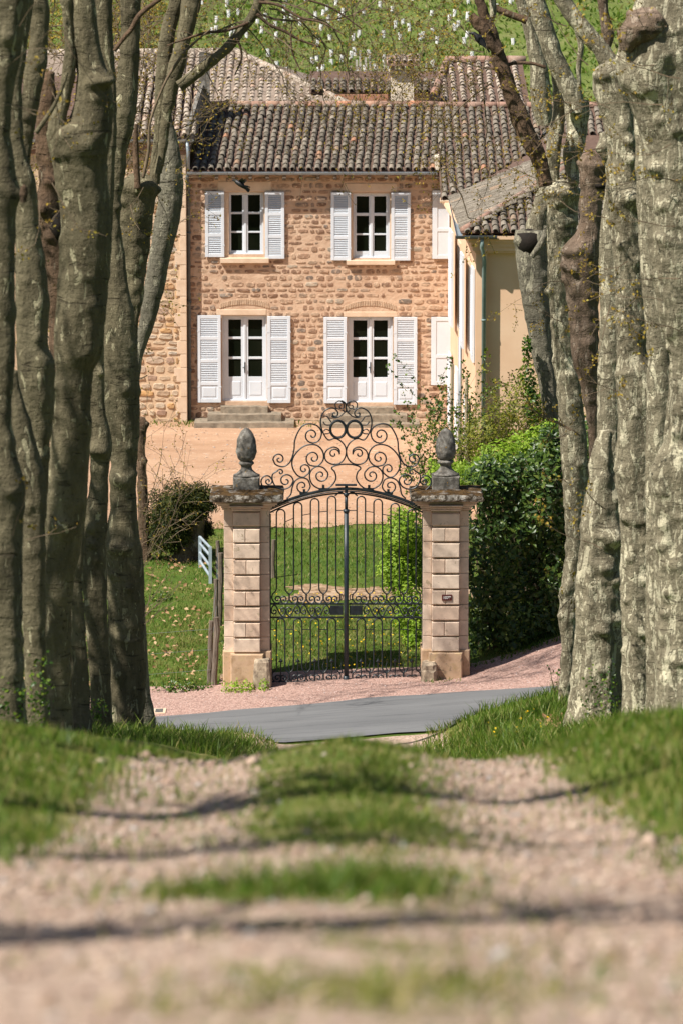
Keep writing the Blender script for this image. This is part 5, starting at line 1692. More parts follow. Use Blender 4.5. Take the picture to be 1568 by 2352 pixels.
tB = tree_root(85, 1640, 44, 'forked plane tree second from the left edge, its limb lit along one side')
trunk_mesh('trunk', [(6, 100, 60, 108), (6, 250, 58, 140), (6, 400, 62, 185), (6, 600, 82, 245), (6, 750, 105, 285), (6, 900, 136, 290), (6, 1000, 140, 281), (6, 1500, 138, 280), (6, 2000, 148, 290), (6, 2260, 146, 298)], 44, BL_, tB, 4,
     bumps=[(6, 175, 950, 10, 6), (6, 190, 915, 8, 6)])
trunk_mesh('stem', [(5, 0, 110, 225), (5, 300, 80, 185), (5, 600, 60, 150), (5, 900, 58, 150), (5, 1050, 62, 185), (5, 1200, 80, 242), (5, 1400, 104, 248), (5, 1700, 106, 298), (5, 2000, 106, 338), (5, 2340, 106, 322),
     (6, 0, 100, 345), (6, 150, 106, 345), (6, 300, 140, 342), (6, 500, 180, 315), (6, 700, 190, 300), (6, 1000, 200, 290)], 45.5, BL_, tB, 5, ext=5, ground=False, bumps=[(5, 250, 2230, 14, 5), (5, 180, 1850, 10, 4)])
trunk_mesh('branch', [(5, 0, 200, 325), (5, 30, 196, 335), (5, 200, 206, 326), (5, 400, 186, 312), (5, 500, 160, 298), (5, 600, 156, 278), (5, 740, 152, 244), (5, 850, 148, 225), (5, 950, 140, 212), (5, 1200, 110, 200)], 46.2, BL_, tB, 6, ext=5, ground=False, bumps=[(5, 172, 780, 9, 8), (5, 240, 30, 14, 6)])
limb('branch', [(*q5(240, 880), 6), (*q5(330, 750), 5), (*q5(400, 620), 4), (*q5(450, 480), 3)], 46, BL_, tB, 7)

tP = tree_root(125, 1630, 60, 'gnarled brown plane tree with a black cavity, behind the thick forked trunk')
trunk_mesh('trunk', [(5, 480, 290, 360), (5, 700, 250, 370), (5, 900, 238, 380), (5, 1050, 245, 385), (5, 1200, 268, 400), (5, 1330, 235, 425), (5, 1450, 236, 430), (5, 1600, 276, 450), (5, 1800, 304, 460), (5, 2100, 326, 470), (5, 2340, 330, 475), (6, 1000, 350, 440), (6, 2250, 350, 450)], 60, BRD, tP, 8, rough=2.4, bumps=[(5, 290, 1390, 18, 12), (5, 330, 1200, 14, 8), (5, 330, 1560, 14, 8), (5, 290, 1640, 10, 7)], ext=0)
hb = MB(); c = at(*q5(385, 1490), 59.93)
hb.lathe([(.02, c.z - .28), (.12, c.z - .2), (.17, c.z - .03), (.15, c.z + .12), (.03, c.z + .22)], c.x, c.y, 12)
hb.build('hollow_shade', MT['hollow_shade'], tP, True)  # dark solid in uncut bark; its colour is the cavity's shade

tC = tree_root(136, 1650, 48, 'thick pale olive plane trunk forking at a swollen collar, left row')
trunk_mesh('trunk', [(5, 690, 560, 640), (5, 735, 515, 690), (5, 775, 470, 725), (5, 808, 415, 736), (5, 830, 335, 738), (5, 850, 314, 738), (5, 950, 322, 735), (5, 1020, 334, 728), (5, 1100, 352, 720), (5, 1200, 372, 722), (5, 1400, 405, 735), (5, 1600, 405, 745), (5, 1800, 395, 730), (5, 2000, 378, 705), (5, 2200, 365, 690), (5, 2340, 362, 682),
     (6, 100, 345, 572), (6, 250, 325, 560), (6, 400, 315, 560), (6, 600, 312, 556), (6, 800, 295, 545), (6, 950, 278, 535), (6, 1050, 280, 525), (6, 1150, 285, 500), (6, 1300, 283, 472), (6, 1500, 275, 445), (6, 1700, 280, 440), (6, 1900, 288, 438), (6, 2100, 292, 440), (6, 2280, 300, 445)], 48, BL_, tC, 9,
     bumps=[(5, 420, 900, 26, 9), (5, 560, 960, 30, 10), (5, 640, 900, 22, 8), (5, 440, 1010, 16, 7), (5, 700, 850, 20, 8), (6, 355, 185, 12, 11), (6, 380, 1040, 26, 9), (6, 300, 1200, 16, 4), (5, 510, 1240, 8, 4)], n=44, step=4)
trunk_mesh('branch', [(5, 0, 398, 478), (5, 150, 420, 490), (5, 300, 432, 502), (5, 450, 414, 512), (5, 600, 396, 480), (5, 700, 356, 456), (5, 780, 326, 440), (5, 830, 314, 452), (5, 880, 312, 470), (5, 960, 325, 480), (5, 1040, 350, 470)], 47.84, BL_, tC, 10, ext=6, ground=False)
trunk_mesh('branch', [(5, 0, 462, 628), (5, 200, 478, 652), (5, 300, 490, 668), (5, 400, 503, 692), (5, 500, 512, 722), (5, 600, 508, 742), (5, 700, 494, 745), (5, 800, 462, 738), (5, 860, 448, 738), (5, 920, 440, 734), (5, 1020, 440, 715)], 47.9, BL_, tC, 11, ext=6, ground=False,
     bumps=[(5, 690, 530, 18, 24), (5, 625, 545, 15, 12), (5, 650, 470, 14, 6), (5, 735, 520, 12, 9)], n=40, step=4)

tD = tree_root(235, 1660, 57, 'mottled plane trunk with a fist shaped pollard knob, between two thick trunks')
trunk_mesh('trunk', [(5, 0, 630, 748), (5, 150, 630, 746), (5, 300, 655, 752), (5, 450, 690, 766), (5, 600, 715, 775), (5, 900, 690, 775), (5, 1500, 640, 745), (5, 2200, 590, 690),
     (6, 100, 546, 645), (6, 250, 540, 642), (6, 350, 545, 650), (6, 440, 552, 668), (6, 520, 556, 692), (6, 600, 558, 692), (6, 680, 558, 672), (6, 800, 555, 666), (6, 860, 548, 668), (6, 950, 520, 668), (6, 1050, 505, 660), (6, 1150, 500, 655), (6, 1300, 500, 655), (6, 1500, 515, 660), (6, 1700, 535, 665), (6, 1900, 550, 680), (6, 2100, 560, 688), (6, 2320, 565, 695)], 57, BL_, tD, 12, ext=5,
     bumps=[(6, 605, 570, 20, 9), (6, 580, 590, 8, 8), (6, 640, 590, 10, 7), (6, 570, 1060, 12, 6), (6, 570, 1150, 11, 7), (6, 622, 105, 7, 9), (6, 600, 1240, 16, 5)])
tE = tree_root(185, 1650, 53, 'slim plane stem squeezed between the thick trunks of the left row')
trunk_mesh('trunk', [(6, 900, 470, 520), (6, 1150, 456, 522), (6, 1300, 440, 512), (6, 1500, 440, 512), (6, 1800, 440, 540), (6, 2000, 440, 550), (6, 2270, 440, 562)], 53, BL_, tE, 13)

tF = tree_root(300, 1688, 65, 'tall mottled plane trunk with ringed swellings, front right of the left row')
trunk_mesh('trunk', [(5, 0, 800, 935), (5, 200, 800, 928), (5, 400, 795, 920), (5, 600, 765, 914), (5, 750, 735, 902), (5, 900, 728, 872), (5, 1000, 722, 842), (5, 1150, 718, 832), (5, 1300, 716, 802), (5, 1500, 720, 797), (5, 1700, 712, 832), (5, 1900, 700, 852), (5, 2100, 690, 892), (5, 2340, 680, 912),
     (6, 150, 625, 862), (6, 300, 635, 862), (6, 450, 655, 858), (6, 550, 672, 852), (6, 650, 690, 846), (6, 740, 684, 842), (6, 820, 685, 838), (6, 950, 680, 845), (6, 1100, 655, 850), (6, 1180, 640, 870), (6, 1260, 648, 880), (6, 1400, 655, 885), (6, 1600, 665, 890), (6, 1800, 672, 902), (6, 2000, 682, 905), (6, 2150, 690, 890), (6, 2320, 690, 868)], 65, BL_, tF, 14, ext=5, n=40, step=4, wrinkle=.022,
     bumps=[(6, 720, 760, 22, 8), (6, 780, 770, 18, 6), (6, 710, 1175, 18, 10), (6, 780, 1180, 14, 7), (6, 700, 1330, 10, 5), (6, 720, 1950, 16, 6), (6, 800, 1420, 10, 6), (6, 780, 200, 14, 5)])
trunk_mesh('trunk', [(5, 1150, 900, 960), (5, 1172, 840, 1010), (5, 1190, 805, 1042), (5, 1250, 792, 1040), (5, 1350, 785, 1030), (5, 1500, 785, 1010), (5, 1700, 800, 985), (5, 1900, 825, 960), (5, 2100, 840, 930), (5, 2340, 840, 905), (6, 400, 720, 830)], 66.6, BL_, tF, 15, ground=False, n=36, step=4, rough=2.0,
     bumps=[(5, 830, 1230, 20, 11), (5, 1000, 1230, 18, 10), (5, 920, 1240, 18, 8), (5, 1040, 1260, 12, 10), (5, 830, 1330, 12, 8)])
trunk_mesh('branch', [(5, 0, 1128, 1215), (5, 100, 1098, 1195), (5, 200, 1068, 1165), (5, 300, 1050, 1150), (5, 500, 1036, 1136), (5, 700, 1026, 1112), (5, 900, 1024, 1092), (5, 1050, 1002, 1075), (5, 1220, 985, 1060)], 66.7, BL_, tF, 16, ext=5, ground=False, n=24)
trunk_mesh('branch', [(5, 0, 1212, 1342), (5, 150, 1188, 1305), (5, 300, 1158, 1256), (5, 400, 1128, 1238), (5, 500, 1100, 1215), (5, 600, 1086, 1180), (5, 800, 1066, 1130), (5, 1000, 1050, 1110), (5, 1150, 1010, 1070)], 66.5, BL_, tF, 17, ext=5, ground=False, n=24)
limb('branch', [(*q5(915, 1250), 8), (*q5(905, 1100), 7.5), (*q5(900, 950), 6), (*q5(905, 820), 4)], 66.2, BRD, tF, 18)
limb('branch', [(*q5(950, 1180), 4), (*q5(985, 1000), 3.5), (*q5(1000, 800), 3), (*q5(1090, 560), 3), (*q5(1180, 410), 3.5), (*q5(1260, 310), 3), (*q5(1400, 190), 1.5)], 65.6, MT['twig'], tF, 19)
limb('branch', [(412, 198, 14), (440, 178, 13.5), (472, 152, 13), (512, 120, 12), (545, 83, 11), (575, 45, 10.5), (592, 10, 11), (597, -20, 10), (606, -60, 9)], 66, BL_, tF, 20, ext=3)
limb('branch', [(*q5(760, 340), 4.5), (*q5(800, 280), 5), (*q5(870, 195), 6), (*q5(930, 95), 6), (*q5(1060, -5), 5.5)], 56, BRD, tF, 21, ext=2)
for pts in ([(590, 32, 4.5), (622, 58, 4), (655, 72, 3.5), (690, 92, 3), (735, 108, 2)], [(572, 52, 4), (520, 70, 3.5), (470, 76, 3), (420, 92, 2.5), (385, 104, 1.5)], [(596, 5, 4), (640, 12, 3.5), (690, 40, 3), (740, 52, 2.2), (790, 80, 1.5)], [(668, 78, 2.6), (672, 120, 2.2), (690, 160, 1.4)], [(545, 88, 2.6), (556, 130, 2.2), (540, 172, 1.4)], [(610, -10, 3.5), (680, -6, 3), (760, 18, 2.4), (830, 66, 1.6)]):
    limb('branch', pts, 65.9, MT['bark_red'], tF, 60, n=7, dy=R.uniform(-.5, .5))
tN = tree_root(345, 1655, 70, 'leaning smooth grey plane trunk beside the annex corner, last of the left row')
trunk_mesh('trunk', [(5, 700, 1100, 1135), (5, 800, 1088, 1140), (5, 900, 1078, 1172), (5, 1000, 1068, 1196), (5, 1100, 1062, 1212), (5, 1200, 1058, 1217), (5, 1350, 1048, 1212), (5, 1500, 1020, 1186), (5, 1700, 990, 1130), (5, 1900, 955, 1092), (5, 2100, 928, 1042), (5, 2250, 905, 990), (5, 2340, 890, 950),
     (6, 200, 795, 855), (6, 500, 790, 850), (6, 800, 785, 838), (6, 1100, 785, 850), (6, 1250, 790, 880), (6, 1500, 788, 890), (6, 1800, 788, 906), (6, 2000, 788, 918), (6, 2100, 786, 932), (6, 2180, 784, 950), (6, 2240, 780, 966)], 70, BG_, tN, 22, bumps=[(6, 800, 1420, 9, 6), (6, 850, 1320, 12, 4)], flare=.1, wrinkle=.006)

tG = tree_root(343, 1262, 92, 'thin dark ivy covered dead trunk on the lawn left of the conifer stump', None, 'dead_tree')
trunk_mesh('trunk', [(6, 385, 850, 893), (6, 420, 842, 905), (6, 520, 840, 903), (6, 560, 846, 892), (6, 650, 846, 900), (6, 900, 850, 912), (6, 1100, 852, 926), (6, 1195, 852, 932)], 92, BRD, tG, 23, rough=2, bumps=[(6, 900, 420, 8, 7), (6, 895, 650, 8, 6)])

tw = Twigs(3)
for (px, py, Y, dx, dz, L, r) in [(592, 30, 66, 1, -.2, 2.4, .028), (575, 45, 66, -1, -.15, 1.8, .018), (597, 0, 66, .8, .1, 2.2, .022), (545, 83, 66, .4, -.8, 1.2, .014), (512, 120, 66, -.8, -.4, 1.3, .014), (470, 155, 66, .3, -1, 1.4, .014), (440, 178, 66, .2, -1, 1.2, .012),
        (430, 200, 66, .5, -.7, 1.0, .012), (560, 60, 66, .9, -.5, 1.6, .016), (620, 20, 66, 1, .0, 2.6, .02), (600, 60, 66, .6, -.7, 1.4, .014)]:
    tw.grow(at(px, py, Y), Vector((dx, R.uniform(-.3, .3), dz)), L, r, 2, .03, .55)
for (px, py, Y, dx, dz, L, r) in [(365, 420, 66, 1, -.1, .9, .010), (370, 380, 66, 1, .3, 1.0, .010), (400, 300, 66, .9, -.2, 1.1, .012), (420, 270, 66, 1, .1, .9, .01), (330, 430, 66, -.3, -.8, .8, .01), (350, 430, 66, .4, -.9, .8, .01), (290, 390, 66, -.7, .4, .7, .009), (440, 330, 66, .6, .6, .9, .009), (300, 470, 66, .2, -1, .6, .008)]:
    tw.grow(at(px, py, Y - .5), Vector((dx, R.uniform(-.4, .2), dz)), L, r, 2, .0, .8)
for k in range(34):     # fine hanging spray that veils the roofs and hill
    px, py = R.uniform(430, 900), R.uniform(-120, 60)
    tw.grow(at(px, py, 67 + R.uniform(-1, 1)), Vector((R.uniform(-.8, .8), R.uniform(-.3, .3), -R.uniform(.3, 1))), R.uniform(1.0, 2.2), R.uniform(.005, .011), 2, .04, .5)
tw.build(tF, .042, mult=1)
tw = Twigs(5)
for (px, py, Y, dx, dz, L) in [(110, 330, 44, .6, .5, .5), (90, 460, 44, .2, -.8, .4), (120, 420, 46, .4, -.6, .5), (10, 160, 40.5, .6, .5, .5), (5, 240, 40.5, 1, -.05, .5), (95, 560, 46, .3, -.9, .4), (60, 1240, 43, .9, .35, .45), (30, 1230, 40.5, .6, .8, .4), (130, 110, 47, -.2, -.8, .8), (140, 60, 47, .2, -.9, .8), (115, 200, 47, .4, -.7, .8), (45, 60, 40.5, .8, .7, .4)]:
    tw.grow(at(px, py, Y - .4), Vector((dx, -.2, dz)), L * 1.2, .007, 2, 0, .35)
tw.build(tB, .045, mult=1)
tw = Twigs(6)
for k in range(120):     # brown twiggy thicket seen in the gaps between the stems
    px, py = R.uniform(60, 340), R.uniform(-60, 900) if k % 3 else R.uniform(-60, 350)
    tw.grow(at(px, py, 74 + R.uniform(0, 6)), Vector((R.uniform(-.6, .6), R.uniform(-.3, .3), R.uniform(-.3, 1))), R.uniform(1.2, 2.4), .015, 2, 0, .5)
tw.build(tP, .055, mult=1)

# unseen neighbours up the row: their shadows cross the track
for i, (yy_, xx_, rr_) in enumerate(((7.3, -3.4, .15), (11.9, -3.5, .10), (15.6, -3.35, .21), (20.2, -3.4, .12), (25.5, -3.5, .2), (31, -3.3, .22), (36, -3.4, .22))):
    g = gz(xx_, yy_)
    t_ = thing('plane_tree', (xx_, yy_, g), ('plane tree up the left row, outside the picture, whose shadow crosses the track'), 'tree', 'plane trees of the avenue')
    mb = MB(); path = [Vector((xx_ + .12 * math.sin(k * .8 + i), yy_ + .1 * math.cos(k * .9 + i), g - .2 + k * .6)) for k in range(12)]
    mb.tube(path, [rr_ * (1.35 if k == 0 else 1 - .035 * k) for k in range(12)], 14); mb.build('trunk', BL_, t_, True)
    tw = Twigs(100 + i)
    for k in range(5):
        p0 = path[6 + k % 5]
        a = R.uniform(2.0, 4.3)
        tw.grow(p0, Vector((math.cos(a), math.sin(a) * .5, .9)), 2.6, rr_ * .42, 2, -.02, .2, .2, 6)
    tw.build(t_)

# unseen second line of planes, added so their crowns shade the left row
for i, (yy_, xx_) in enumerate(((31, -8.8), (36, -7.2), (45.0, -9.0), (49, -9.4), (54, -8.6), (60, -9.2))):
    g = gz(xx_, yy_)
    t_ = thing('plane_tree', (xx_, yy_, g), 'tall unseen plane tree added outside the picture to shade the left row', 'tree', 'unseen planes added to shade the left row')
    mb = MB(); rr_ = R.uniform(.22, .34); ht = R.uniform(8.5, 11)
    path = [Vector((xx_ + .2 * math.sin(k * .8 + i), yy_ + .2 * math.cos(k * .9 + i), g - .2 + k * ht / 11)) for k in range(12)]
    mb.tube(path, [rr_ * (1.35 if k == 0 else 1 - .03 * k) for k in range(12)], 12); mb.build('trunk', BL_, t_, True)
    tw = Twigs(140 + i)
    for k in range(6):
        a = 6.28 * k / 6 + R.uniform(-.4, .4)
        tw.grow(path[8 + k % 4], Vector((math.cos(a) * .6, math.sin(a) * .6, 1.0)), R.uniform(4.0, 5.5), rr_ * .55, 2, -.03, .3, .16, 7, .8)
    tw.build(t_, .09)
# bare wood edge up the slope behind the barn, left
for i in range(7):
    xx_ = -16 + i * 1.45; yy_ = 133 + R.uniform(-2, 3)
    g = float(hill_z(np.array([xx_]), np.array([yy_]))[0])
    t_ = thing('bare_tree', (xx_, yy_, g), 'bare brown twiggy tree on the slope behind the barn, seen between the left trunks', 'tree', 'bare trees behind the barn')
    tw = Twigs(170 + i)
    for k in range(7):
        tw.grow(Vector((xx_ + R.uniform(-.2, .2), yy_, g)), Vector((R.uniform(-.45, .45), R.uniform(-.2, .2), 1)), R.uniform(3.5, 5.5), .05, 2, 0, .7, .14, 5, .7)
    tw.build(t_, .10)

# ---- right row
tR2 = tree_root(1270, 1000, 85, 'far plane trunk broken off at a dark cavity, in front of the peach wall')
trunk_mesh('trunk', [(7, 1470, 500, 690), (7, 1500, 486, 692), (7, 1560, 494, 696), (7, 1650, 500, 702), (7, 1800, 520, 704), (7, 1950, 545, 716), (7, 2100, 575, 726), (7, 2265, 600, 740), (8, 100, 590, 710), (8, 250, 615, 716), (8, 400, 640, 725), (8, 700, 660, 740)], 85, BG_, tR2, 31, wrinkle=.02, bumps=[(7, 520, 1530, 14, 8), (7, 640, 1510, 14, 7), (7, 690, 1750, 8, 7), (7, 640, 1850, 8, 4)])
hb = MB(); c = at(*q7(585, 1545), 84.90)
hb.lathe([(.03, c.z - .30), (.20, c.z - .24), (.30, c.z - .03), (.28, c.z + .18), (.04, c.z + .27)], c.x, c.y + .035, 12)
hb.build('hollow_shade', MT['hollow_shade'], tR2, True)  # no cavity is cut, a dark solid paints its shade
trunk_mesh('stub', [(7, 1010, 600, 690), (7, 1180, 640, 720), (7, 1300, 618, 716), (7, 1400, 570, 700), (7, 1490, 560, 698)], 85.1, BR_, tR2, 32, ground=False, rough=2)
limb('branch', [(*q7(600, 1640), 6), (*q7(650, 1570), 8), (*q7(685, 1500), 7), (*q7(690, 1440), 5)], 84.2, BG_, tR2, 33)

tR3 = tree_root(1310, 1590, 72, 'slender plane trunk with burled collar, first of the right row beside the road')
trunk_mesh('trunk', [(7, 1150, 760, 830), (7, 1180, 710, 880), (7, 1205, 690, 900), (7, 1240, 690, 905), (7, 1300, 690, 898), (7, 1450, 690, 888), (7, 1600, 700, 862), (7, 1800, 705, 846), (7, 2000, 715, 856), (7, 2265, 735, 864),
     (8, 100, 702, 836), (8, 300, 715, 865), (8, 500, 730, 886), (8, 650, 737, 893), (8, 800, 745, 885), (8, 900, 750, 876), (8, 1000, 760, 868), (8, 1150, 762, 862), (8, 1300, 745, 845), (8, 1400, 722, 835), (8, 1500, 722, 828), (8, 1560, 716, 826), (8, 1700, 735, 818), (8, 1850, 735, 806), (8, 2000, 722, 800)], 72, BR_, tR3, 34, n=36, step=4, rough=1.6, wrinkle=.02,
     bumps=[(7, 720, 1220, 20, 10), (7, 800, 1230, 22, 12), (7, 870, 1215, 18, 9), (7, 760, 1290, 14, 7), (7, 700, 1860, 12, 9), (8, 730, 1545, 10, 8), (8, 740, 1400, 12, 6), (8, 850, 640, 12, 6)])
trunk_mesh('branch', [(7, 250, 560, 640), (7, 400, 590, 700), (7, 560, 590, 720), (7, 700, 600, 730), (7, 800, 640, 735)], 74, BR_, tR3, 35, ground=False, ext=3)
trunk_mesh('branch', [(7, 420, 720, 795), (7, 600, 738, 806), (7, 720, 735, 820), (7, 850, 705, 800), (7, 950, 688, 790), (7, 1050, 700, 785), (7, 1140, 726, 772), (7, 1230, 735, 790)], 72, BR_, tR3, 36, ground=False, ext=0)
trunk_mesh('branch', [(7, 640, 815, 965), (7, 720, 812, 970), (7, 800, 832, 965), (7, 870, 825, 955), (7, 950, 812, 935), (7, 1020, 800, 910), (7, 1100, 820, 900), (7, 1180, 838, 905), (7, 1250, 830, 900)], 71.8, BR_, tR3, 37, ground=False, rough=2.2, bumps=[(7, 830, 970, 12, 8), (7, 870, 1150, 12, 10), (7, 840, 870, 14, 6)])
limb('branch', [(*q7(880, 720), 24), (*q7(872, 640), 23), (*q7(815, 515), 22), (*q7(755, 390), 22), (*q7(705, 250), 21.5), (*q7(665, 120), 22), (*q7(618, -20), 22)], 71.5, BR_, tR3, 38, ext=4, n=22)
limb('branch', [(*q7(692, 1185), 16), (*q7(672, 1080), 15), (*q7(640, 1000), 20), (*q7(590, 900), 21), (*q7(530, 760), 20), (*q7(470, 600), 18), (*q7(420, 460), 17.5), (*q7(380, 330), 16.5), (*q7(340, 200), 14), (*q7(300, 100), 12), (*q7(262, -10), 11)], 70.8, BRD, tR3, 39, n=20, ext=3, rough=1.5)
limb('branch', [(*q7(400, 340), 10), (*q7(330, 265), 12), (*q7(290, 185), 13), (*q7(245, 135), 14), (*q7(215, 95), 9)], 70.7, BRD, tR3, 40, n=14, rough=2.5)
limb('branch', [(*q7(360, 40), 7), (*q7(420, 75), 8), (*q7(500, 105), 8), (*q7(570, 130), 9)], 72.5, BRD, tR3, 41)
limb('branch', [(*q7(330, 180), 5), (*q7(355, 80), 7), (*q7(350, -10), 8)], 71.2, BR_, tR3, 42, ext=2)
limb('branch', [(*q7(690, 430), 4), (*q7(600, 405), 4), (*q7(480, 405), 4), (*q7(400, 440), 3.5), (*q7(280, 430), 2)], 71, BRD, tR3, 43)

tR4 = tree_root(1345, 1560, 70, 'dead brown barkless plane trunk with knobbly burls between green trunks')
trunk_mesh('trunk', [(7, 985, 930, 1010), (7, 1010, 912, 1050), (7, 1060, 905, 1080), (7, 1150, 910, 1075), (7, 1250, 910, 1060), (7, 1350, 905, 1045), (7, 1450, 900, 1040), (7, 1520, 860, 1035), (7, 1580, 800, 1030), (7, 1650, 792, 1030), (7, 1750, 795, 1030), (7, 1850, 825, 1035), (7, 2000, 835, 1030), (7, 2265, 860, 1025),
     (8, 150, 845, 950), (8, 300, 870, 950), (8, 400, 890, 950), (8, 600, 900, 960), (8, 1800, 860, 960)], 70, BD_, tR4, 44, n=36, step=4, rough=2.2, bumps=[(7, 830, 1600, 14, 12), (7, 900, 1580, 16, 8), (7, 815, 1690, 13, 10), (7, 860, 1710, 12, 8), (7, 800, 1780, 9, 6), (7, 960, 1040, 20, 8), (7, 910, 1030, 10, 6), (7, 1040, 1050, 14, 8)])
hb = MB(); c = at(*q7(1040, 1172), 69.93)
hb.lathe([(.02, c.z - .10), (.16, c.z - .06), (.17, c.z), (.03, c.z + .08)], c.x, c.y, 10); hb.build('hollow_shade', MT['hollow_shade'], tR4, True)  # dark solid set into the trunk as painted cavity shade

tR5 = tree_root(1385, 1600, 66, 'slim pale green plane trunk just right of the dead brown one')
trunk_mesh('trunk', [(7, 850, 1030, 1110), (7, 950, 1040, 1130), (7, 1100, 1080, 1170), (7, 1300, 1064, 1175), (7, 1400, 1044, 1180), (7, 1600, 1028, 1185), (7, 1800, 1030, 1190), (7, 2000, 1034, 1190), (7, 2265, 1026, 1190), (8, 100, 948, 1090), (8, 420, 950, 1095), (8, 600, 950, 1095), (8, 2000, 945, 1090)], 66, BR_, tR5, 45, bumps=[(7, 1060, 930, 16, 11), (7, 1050, 960, 10, 8), (7, 1070, 1000, 12, 7)])

tR6 = tree_root(1450, 1640, 58, 'great pale mottled plane trunk with burls in the middle of the right row')
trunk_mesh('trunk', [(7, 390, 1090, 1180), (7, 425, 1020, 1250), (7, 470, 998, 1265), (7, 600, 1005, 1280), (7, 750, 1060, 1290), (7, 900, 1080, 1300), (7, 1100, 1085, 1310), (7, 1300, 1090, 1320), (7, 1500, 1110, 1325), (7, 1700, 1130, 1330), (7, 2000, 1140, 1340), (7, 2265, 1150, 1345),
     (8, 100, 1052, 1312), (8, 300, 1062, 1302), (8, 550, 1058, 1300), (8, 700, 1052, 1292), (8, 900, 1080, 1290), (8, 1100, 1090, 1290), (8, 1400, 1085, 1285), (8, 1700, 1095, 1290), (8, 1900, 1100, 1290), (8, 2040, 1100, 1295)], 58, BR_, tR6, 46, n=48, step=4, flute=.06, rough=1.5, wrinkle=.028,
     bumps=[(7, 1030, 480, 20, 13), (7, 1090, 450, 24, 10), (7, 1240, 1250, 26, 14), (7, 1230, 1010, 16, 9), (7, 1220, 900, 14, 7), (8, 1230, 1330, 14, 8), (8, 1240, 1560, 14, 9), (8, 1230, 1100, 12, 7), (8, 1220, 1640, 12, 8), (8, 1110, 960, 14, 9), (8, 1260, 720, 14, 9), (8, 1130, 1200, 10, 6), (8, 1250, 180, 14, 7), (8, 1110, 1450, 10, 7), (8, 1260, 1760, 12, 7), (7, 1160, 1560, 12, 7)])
limb('branch', [(*q7(1150, 470), 28), (*q7(1090, 390), 22), (*q7(1050, 320), 21), (*q7(975, 240), 20), (*q7(900, 150), 19), (*q7(830, 50), 19), (*q7(780, -30), 19)], 58.5, BR_, tR6, 47, ext=4, n=22)
limb('branch', [(*q7(1085, 310), 7), (*q7(1090, 240), 13), (*q7(1075, 160), 13), (*q7(1060, 60), 12), (*q7(1050, -20), 12)], 60, BD_, tR6, 48, ext=3)
limb('branch', [(*q7(905, 560), 5), (*q7(900, 420), 6), (*q7(915, 300), 7), (*q7(900, 200), 9)], 70, BR_, tR6, 49)

tR8 = tree_root(1375, 1655, 61, 'broad low plane bole with white flaking bark and round knob, front of the right row')
trunk_mesh('trunk', [(8, 450, 965, 1062), (8, 520, 935, 1066), (8, 600, 908, 1075), (8, 750, 892, 1085), (8, 900, 870, 1090), (8, 1000, 850, 1090), (8, 1150, 838, 1090), (8, 1300, 825, 1090), (8, 1500, 815, 1095), (8, 1700, 815, 1095), (8, 1900, 805, 1090), (8, 2050, 800, 1085), (8, 2150, 792, 1085)], 61, BR_, tR8, 50, n=48, step=4, flare=.5, flute=.09, rough=1.7, wrinkle=.022,
     bumps=[(8, 1030, 1070, 25, 19), (8, 1060, 840, 14, 10), (8, 985, 1250, 16, 8), (8, 960, 1610, 15, 8), (8, 990, 1630, 10, 8), (8, 960, 1850, 13, 7), (8, 940, 1230, 14, 5), (8, 1050, 1330, 13, 7), (8, 880, 1080, 10, 6), (8, 1060, 1560, 12, 7), (8, 960, 1060, 12, 7)])
tR9 = tree_root(1520, 1620, 55, 'dark shaded plane trunk in the gap before the right picture edge')
trunk_mesh('trunk', [(7, 100, 1300, 1480), (7, 600, 1250, 1440), (7, 1700, 1290, 1440), (8, 0, 1250, 1400), (8, 300, 1240, 1400), (8, 700, 1235, 1400), (8, 1950, 1240, 1400)], 56.5, BR_, tR9, 51, ext=3)
tR7 = tree_root(1545, 1590, 52, 'massive plane trunk at the right picture edge with a big brown sawn burl on top')
trunk_mesh('trunk', [(7, 60, 1260, 1720), (7, 250, 1175, 1720), (7, 400, 1150, 1720), (7, 520, 1160, 1720), (7, 600, 1205, 1720), (7, 700, 1265, 1720), (7, 900, 1300, 1720), (7, 1100, 1310, 1720), (7, 1300, 1318, 1720), (7, 1500, 1330, 1720), (7, 1700, 1345, 1720), (7, 2000, 1400, 1720), (7, 2265, 1480, 1740),
     (8, 100, 1382, 1600), (8, 300, 1372, 1600), (8, 480, 1355, 1600), (8, 600, 1292, 1600), (8, 700, 1252, 1600), (8, 800, 1258, 1600), (8, 1000, 1283, 1600), (8, 1300, 1283, 1600), (8, 1600, 1290, 1600), (8, 1930, 1292, 1600)], 52, BR_, tR7, 52, n=56, step=4, flute=.06, rough=1.5, wrinkle=.026, ext=4,
     bumps=[(7, 1390, 1070, 20, 11), (7, 1360, 1060, 12, 8), (7, 1410, 1300, 16, 8), (7, 1400, 760, 14, 7), (8, 1275, 700, 16, 8), (8, 1420, 450, 16, 9), (8, 1330, 1000, 14, 7), (8, 1400, 1220, 26, 8), (8, 1350, 1400, 14, 7), (8, 1330, 1130, 13, 7), (7, 1400, 1500, 14, 7), (8, 1330, 1520, 12, 7), (7, 1340, 560, 14, 8)])
limb('burl', [(*q7(1200, 330), 12), (*q7(1230, 240), 30), (*q7(1290, 180), 40), (*q7(1370, 130), 36), (*q7(1420, 90), 24)], 51.68, BD_, tR7, 53, n=26, rough=2.2)

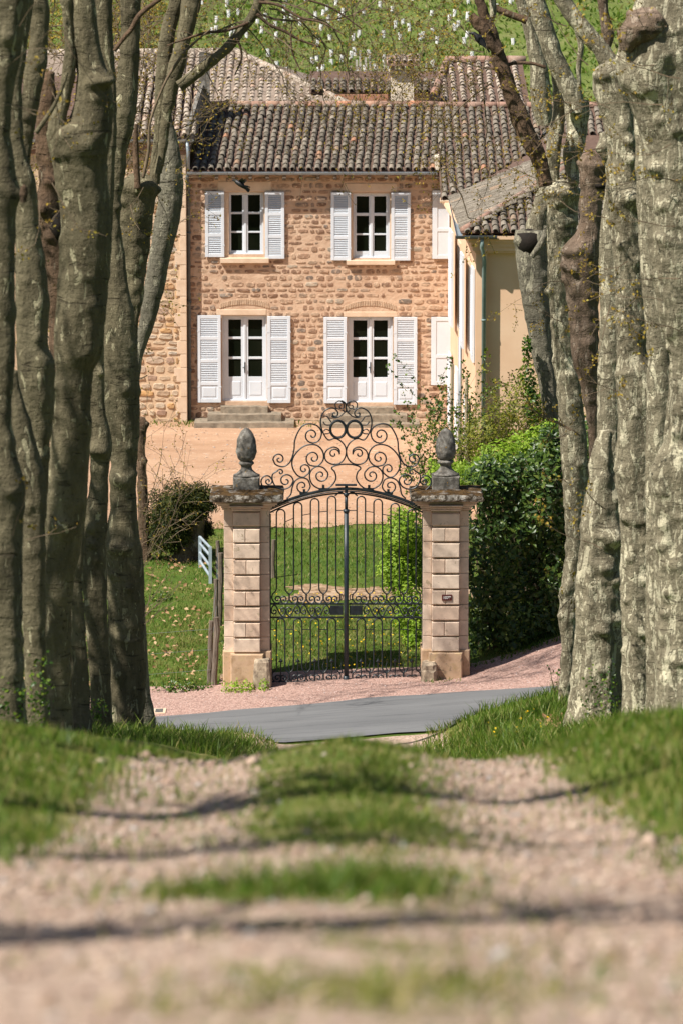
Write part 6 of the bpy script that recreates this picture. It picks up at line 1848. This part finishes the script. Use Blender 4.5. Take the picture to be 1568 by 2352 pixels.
for tr, seeds, dens in ((tR3, 11, [(1110, 120, 70.6, -1, .05, 1.4, .014), (1130, 160, 70.6, -1, -.25, 1.8, .016), (1160, 240, 70.6, -.9, -.5, 1.8, .014), (1180, 300, 70.6, -.8, -.7, 1.8, .012), (1100, 100, 70.6, -1, .3, 1.4, .012), (1120, 190, 70.6, -.9, -.2, 2.2, .014), (1240, 430, 71, -1, -.1, .9, .01), (1230, 410, 71, -.8, .4, 1.0, .01), (1250, 440, 71, -.7, -.7, 1.0, .01), (1290, 740, 71, -.8, .5, .9, .01), (1300, 650, 71, -.6, .5, 1.0, .01), (1310, 990, 71, -1, .25, 1.2, .018), (1330, 1000, 71, -.8, .7, 1.3, .018), (1300, 1000, 71, -.7, -.3, 1, .01), (1290, 1100, 71, .5, -.6, .8, .008), (1285, 1400, 71, .4, .4, .6, .01), (1290, 1380, 71, -.3, .8, .6, .01), (1300, 1440, 71, .3, .9, .8, .01)]),
                        (tR6, 12, [(1385, 340, 57.5, -1, -.1, 1.2, .012), (1400, 250, 57.5, -.7, .4, 1.0, .01), (1360, 240, 57.5, -1, 0, 1.3, .012), (1380, 420, 57.5, -1, -.3, 1.0, .01), (1440, 600, 57.2, -.8, -.5, .9, .01), (1330, 330, 58, -.8, .3, 1.0, .01), (1400, 700, 57.2, -.3, -1, .8, .01), (1390, 500, 57.2, -.8, .2, 1, .01), (1420, 900, 57.2, -.8, .1, .7, .01), (1390, 1170, 57.2, -.4, .5, .8, .01), (1380, 1260, 57.2, -.8, .5, .8, .01), (1350, 150, 60, -.8, .4, 1.2, .012), (1300, 60, 62, -1, .1, 1.2, .012), (1320, 420, 62, -.9, 0, 1.0, .01)]),
                        (tR7, 13, [(1500, 150, 51, -1, .1, 1.0, .01), (1520, 240, 51, -1, -.1, 1.1, .01), (1560, 180, 51, -.9, .2, 1.0, .012), (1540, 330, 51, -.8, -.3, 1.0, .01), (1560, 420, 51, -.8, .3, 1.0, .01), (1550, 520, 51, -.9, .1, 1.2, .01), (1560, 760, 51, -.9, .4, .9, .01), (1520, 690, 51, -.9, .3, .9, .008), (1500, 870, 51, -.5, .8, .6, .007), (1560, 640, 51, -1, -.2, 1, .01), (1530, 60, 51, -.9, -.3, 1, .01), (1480, 960, 51, -.4, .8, .5, .007)])):
    tw = Twigs(seeds)
    for (px, py, Y, dx, dz, L, r) in dens:
        tw.grow(at(px, py, Y - .3), Vector((dx, R.uniform(-.4, .1), dz)), L, r, 2, .0, .75)
    if tr is tR3:
        for k in range(24):
            px, py = R.uniform(820, 1130), R.uniform(-80, 160)
            tw.grow(at(px, py, 70 + R.uniform(-1, 1)), Vector((R.uniform(-.8, .3), R.uniform(-.3, .3), -R.uniform(.1, 1))), R.uniform(.9, 2.0), R.uniform(.005, .010), 2, .03, .5)
        # long hanging shoots in front of the roofs
        for pts in ([(1130, 190), (1090, 215), (1050, 250), (1020, 300), (1008, 370), (1015, 440)], [(1105, 165), (1110, 230), (1118, 300), (1112, 350)], [(1000, 330), (1030, 400), (1060, 450), (1075, 500)]):
            P_ = [at(a + R.uniform(-3, 3), b, 70.5) for a, b in pts]
            tw.mb.tube(P_, [.016 * (1 - .6 * i / len(P_)) for i in range(len(P_))], 5, cap=False)
            for q in P_[1:]:
                for _ in range(2): tw.grow(q, Vector((R.uniform(-1, 1), R.uniform(-.2, .2), R.uniform(-1, .6))), R.uniform(.3, .8), .007, 1, .0, .6)
    tw.build(tr, .046)

# ------------------------------------------------------------------ hedge and shrubs
def laurel_leaf(seed):
    rr = random.Random(seed); mb = MB()
    L, w_ = rr.uniform(.11, .15), rr.uniform(.036, .05)
    mb.v = [(0, 0, 0), (w_ * .8, L * .3, .006), (w_, L * .6, .008), (0, L, -.012), (-w_, L * .6, .008), (-w_ * .8, L * .3, .006), (0, L * .45, -.004)]
    mb.f = [(0, 1, 6), (1, 2, 6), (2, 3, 6), (3, 4, 6), (4, 5, 6), (5, 0, 6)]
    return mb.mesh('leaf', MT['laurel'])
LM = [laurel_leaf(k) for k in range(5)]
hx0, hx1 = xat(1082, 1300, 81.4), 5.6
hedge = thing('laurel_hedge', ((hx0 + hx1) / 2, 82.4, gz(3.5, 82)), 'tall dark glossy laurel hedge between the right pillar and the trunks', 'hedge')
rs = np.random.RandomState(77)
def hedge_pts(n, seed, shell):
    rs = np.random.RandomState(seed)
    x = rs.uniform(hx0, hx1, n); z = rs.uniform(0, 1, n); d = rs.uniform(0, 1, n) ** shell
    lump = .16 * np.sin(x * 3.1 + z * 7) + .14 * np.sin(z * 11 - x * 2.3) + .12 * np.sin(x * 7 + z * 3)
    yf = 81.35 + .35 * np.clip(x - 2.3, 0, 4) + lump
    gz_ = ground_z(x, yf)
    top = 3.62 + .22 * (x - hx0) + .12 * np.sin(x * 5) + .1 * np.sin(x * 11 + 2)
    zz = gz_ + .12 + z * (top - .12)
    y = yf + d * (1.3 - .5 * z)
    # rounded top
    y = y + sstep(.86, 1.0, z) * .5
    x = np.where(x < hx0 + .15, x - .06 + .08 * np.sin(z * 23), x)
    nrm = np.stack([np.where(x < hx0 + .3, -.6, 0) + 0 * x, -1 + 0 * x, .35 + 1.2 * sstep(.85, 1, z)], 1)
    return np.stack([x, y, zz], 1), nrm
P, Nn = hedge_pts(15000, 1, 2.2)
leaves('foliage', P, Nn, .145, MT['laurel'], hedge, 'stuff', 21, .42, .15, .75)
P, Nn = hedge_pts(300, 2, 8)
for i in range(300):
    nrm = Vector(Nn[i]) + Vector((R.gauss(0, .5), 0, R.gauss(0, .5))); nrm.normalize()
    t_ = Vector((R.gauss(0, 1), R.gauss(0, .5), -.3 + R.gauss(0, .8))); t_ = (t_ - nrm * t_.dot(nrm)).normalized(); b = t_.cross(nrm)
    M4 = Matrix((b, t_, nrm)).transposed().to_4x4()
    o = bpy.data.objects.new('leaf', LM[i % 5]); link(o, hedge, Matrix.Translation(Vector(P[i]) + Vector((0, -.10, 0))) @ M4)
# catkin-like flower spikes and stems
st = MB()
for k in range(60):
    x = R.uniform(hx0 + .1, hx1 - .5); y = 81.9 + .35 * max(0, x - 2.3); z0 = gz(x, y)
    p = [Vector((x + R.gauss(0, .08) * j, y + R.gauss(0, .06), z0 + j * .7)) for j in range(6)]
    st.tube(p, [.02, .018, .016, .013, .01, .006], 4)
st.build('stem', MT['twig'], hedge, kind='stuff')

def shrub(name, loc, label, cat, blobs, n, size, mat, seed, stems=8, aspect=.55, stem_mat='twig', h=1.5, group=None):
    t_ = thing(name, loc, label, cat, group)
    PP, NN = [], []
    tot = sum(b[1][0] * b[1][1] * b[1][2] for b in blobs)
    for i, (c, rad, am) in enumerate(blobs):
        k = int(n * am)
        p, d = blob_points(k, c, rad, seed + i, .45, 2.5, .28); PP.append(p); NN.append(d + np.array([0, -.3, .4]))
    leaves('foliage', np.concatenate(PP), np.concatenate(NN), size, MT[mat], t_, 'stuff', seed, aspect, .25, .7)
    mb = MB(); rr = random.Random(seed)
    for k in range(stems):
        c, rad, _ = blobs[rr.randrange(len(blobs))]
        e = Vector((c[0] + rr.uniform(-.7, .7) * rad[0], c[1] + rr.uniform(-.5, .5) * rad[1], c[2] + rr.uniform(-.2, .9) * rad[2]))
        b = Vector(loc) + Vector((rr.uniform(-.3, .3), rr.uniform(-.2, .2), -.1))
        mb.tube([b, b.lerp(e, .5) + Vector((rr.gauss(0, .06), 0, .1)), e], [.018, .013, .006], 4)
    if mb.v: mb.build('stem', MT[stem_mat], t_, kind='stuff')
    return t_
# bright bush behind the gate
def blob_at(px, py, Y, rx, ry, rz=None):
    c = at(px, py, Y); s = mpp(py, Y)
    return (tuple(c), (rx * s, (rz or rx) * s, ry * s))
B = [(*blob_at(922, 1235, 84, 50, 56), .2), (*blob_at(915, 1315, 84, 48, 60), .25), (*blob_at(950, 1290, 84.5, 40, 80), .2), (*blob_at(930, 1190, 84.4, 38, 28), .06), (*blob_at(938, 1410, 83.4, 32, 66), .15), (*blob_at(952, 1490, 82.8, 26, 70), .14)]
c = at(935, 1530, 85)
shrub('lime_green_shrub', (c.x, 85, gz(c.x, 85)), 'fresh lime green leafy shrub seen through the right gate leaf', 'shrub', B, 9500, .085, "lime_leaf", 41, 12)
# tall shrubs over the hedge, sparse new leaves
for k, (px, Y, top, n, mat, lab) in enumerate(((1000, 92, 890, 9, 'ivy_leaf', 'sparse budding shrub rising just left of the right pineapple finial'), (1130, 89, 900, 15, 'shrub_leaf', 'thicket of thin olive budding stems under the grey green downpipe'), (1215, 88, 830, 18, 'shrub_leaf', 'dense olive brown budding shrub in front of the peach wall beside the trunk'))):
    c = at(px, 1100, Y)
    t_ = thing('budding_shrub', (c.x, Y, gz(c.x, Y)), lab, 'shrub')
    tw = Twigs(200 + k)
    for j in range(n):
        x = c.x + R.uniform(-.55, .55) * (1 if k else .6)
        z0 = gz(x, Y); zt = zat(top + R.uniform(0, 150), Y)
        tw.grow(Vector((x, Y + R.uniform(-.4, .4), z0)), Vector((R.uniform(-.12, .12), R.uniform(-.1, .1), 1)), zt - z0, .012, 1, -.02, .6, .10, 4, .30)
    tw.build(t_, .075, 'twig', mat, 'twigs', 'leaves', 3 if k else 4)
B = [(*blob_at(1150, 1056, 83.2, 62, 46), .22), (*blob_at(1230, 1030, 83.4, 62, 46), .3), (*blob_at(1095, 1090, 83.4, 44, 34), .14), (*blob_at(1262, 1005, 83.4, 32, 40), .12), (*blob_at(1050, 1090, 85, 34, 34), .12), (*blob_at(1000, 1100, 85.5, 24, 40), .1)]
c = at(1160, 1300, 84.5)
shrub('lime_green_shrub', (c.x, 84.5, gz(c.x, 84.5)), 'bright yellow green new growth rising over the hedge top', 'shrub', B, 7500, .085, 'lime_leaf', 43, 14)
B = [(*blob_at(1125, 995, 86.5, 58, 62), .3), (*blob_at(1200, 955, 86.5, 62, 84), .4), (*blob_at(1255, 940, 87, 36, 80), .18), (*blob_at(1075, 1020, 87.5, 38, 56), .12)]
c = at(1170, 1300, 87)
shrub('olive_shrub', (c.x, 87, gz(c.x, 87)), 'hazy olive brown undergrowth between the lime growth and the peach wall', 'shrub', B, 5200, .065, 'shrub_leaf', 45, 46)
# ivy on the far broken trunk
ivy = thing('ivy', (at(1225, 1000, 84.6).x, 84.6, gz(4.0, 84.6)), 'bright ivy climbing the left side of the far broken trunk', 'ivy')
B = [(*blob_at(1208, 800, 84.6, 9, 30), .2), (*blob_at(1212, 870, 84.6, 14, 50), .3), (*blob_at(1222, 940, 84.6, 18, 55), .5)]
PP, NN = zip(*[blob_points(int(700 * a), c_, r_, 60 + i) for i, (c_, r_, a) in enumerate(B)])
leaves('foliage', np.concatenate(PP), np.concatenate(NN) + np.array([0, -.5, 0]), .075, MT['ivy_leaf'], ivy, 'stuff', 61, .8)
# climbing rose-like leafy stems on posts by the wing
for k, (px, py0, py1, Y) in enumerate(((1035, 836, 1010, 95), (1068, 868, 1000, 94))):
    x = xat(px, 900, Y)
    z0 = gz(x, Y) - .2; z1 = zat(py0, Y)
    MB().tube([(x, Y, z0), (x + .02, Y, z1)], [.045, .038], 8).build('wooden_post', MT['pale_wood'], None, label=('taller' if k == 0 else 'shorter') + ' peeled wooden post with climber in front of the white shutters', cat='post', group='peeled posts beside the wing')
t_ = thing('climber', (xat(1050, 950, 95), 95, gz(2.5, 95)), 'leafy climber winding up the peeled posts beside the wing', 'climber')
tw = Twigs(300)
for k in range(9):
    px = R.choice((1030, 1035, 1040, 1062, 1068, 1074))
    x = xat(px, 950, 94.6)
    tw.grow(Vector((x, 94.6, gz(x, 95) + .2)), Vector((R.uniform(-.08, .08), 0, 1)), R.uniform(1.6, 3.0), .010, 1, -.03, 1.0, .10)
tw.build(t_, .085, 'twig', 'ivy_leaf', 'twigs', 'leaves', 4)

# weeds at the pillar foot, brambles under the fence
for k, (px, py, Y, w_, n, lab, mat) in enumerate(((550, 1556, 79.55, .32, 260, 'low bright weed patch at the outer foot of the left pillar', 'lime_leaf'), (606, 1562, 79.6, .10, 70, 'small weed tuft between left pillar and guard stone', 'lime_leaf'), (420, 1545, 79.9, .55, 420, 'dark bramble patch below the leaning fence posts', 'ivy_leaf'), (372, 1330, 88, .25, 200, 'dark weed clump beside the thin dead trunk', 'ivy_leaf'))):
    c = at(px, py, Y); g = gz(c.x, Y)
    t_ = thing('weed_clump', (c.x, Y, g), lab, 'weeds')
    p, d = blob_points(n, (c.x, Y, g + .06), (w_, .25, .16), 70 + k)
    p[:, 2] = np.maximum(p[:, 2], ground_z(p[:, 0], p[:, 1]) + .01)
    leaves('foliage', p, d + np.array([0, -.4, .5]), .06, MT[mat], t_, 'stuff', 71 + k, .7)

# clipped conifer beside an old stump
con = thing('conifer', (at(430, 1270, 92).x, 92, gz(at(430, 1270, 92).x, 92)), 'dark bronze green conifer bush growing round an old grey stump', 'conifer')
YB_ = 92.0
B = [(*blob_at(393, 1185, YB_ - .25, 56, 72), .42), (*blob_at(372, 1225, YB_, 34, 48), .14), (*blob_at(425, 1150, YB_ + .1, 40, 34), .12), (*blob_at(460, 1150, YB_ - .2, 36, 42), .2), (*blob_at(472, 1215, YB_ + .3, 18, 26), .06), (*blob_at(395, 1235, YB_ - .2, 42, 30), .1)]
PP, NN = zip(*[blob_points(int(14000 * a), c_, r_, 80 + i, .35, 3.2, .3) for i, (c_, r_, a) in enumerate(B)])
leaves('foliage', np.concatenate(PP), np.concatenate(NN) * 1.0 + np.array([0, 0, .3]), .12, MT['yew'], con, 'stuff', 81, .22, .1, .9)
trunk_mesh('trunk', [(1140, 432, 478), (1180, 434, 470), (1220, 430, 468), (1245, 418, 468), (1262, 402, 464), (1278, 392, 460)], YB_ + .1, MT['bark_dead'], con, 82, rough=2.0, flute=.12, flare=.0, bumps=())

# farm gate and fence posts on the left
fg = thing('farm_gate', (at(470, 1300, 92).x, 92, gz(at(470, 1300, 92).x, 92)), 'galvanised grey field gate standing open behind the left pillar', 'field gate')
ga, gb = at(460, 1260, 91.2), at(483.5, 1285, 89.6)
g0a, g0b = gz(ga.x, 91.2) + .12, gz(gb.x, 89.6) + .12
za_, zb_ = zat(1232, 91.2), zat(1256, 89.6)
mb = MB()
mb.box(ga.x - .035, ga.x + .035, 91.16, 91.24, g0a - .15, za_)
mb.box(gb.x - .035, gb.x + .035, 89.56, 89.64, g0b - .15, zb_)
mb.build('gate_frame', MT['galv'], fg)
for f in (0.05, .38, .72, .98):
    MB().tube([(ga.x, 91.2, g0a + (za_ - g0a) * f), (gb.x, 89.6, g0b + (zb_ - g0b) * f)], .03, 6).build('rail', MT['galv'], fg)
MB().hexa([(ga.x, 92.9, g0a), (ga.x + (gb.x - ga.x) * .5, 92.0, g0a), (ga.x + (gb.x - ga.x) * .5 + .01, 92.0, g0a), (ga.x + .01, 92.9, g0a), (ga.x, 92.9, g0a + .36), (ga.x + (gb.x - ga.x) * .5, 92.0, g0a + .20), (ga.x + (gb.x - ga.x) * .5 + .01, 92.0, g0a + .20), (ga.x + .01, 92.9, g0a + .36)]).build('panel', MT['galv'], fg)
POSTS = [(480, 1426, 1552, 80.4, 6, .055, 'rough leaning fence post left of its upright twin at the verge'), (490.5, 1418, 1550, 80.2, 9, .058, 'dark bark covered fence post next to the leaning one at the verge'), (495, 1330, 1460, 84, 3, .05, 'grey split fence post midway along the fence'), (503, 1270, 1440, 85.5, 6, .06, 'broad weathered fence post close to the left pillar'), (500, 1242, 1330, 91, 1, .045, 'thin tall fence post beside the grey field gate'), (326, 1205, 1287, 92, -2, .028, 'thin pale stake beside the dead ivy trunk'), (627, 1240, 1345, 90, 2, .05, 'grey fence post seen through the left edge of the gate')]
posts = []
for (px, py0, py1, Y, lean, r, lab) in POSTS:
    x = xat(px, py1, Y); z0 = gz(x, Y) - .25; z1 = zat(py0, Y); xt = x + lean * mpp(py0, Y)
    mb = MB(); k = 7
    mb.tube([(x + (xt - x) * i / (k - 1) + R.gauss(0, .008), Y, z0 + (z1 - z0) * i / (k - 1)) for i in range(k)], [r * R.uniform(.88, 1.1) for _ in range(k)], 8)
    mb.build('fence_post', MT['wood' if r > .03 else 'pale_wood'], None, label=lab, cat='fence post', group='wooden fence posts')
    posts.append((xt, Y, z1))
wire = MB()
for dz in (.15, .55, .95):
    wire.tube([(-6.5, 79.9, gz(-6, 80) + 1.15 - dz), (posts[0][0], posts[0][1] - .06, posts[0][2] - dz), (posts[2][0], posts[2][1], posts[2][2] - dz), (posts[4][0], posts[4][1], posts[4][2] - dz)], .003, 4)
wire.build('fence_wire', MT['zinc'], None, label='thin strands of fence wire strung between the weathered fence posts', cat='wire')

# bare shrub sprays by the left trunk
twN = Twigs(410)
for j in range(7): twN.grow(at(318, 1180 + R.uniform(-60, 160), 69.7), Vector((.28 + R.uniform(-.1, .35), R.uniform(-.1, .1), 1)), R.uniform(1.4, 2.6), .010, 2, 0, .35, .14, 4, .8)
for j in range(5): twN.grow(at(330, 1420 + R.uniform(-20, 50), 69.7), Vector((.6 + R.uniform(-.1, .3), 0, .7 + R.uniform(-.3, .2))), R.uniform(.5, .9), .012, 1, 0, .1, .2)
twN.build(tN, .04, mult=1)
for k, (px, py, Y, n, L, dx, dz, lab) in enumerate(((1272, 1590, 73, 5, .6, -.2, 1, 'small dark sapling at the road edge beside the right trunks'),)):
    x = xat(px, py, Y); 
    t_ = thing('bare_shrub', (x, Y, gz(x, Y)), lab, 'shrub')
    tw = Twigs(400 + k)
    z0 = gz(x, Y)
    b0 = Vector((x, Y, gz(x, Y) - .1))
    for j in range(n):
        tw.grow(Vector((x, Y, z0)), Vector((dx + R.uniform(-.15, .3), R.uniform(-.1, .1), dz + R.uniform(-.2, .2))), L * R.uniform(.6, 1), .010, 2, 0, .1, .16)
    tw.build(t_, .09, 'twig', 'ivy_leaf', mult=1)
# ivy shoots at the trunk feet
for k, (px, py, Y, n, h_, lab) in enumerate(((25, 1615, 40.3, 110, .5, 'trailing ivy and weeds at the foot of the left edge trunk'), (90, 1590, 43, 120, .9, 'thin ivy strand climbing the second left trunk foot'), (228, 1630, 56, 90, .35, 'sprig of pale ivy at the foot of the mottled left trunk'), (1398, 1600, 60, 160, .9, 'dark ivy strand at the foot of the burled right trunks'), (1357, 1590, 60.4, 90, .8, 'narrow ivy strand on the white flaking right bole'))):
    c = at(px, py, Y)
    t_ = thing('ivy', (c.x, Y, gz(c.x, Y)), lab, 'ivy')
    p, d = blob_points(n, tuple(c), (.16 if k else .35, .12, h_ / 2), 500 + k)
    leaves('foliage', p, d + np.array([0, -.6, .2]), .045, MT['ivy_leaf'], t_, 'stuff', 501 + k, .8)

# drain cover
x0, x1 = xat(351, 1609, 78.0), xat(381, 1609, 78.0); yd0, yd1 = 77.9, 78.3
def slab(xa, xb, ya, yb, h, mb):
    c = [(xa, ya), (xb, ya), (xb, yb), (xa, yb)]
    mb.hexa([(x, y, gz(x, y) - .05) for x, y in c] + [(x, y, gz(x, y) + h) for x, y in c])
mb = MB(); slab(x0, x1, yd0, yd1, .03, mb)
dc = mb.build('drain_cover', MT['dressed'], None, label='small drain grating in a pale concrete frame on the pink gravel', cat='drain cover')
mb = MB()
for k in range(6):
    a = x0 + .05 + (x1 - x0 - .1) * k / 6
    slab(a, a + (x1 - x0 - .1) / 6 * .75, yd0 + .06, yd1 - .05, .036, mb)
mb.build('grating', MT['pipe_dark'], dc)

# ------------------------------------------------------------------ birds
def crow_flying(px, py, Y):
    c = at(px, py, Y); t_ = thing('crow', tuple(c), 'black crow in flight in front of the upper left window', 'bird')
    s = mpp(py, Y)
    body = MB()
    pts = [(-19, 10, 1.2), (-15, 9, 4.5), (-11, 6, 6), (-4, 2, 7.5), (3, -3, 6.5), (10, -9, 4.0), (14, -13, 2.5)]
    body.tube([c + Vector((x * s, -.02 + .006 * abs(x), z * s)) for x, z, r in pts], [r * s * .8 for _, _, r in pts], 12)
    body.build('body', MT['black_feather'], t_, True)
    bk = MB(); bk.tube([c + Vector((-18 * s, -.02, 10 * s)), c + Vector((-22.5 * s, -.02, 9 * s))], [1.6 * s, .3 * s], 6); bk.build('beak', MT['black_feather'], t_)
    def wing(root, tips, dy):
        mb = MB(); r0, r1 = root
        for i in range(len(tips) - 1):
            a, b = tips[i], tips[i + 1]
            f0, f1 = i / (len(tips) - 1), (i + 1) / (len(tips) - 1)
            p0 = (r0[0] + (r1[0] - r0[0]) * f0, r0[1] + (r1[1] - r0[1]) * f0); p1 = (r0[0] + (r1[0] - r0[0]) * f1, r0[1] + (r1[1] - r0[1]) * f1)
            mid = ((a[0] + b[0]) / 2, (a[1] + b[1]) / 2)
            V3 = lambda q, d: tuple(c + Vector((q[0] * s, d, q[1] * s)))
            mb.prism([V3(p0, 0), V3(a, dy), V3(mid, dy * 1.05), V3((p1[0] * .35 + b[0] * .65, p1[1] * .35 + b[1] * .65), dy * .7), V3(p1, 0)], (0, .012, 0))
        return mb.build('wing', MT['black_feather'], t_)
    wing(((-8, 8), (4, 0)), [(2, 17), (9, 15.5), (14, 14), (13, 10), (8, 6)], -.25)
    wing(((-2, 2), (9, -8)), [(20, -6), (20, -11), (18, -15), (15, -18), (11, -18)], .15)
    tl_ = MB()
    for k in range(4):
        a = c + Vector((10 * s, 0, -9 * s)); d = Vector((math.cos(-.95 + k * .16), .02 * k, math.sin(-.95 + k * .16)))
        n_ = Vector((-d.z, 0, d.x)) * 1.3 * s
        tl_.prism([tuple(a - n_), tuple(a + d * 10 * s - n_), tuple(a + d * 11 * s), tuple(a + d * 10 * s + n_), tuple(a + n_)], (0, .01, 0))
    tl_.build('tail', MT['black_feather'], t_)
crow_flying(555, 424, 90)

def crow_perched(px, py, Y, sz, label, face=-1):
    c = at(px, py, Y); t_ = thing('crow', tuple(c), label, 'bird'); s = mpp(py, Y) * sz
    b = MB()
    pts = [(-19, 13, .8), (-16, 13, 3.5), (-12, 12, 5), (-8, 9, 5.4), (-2, 3, 8.5), (5, -5, 8.5), (11, -12, 5), (17, -20, 2)]
    b.tube([c + Vector((-face * x * s, 0, z * s)) for x, z, r in pts], [r * s for _, _, r in pts], 12)
    b.build('body', MT['black_feather'], t_, True)
    k = MB(); k.tube([c + Vector((face * 18 * s, 0, 13 * s)), c + Vector((face * 24 * s, 0, 12 * s))], [1.8 * s, .3 * s], 6); k.build('beak', MT['black_feather'], t_)
    w_ = MB(); w_.prism([tuple(c + Vector((-face * x * s, -8.6 * s, z * s))) for x, z in ((-4, 6), (3, 3), (12, -8), (19, -22), (10, -16), (0, -8))], (0, 2 * s, 0)); w_.build('wing', MT['black_feather'], t_)
    tl_ = MB(); tl_.prism([tuple(c + Vector((-face * x * s, -2 * s, z * s))) for x, z in ((12, -12), (16, -14), (25, -28), (21, -30))], (0, 4 * s, 0)); tl_.build('tail', MT['black_feather'], t_)
    lg = MB()
    for d in (-2, 2): lg.tube([c + Vector((-face * 2 * s, d * s, -6 * s)), c + Vector((-face * 1 * s, d * s, -15 * s))], .8 * s, 4)
    lg.build('leg', MT['black_feather'], t_)
crow_perched(1099, 90, 70.0, 1.05, 'black crow perched on the broken limb at upper right')
crow_perched(1249, 308, 71.0, .5, 'small black bird half hidden in the fork of the brown limb', 1)

# ------------------------------------------------------------------ young vines on the hill
gm = MB(); gm.tube([(0, 0, -.05), (0, 0, .24)], [.062, .07], 6); gmesh = gm.mesh('vine_guard', MT['guard'])
sm_ = MB(); sm_.box(-.035, .035, -.035, .035, -.1, .95); smesh = sm_.mesh('vine_stake', MT['stake'])
rv = random.Random(12); cnt = 0
for row in range(26):
    for k in range(30):
        y = 140.5 + k * 1.05 + rv.uniform(-.2, .2)
        x = -11 + row * .86 + (k * .22) + rv.uniform(-.12, .12)
        px = 784 + FPX * x / (y * 1.015)
        if not (430 < px < 1180) or cnt >= 290: continue
        if px < 560 and y < 150: continue
        if rv.random() < .62: continue
        z = float(hill_z(np.array([x]), np.array([y]))[0])
        o = bpy.data.objects.new('vine_guard', gmesh); link(o, None, Matrix.Translation((x, y, z)) @ Matrix.Rotation(rv.uniform(-.15, .15), 4, 'Y') @ Matrix.Diagonal((1, 1, rv.uniform(.8, 1.3), 1)))
        tag(o, 'white plastic guard round a young vine on the green hillside', 'vine guard', 'white vine guards in rows on the hillside'); cnt += 1
for k in range(30):
    px = 800 + k * 12.5 + rv.uniform(-4, 4)
    y = 139 + rv.uniform(0, 3)
    x = (px - 784) / FPX * y * 1.015
    z = float(hill_z(np.array([x]), np.array([y]))[0])
    o = bpy.data.objects.new('vine_stake', smesh); link(o, None, Matrix.Translation((x, y, z)) @ Matrix.Rotation(rv.uniform(-.05, .05), 4, 'Y'))
    tag(o, 'pale wooden vine stake along the foot of the green hillside', 'vine stake', 'vine stakes along the foot of the hill')
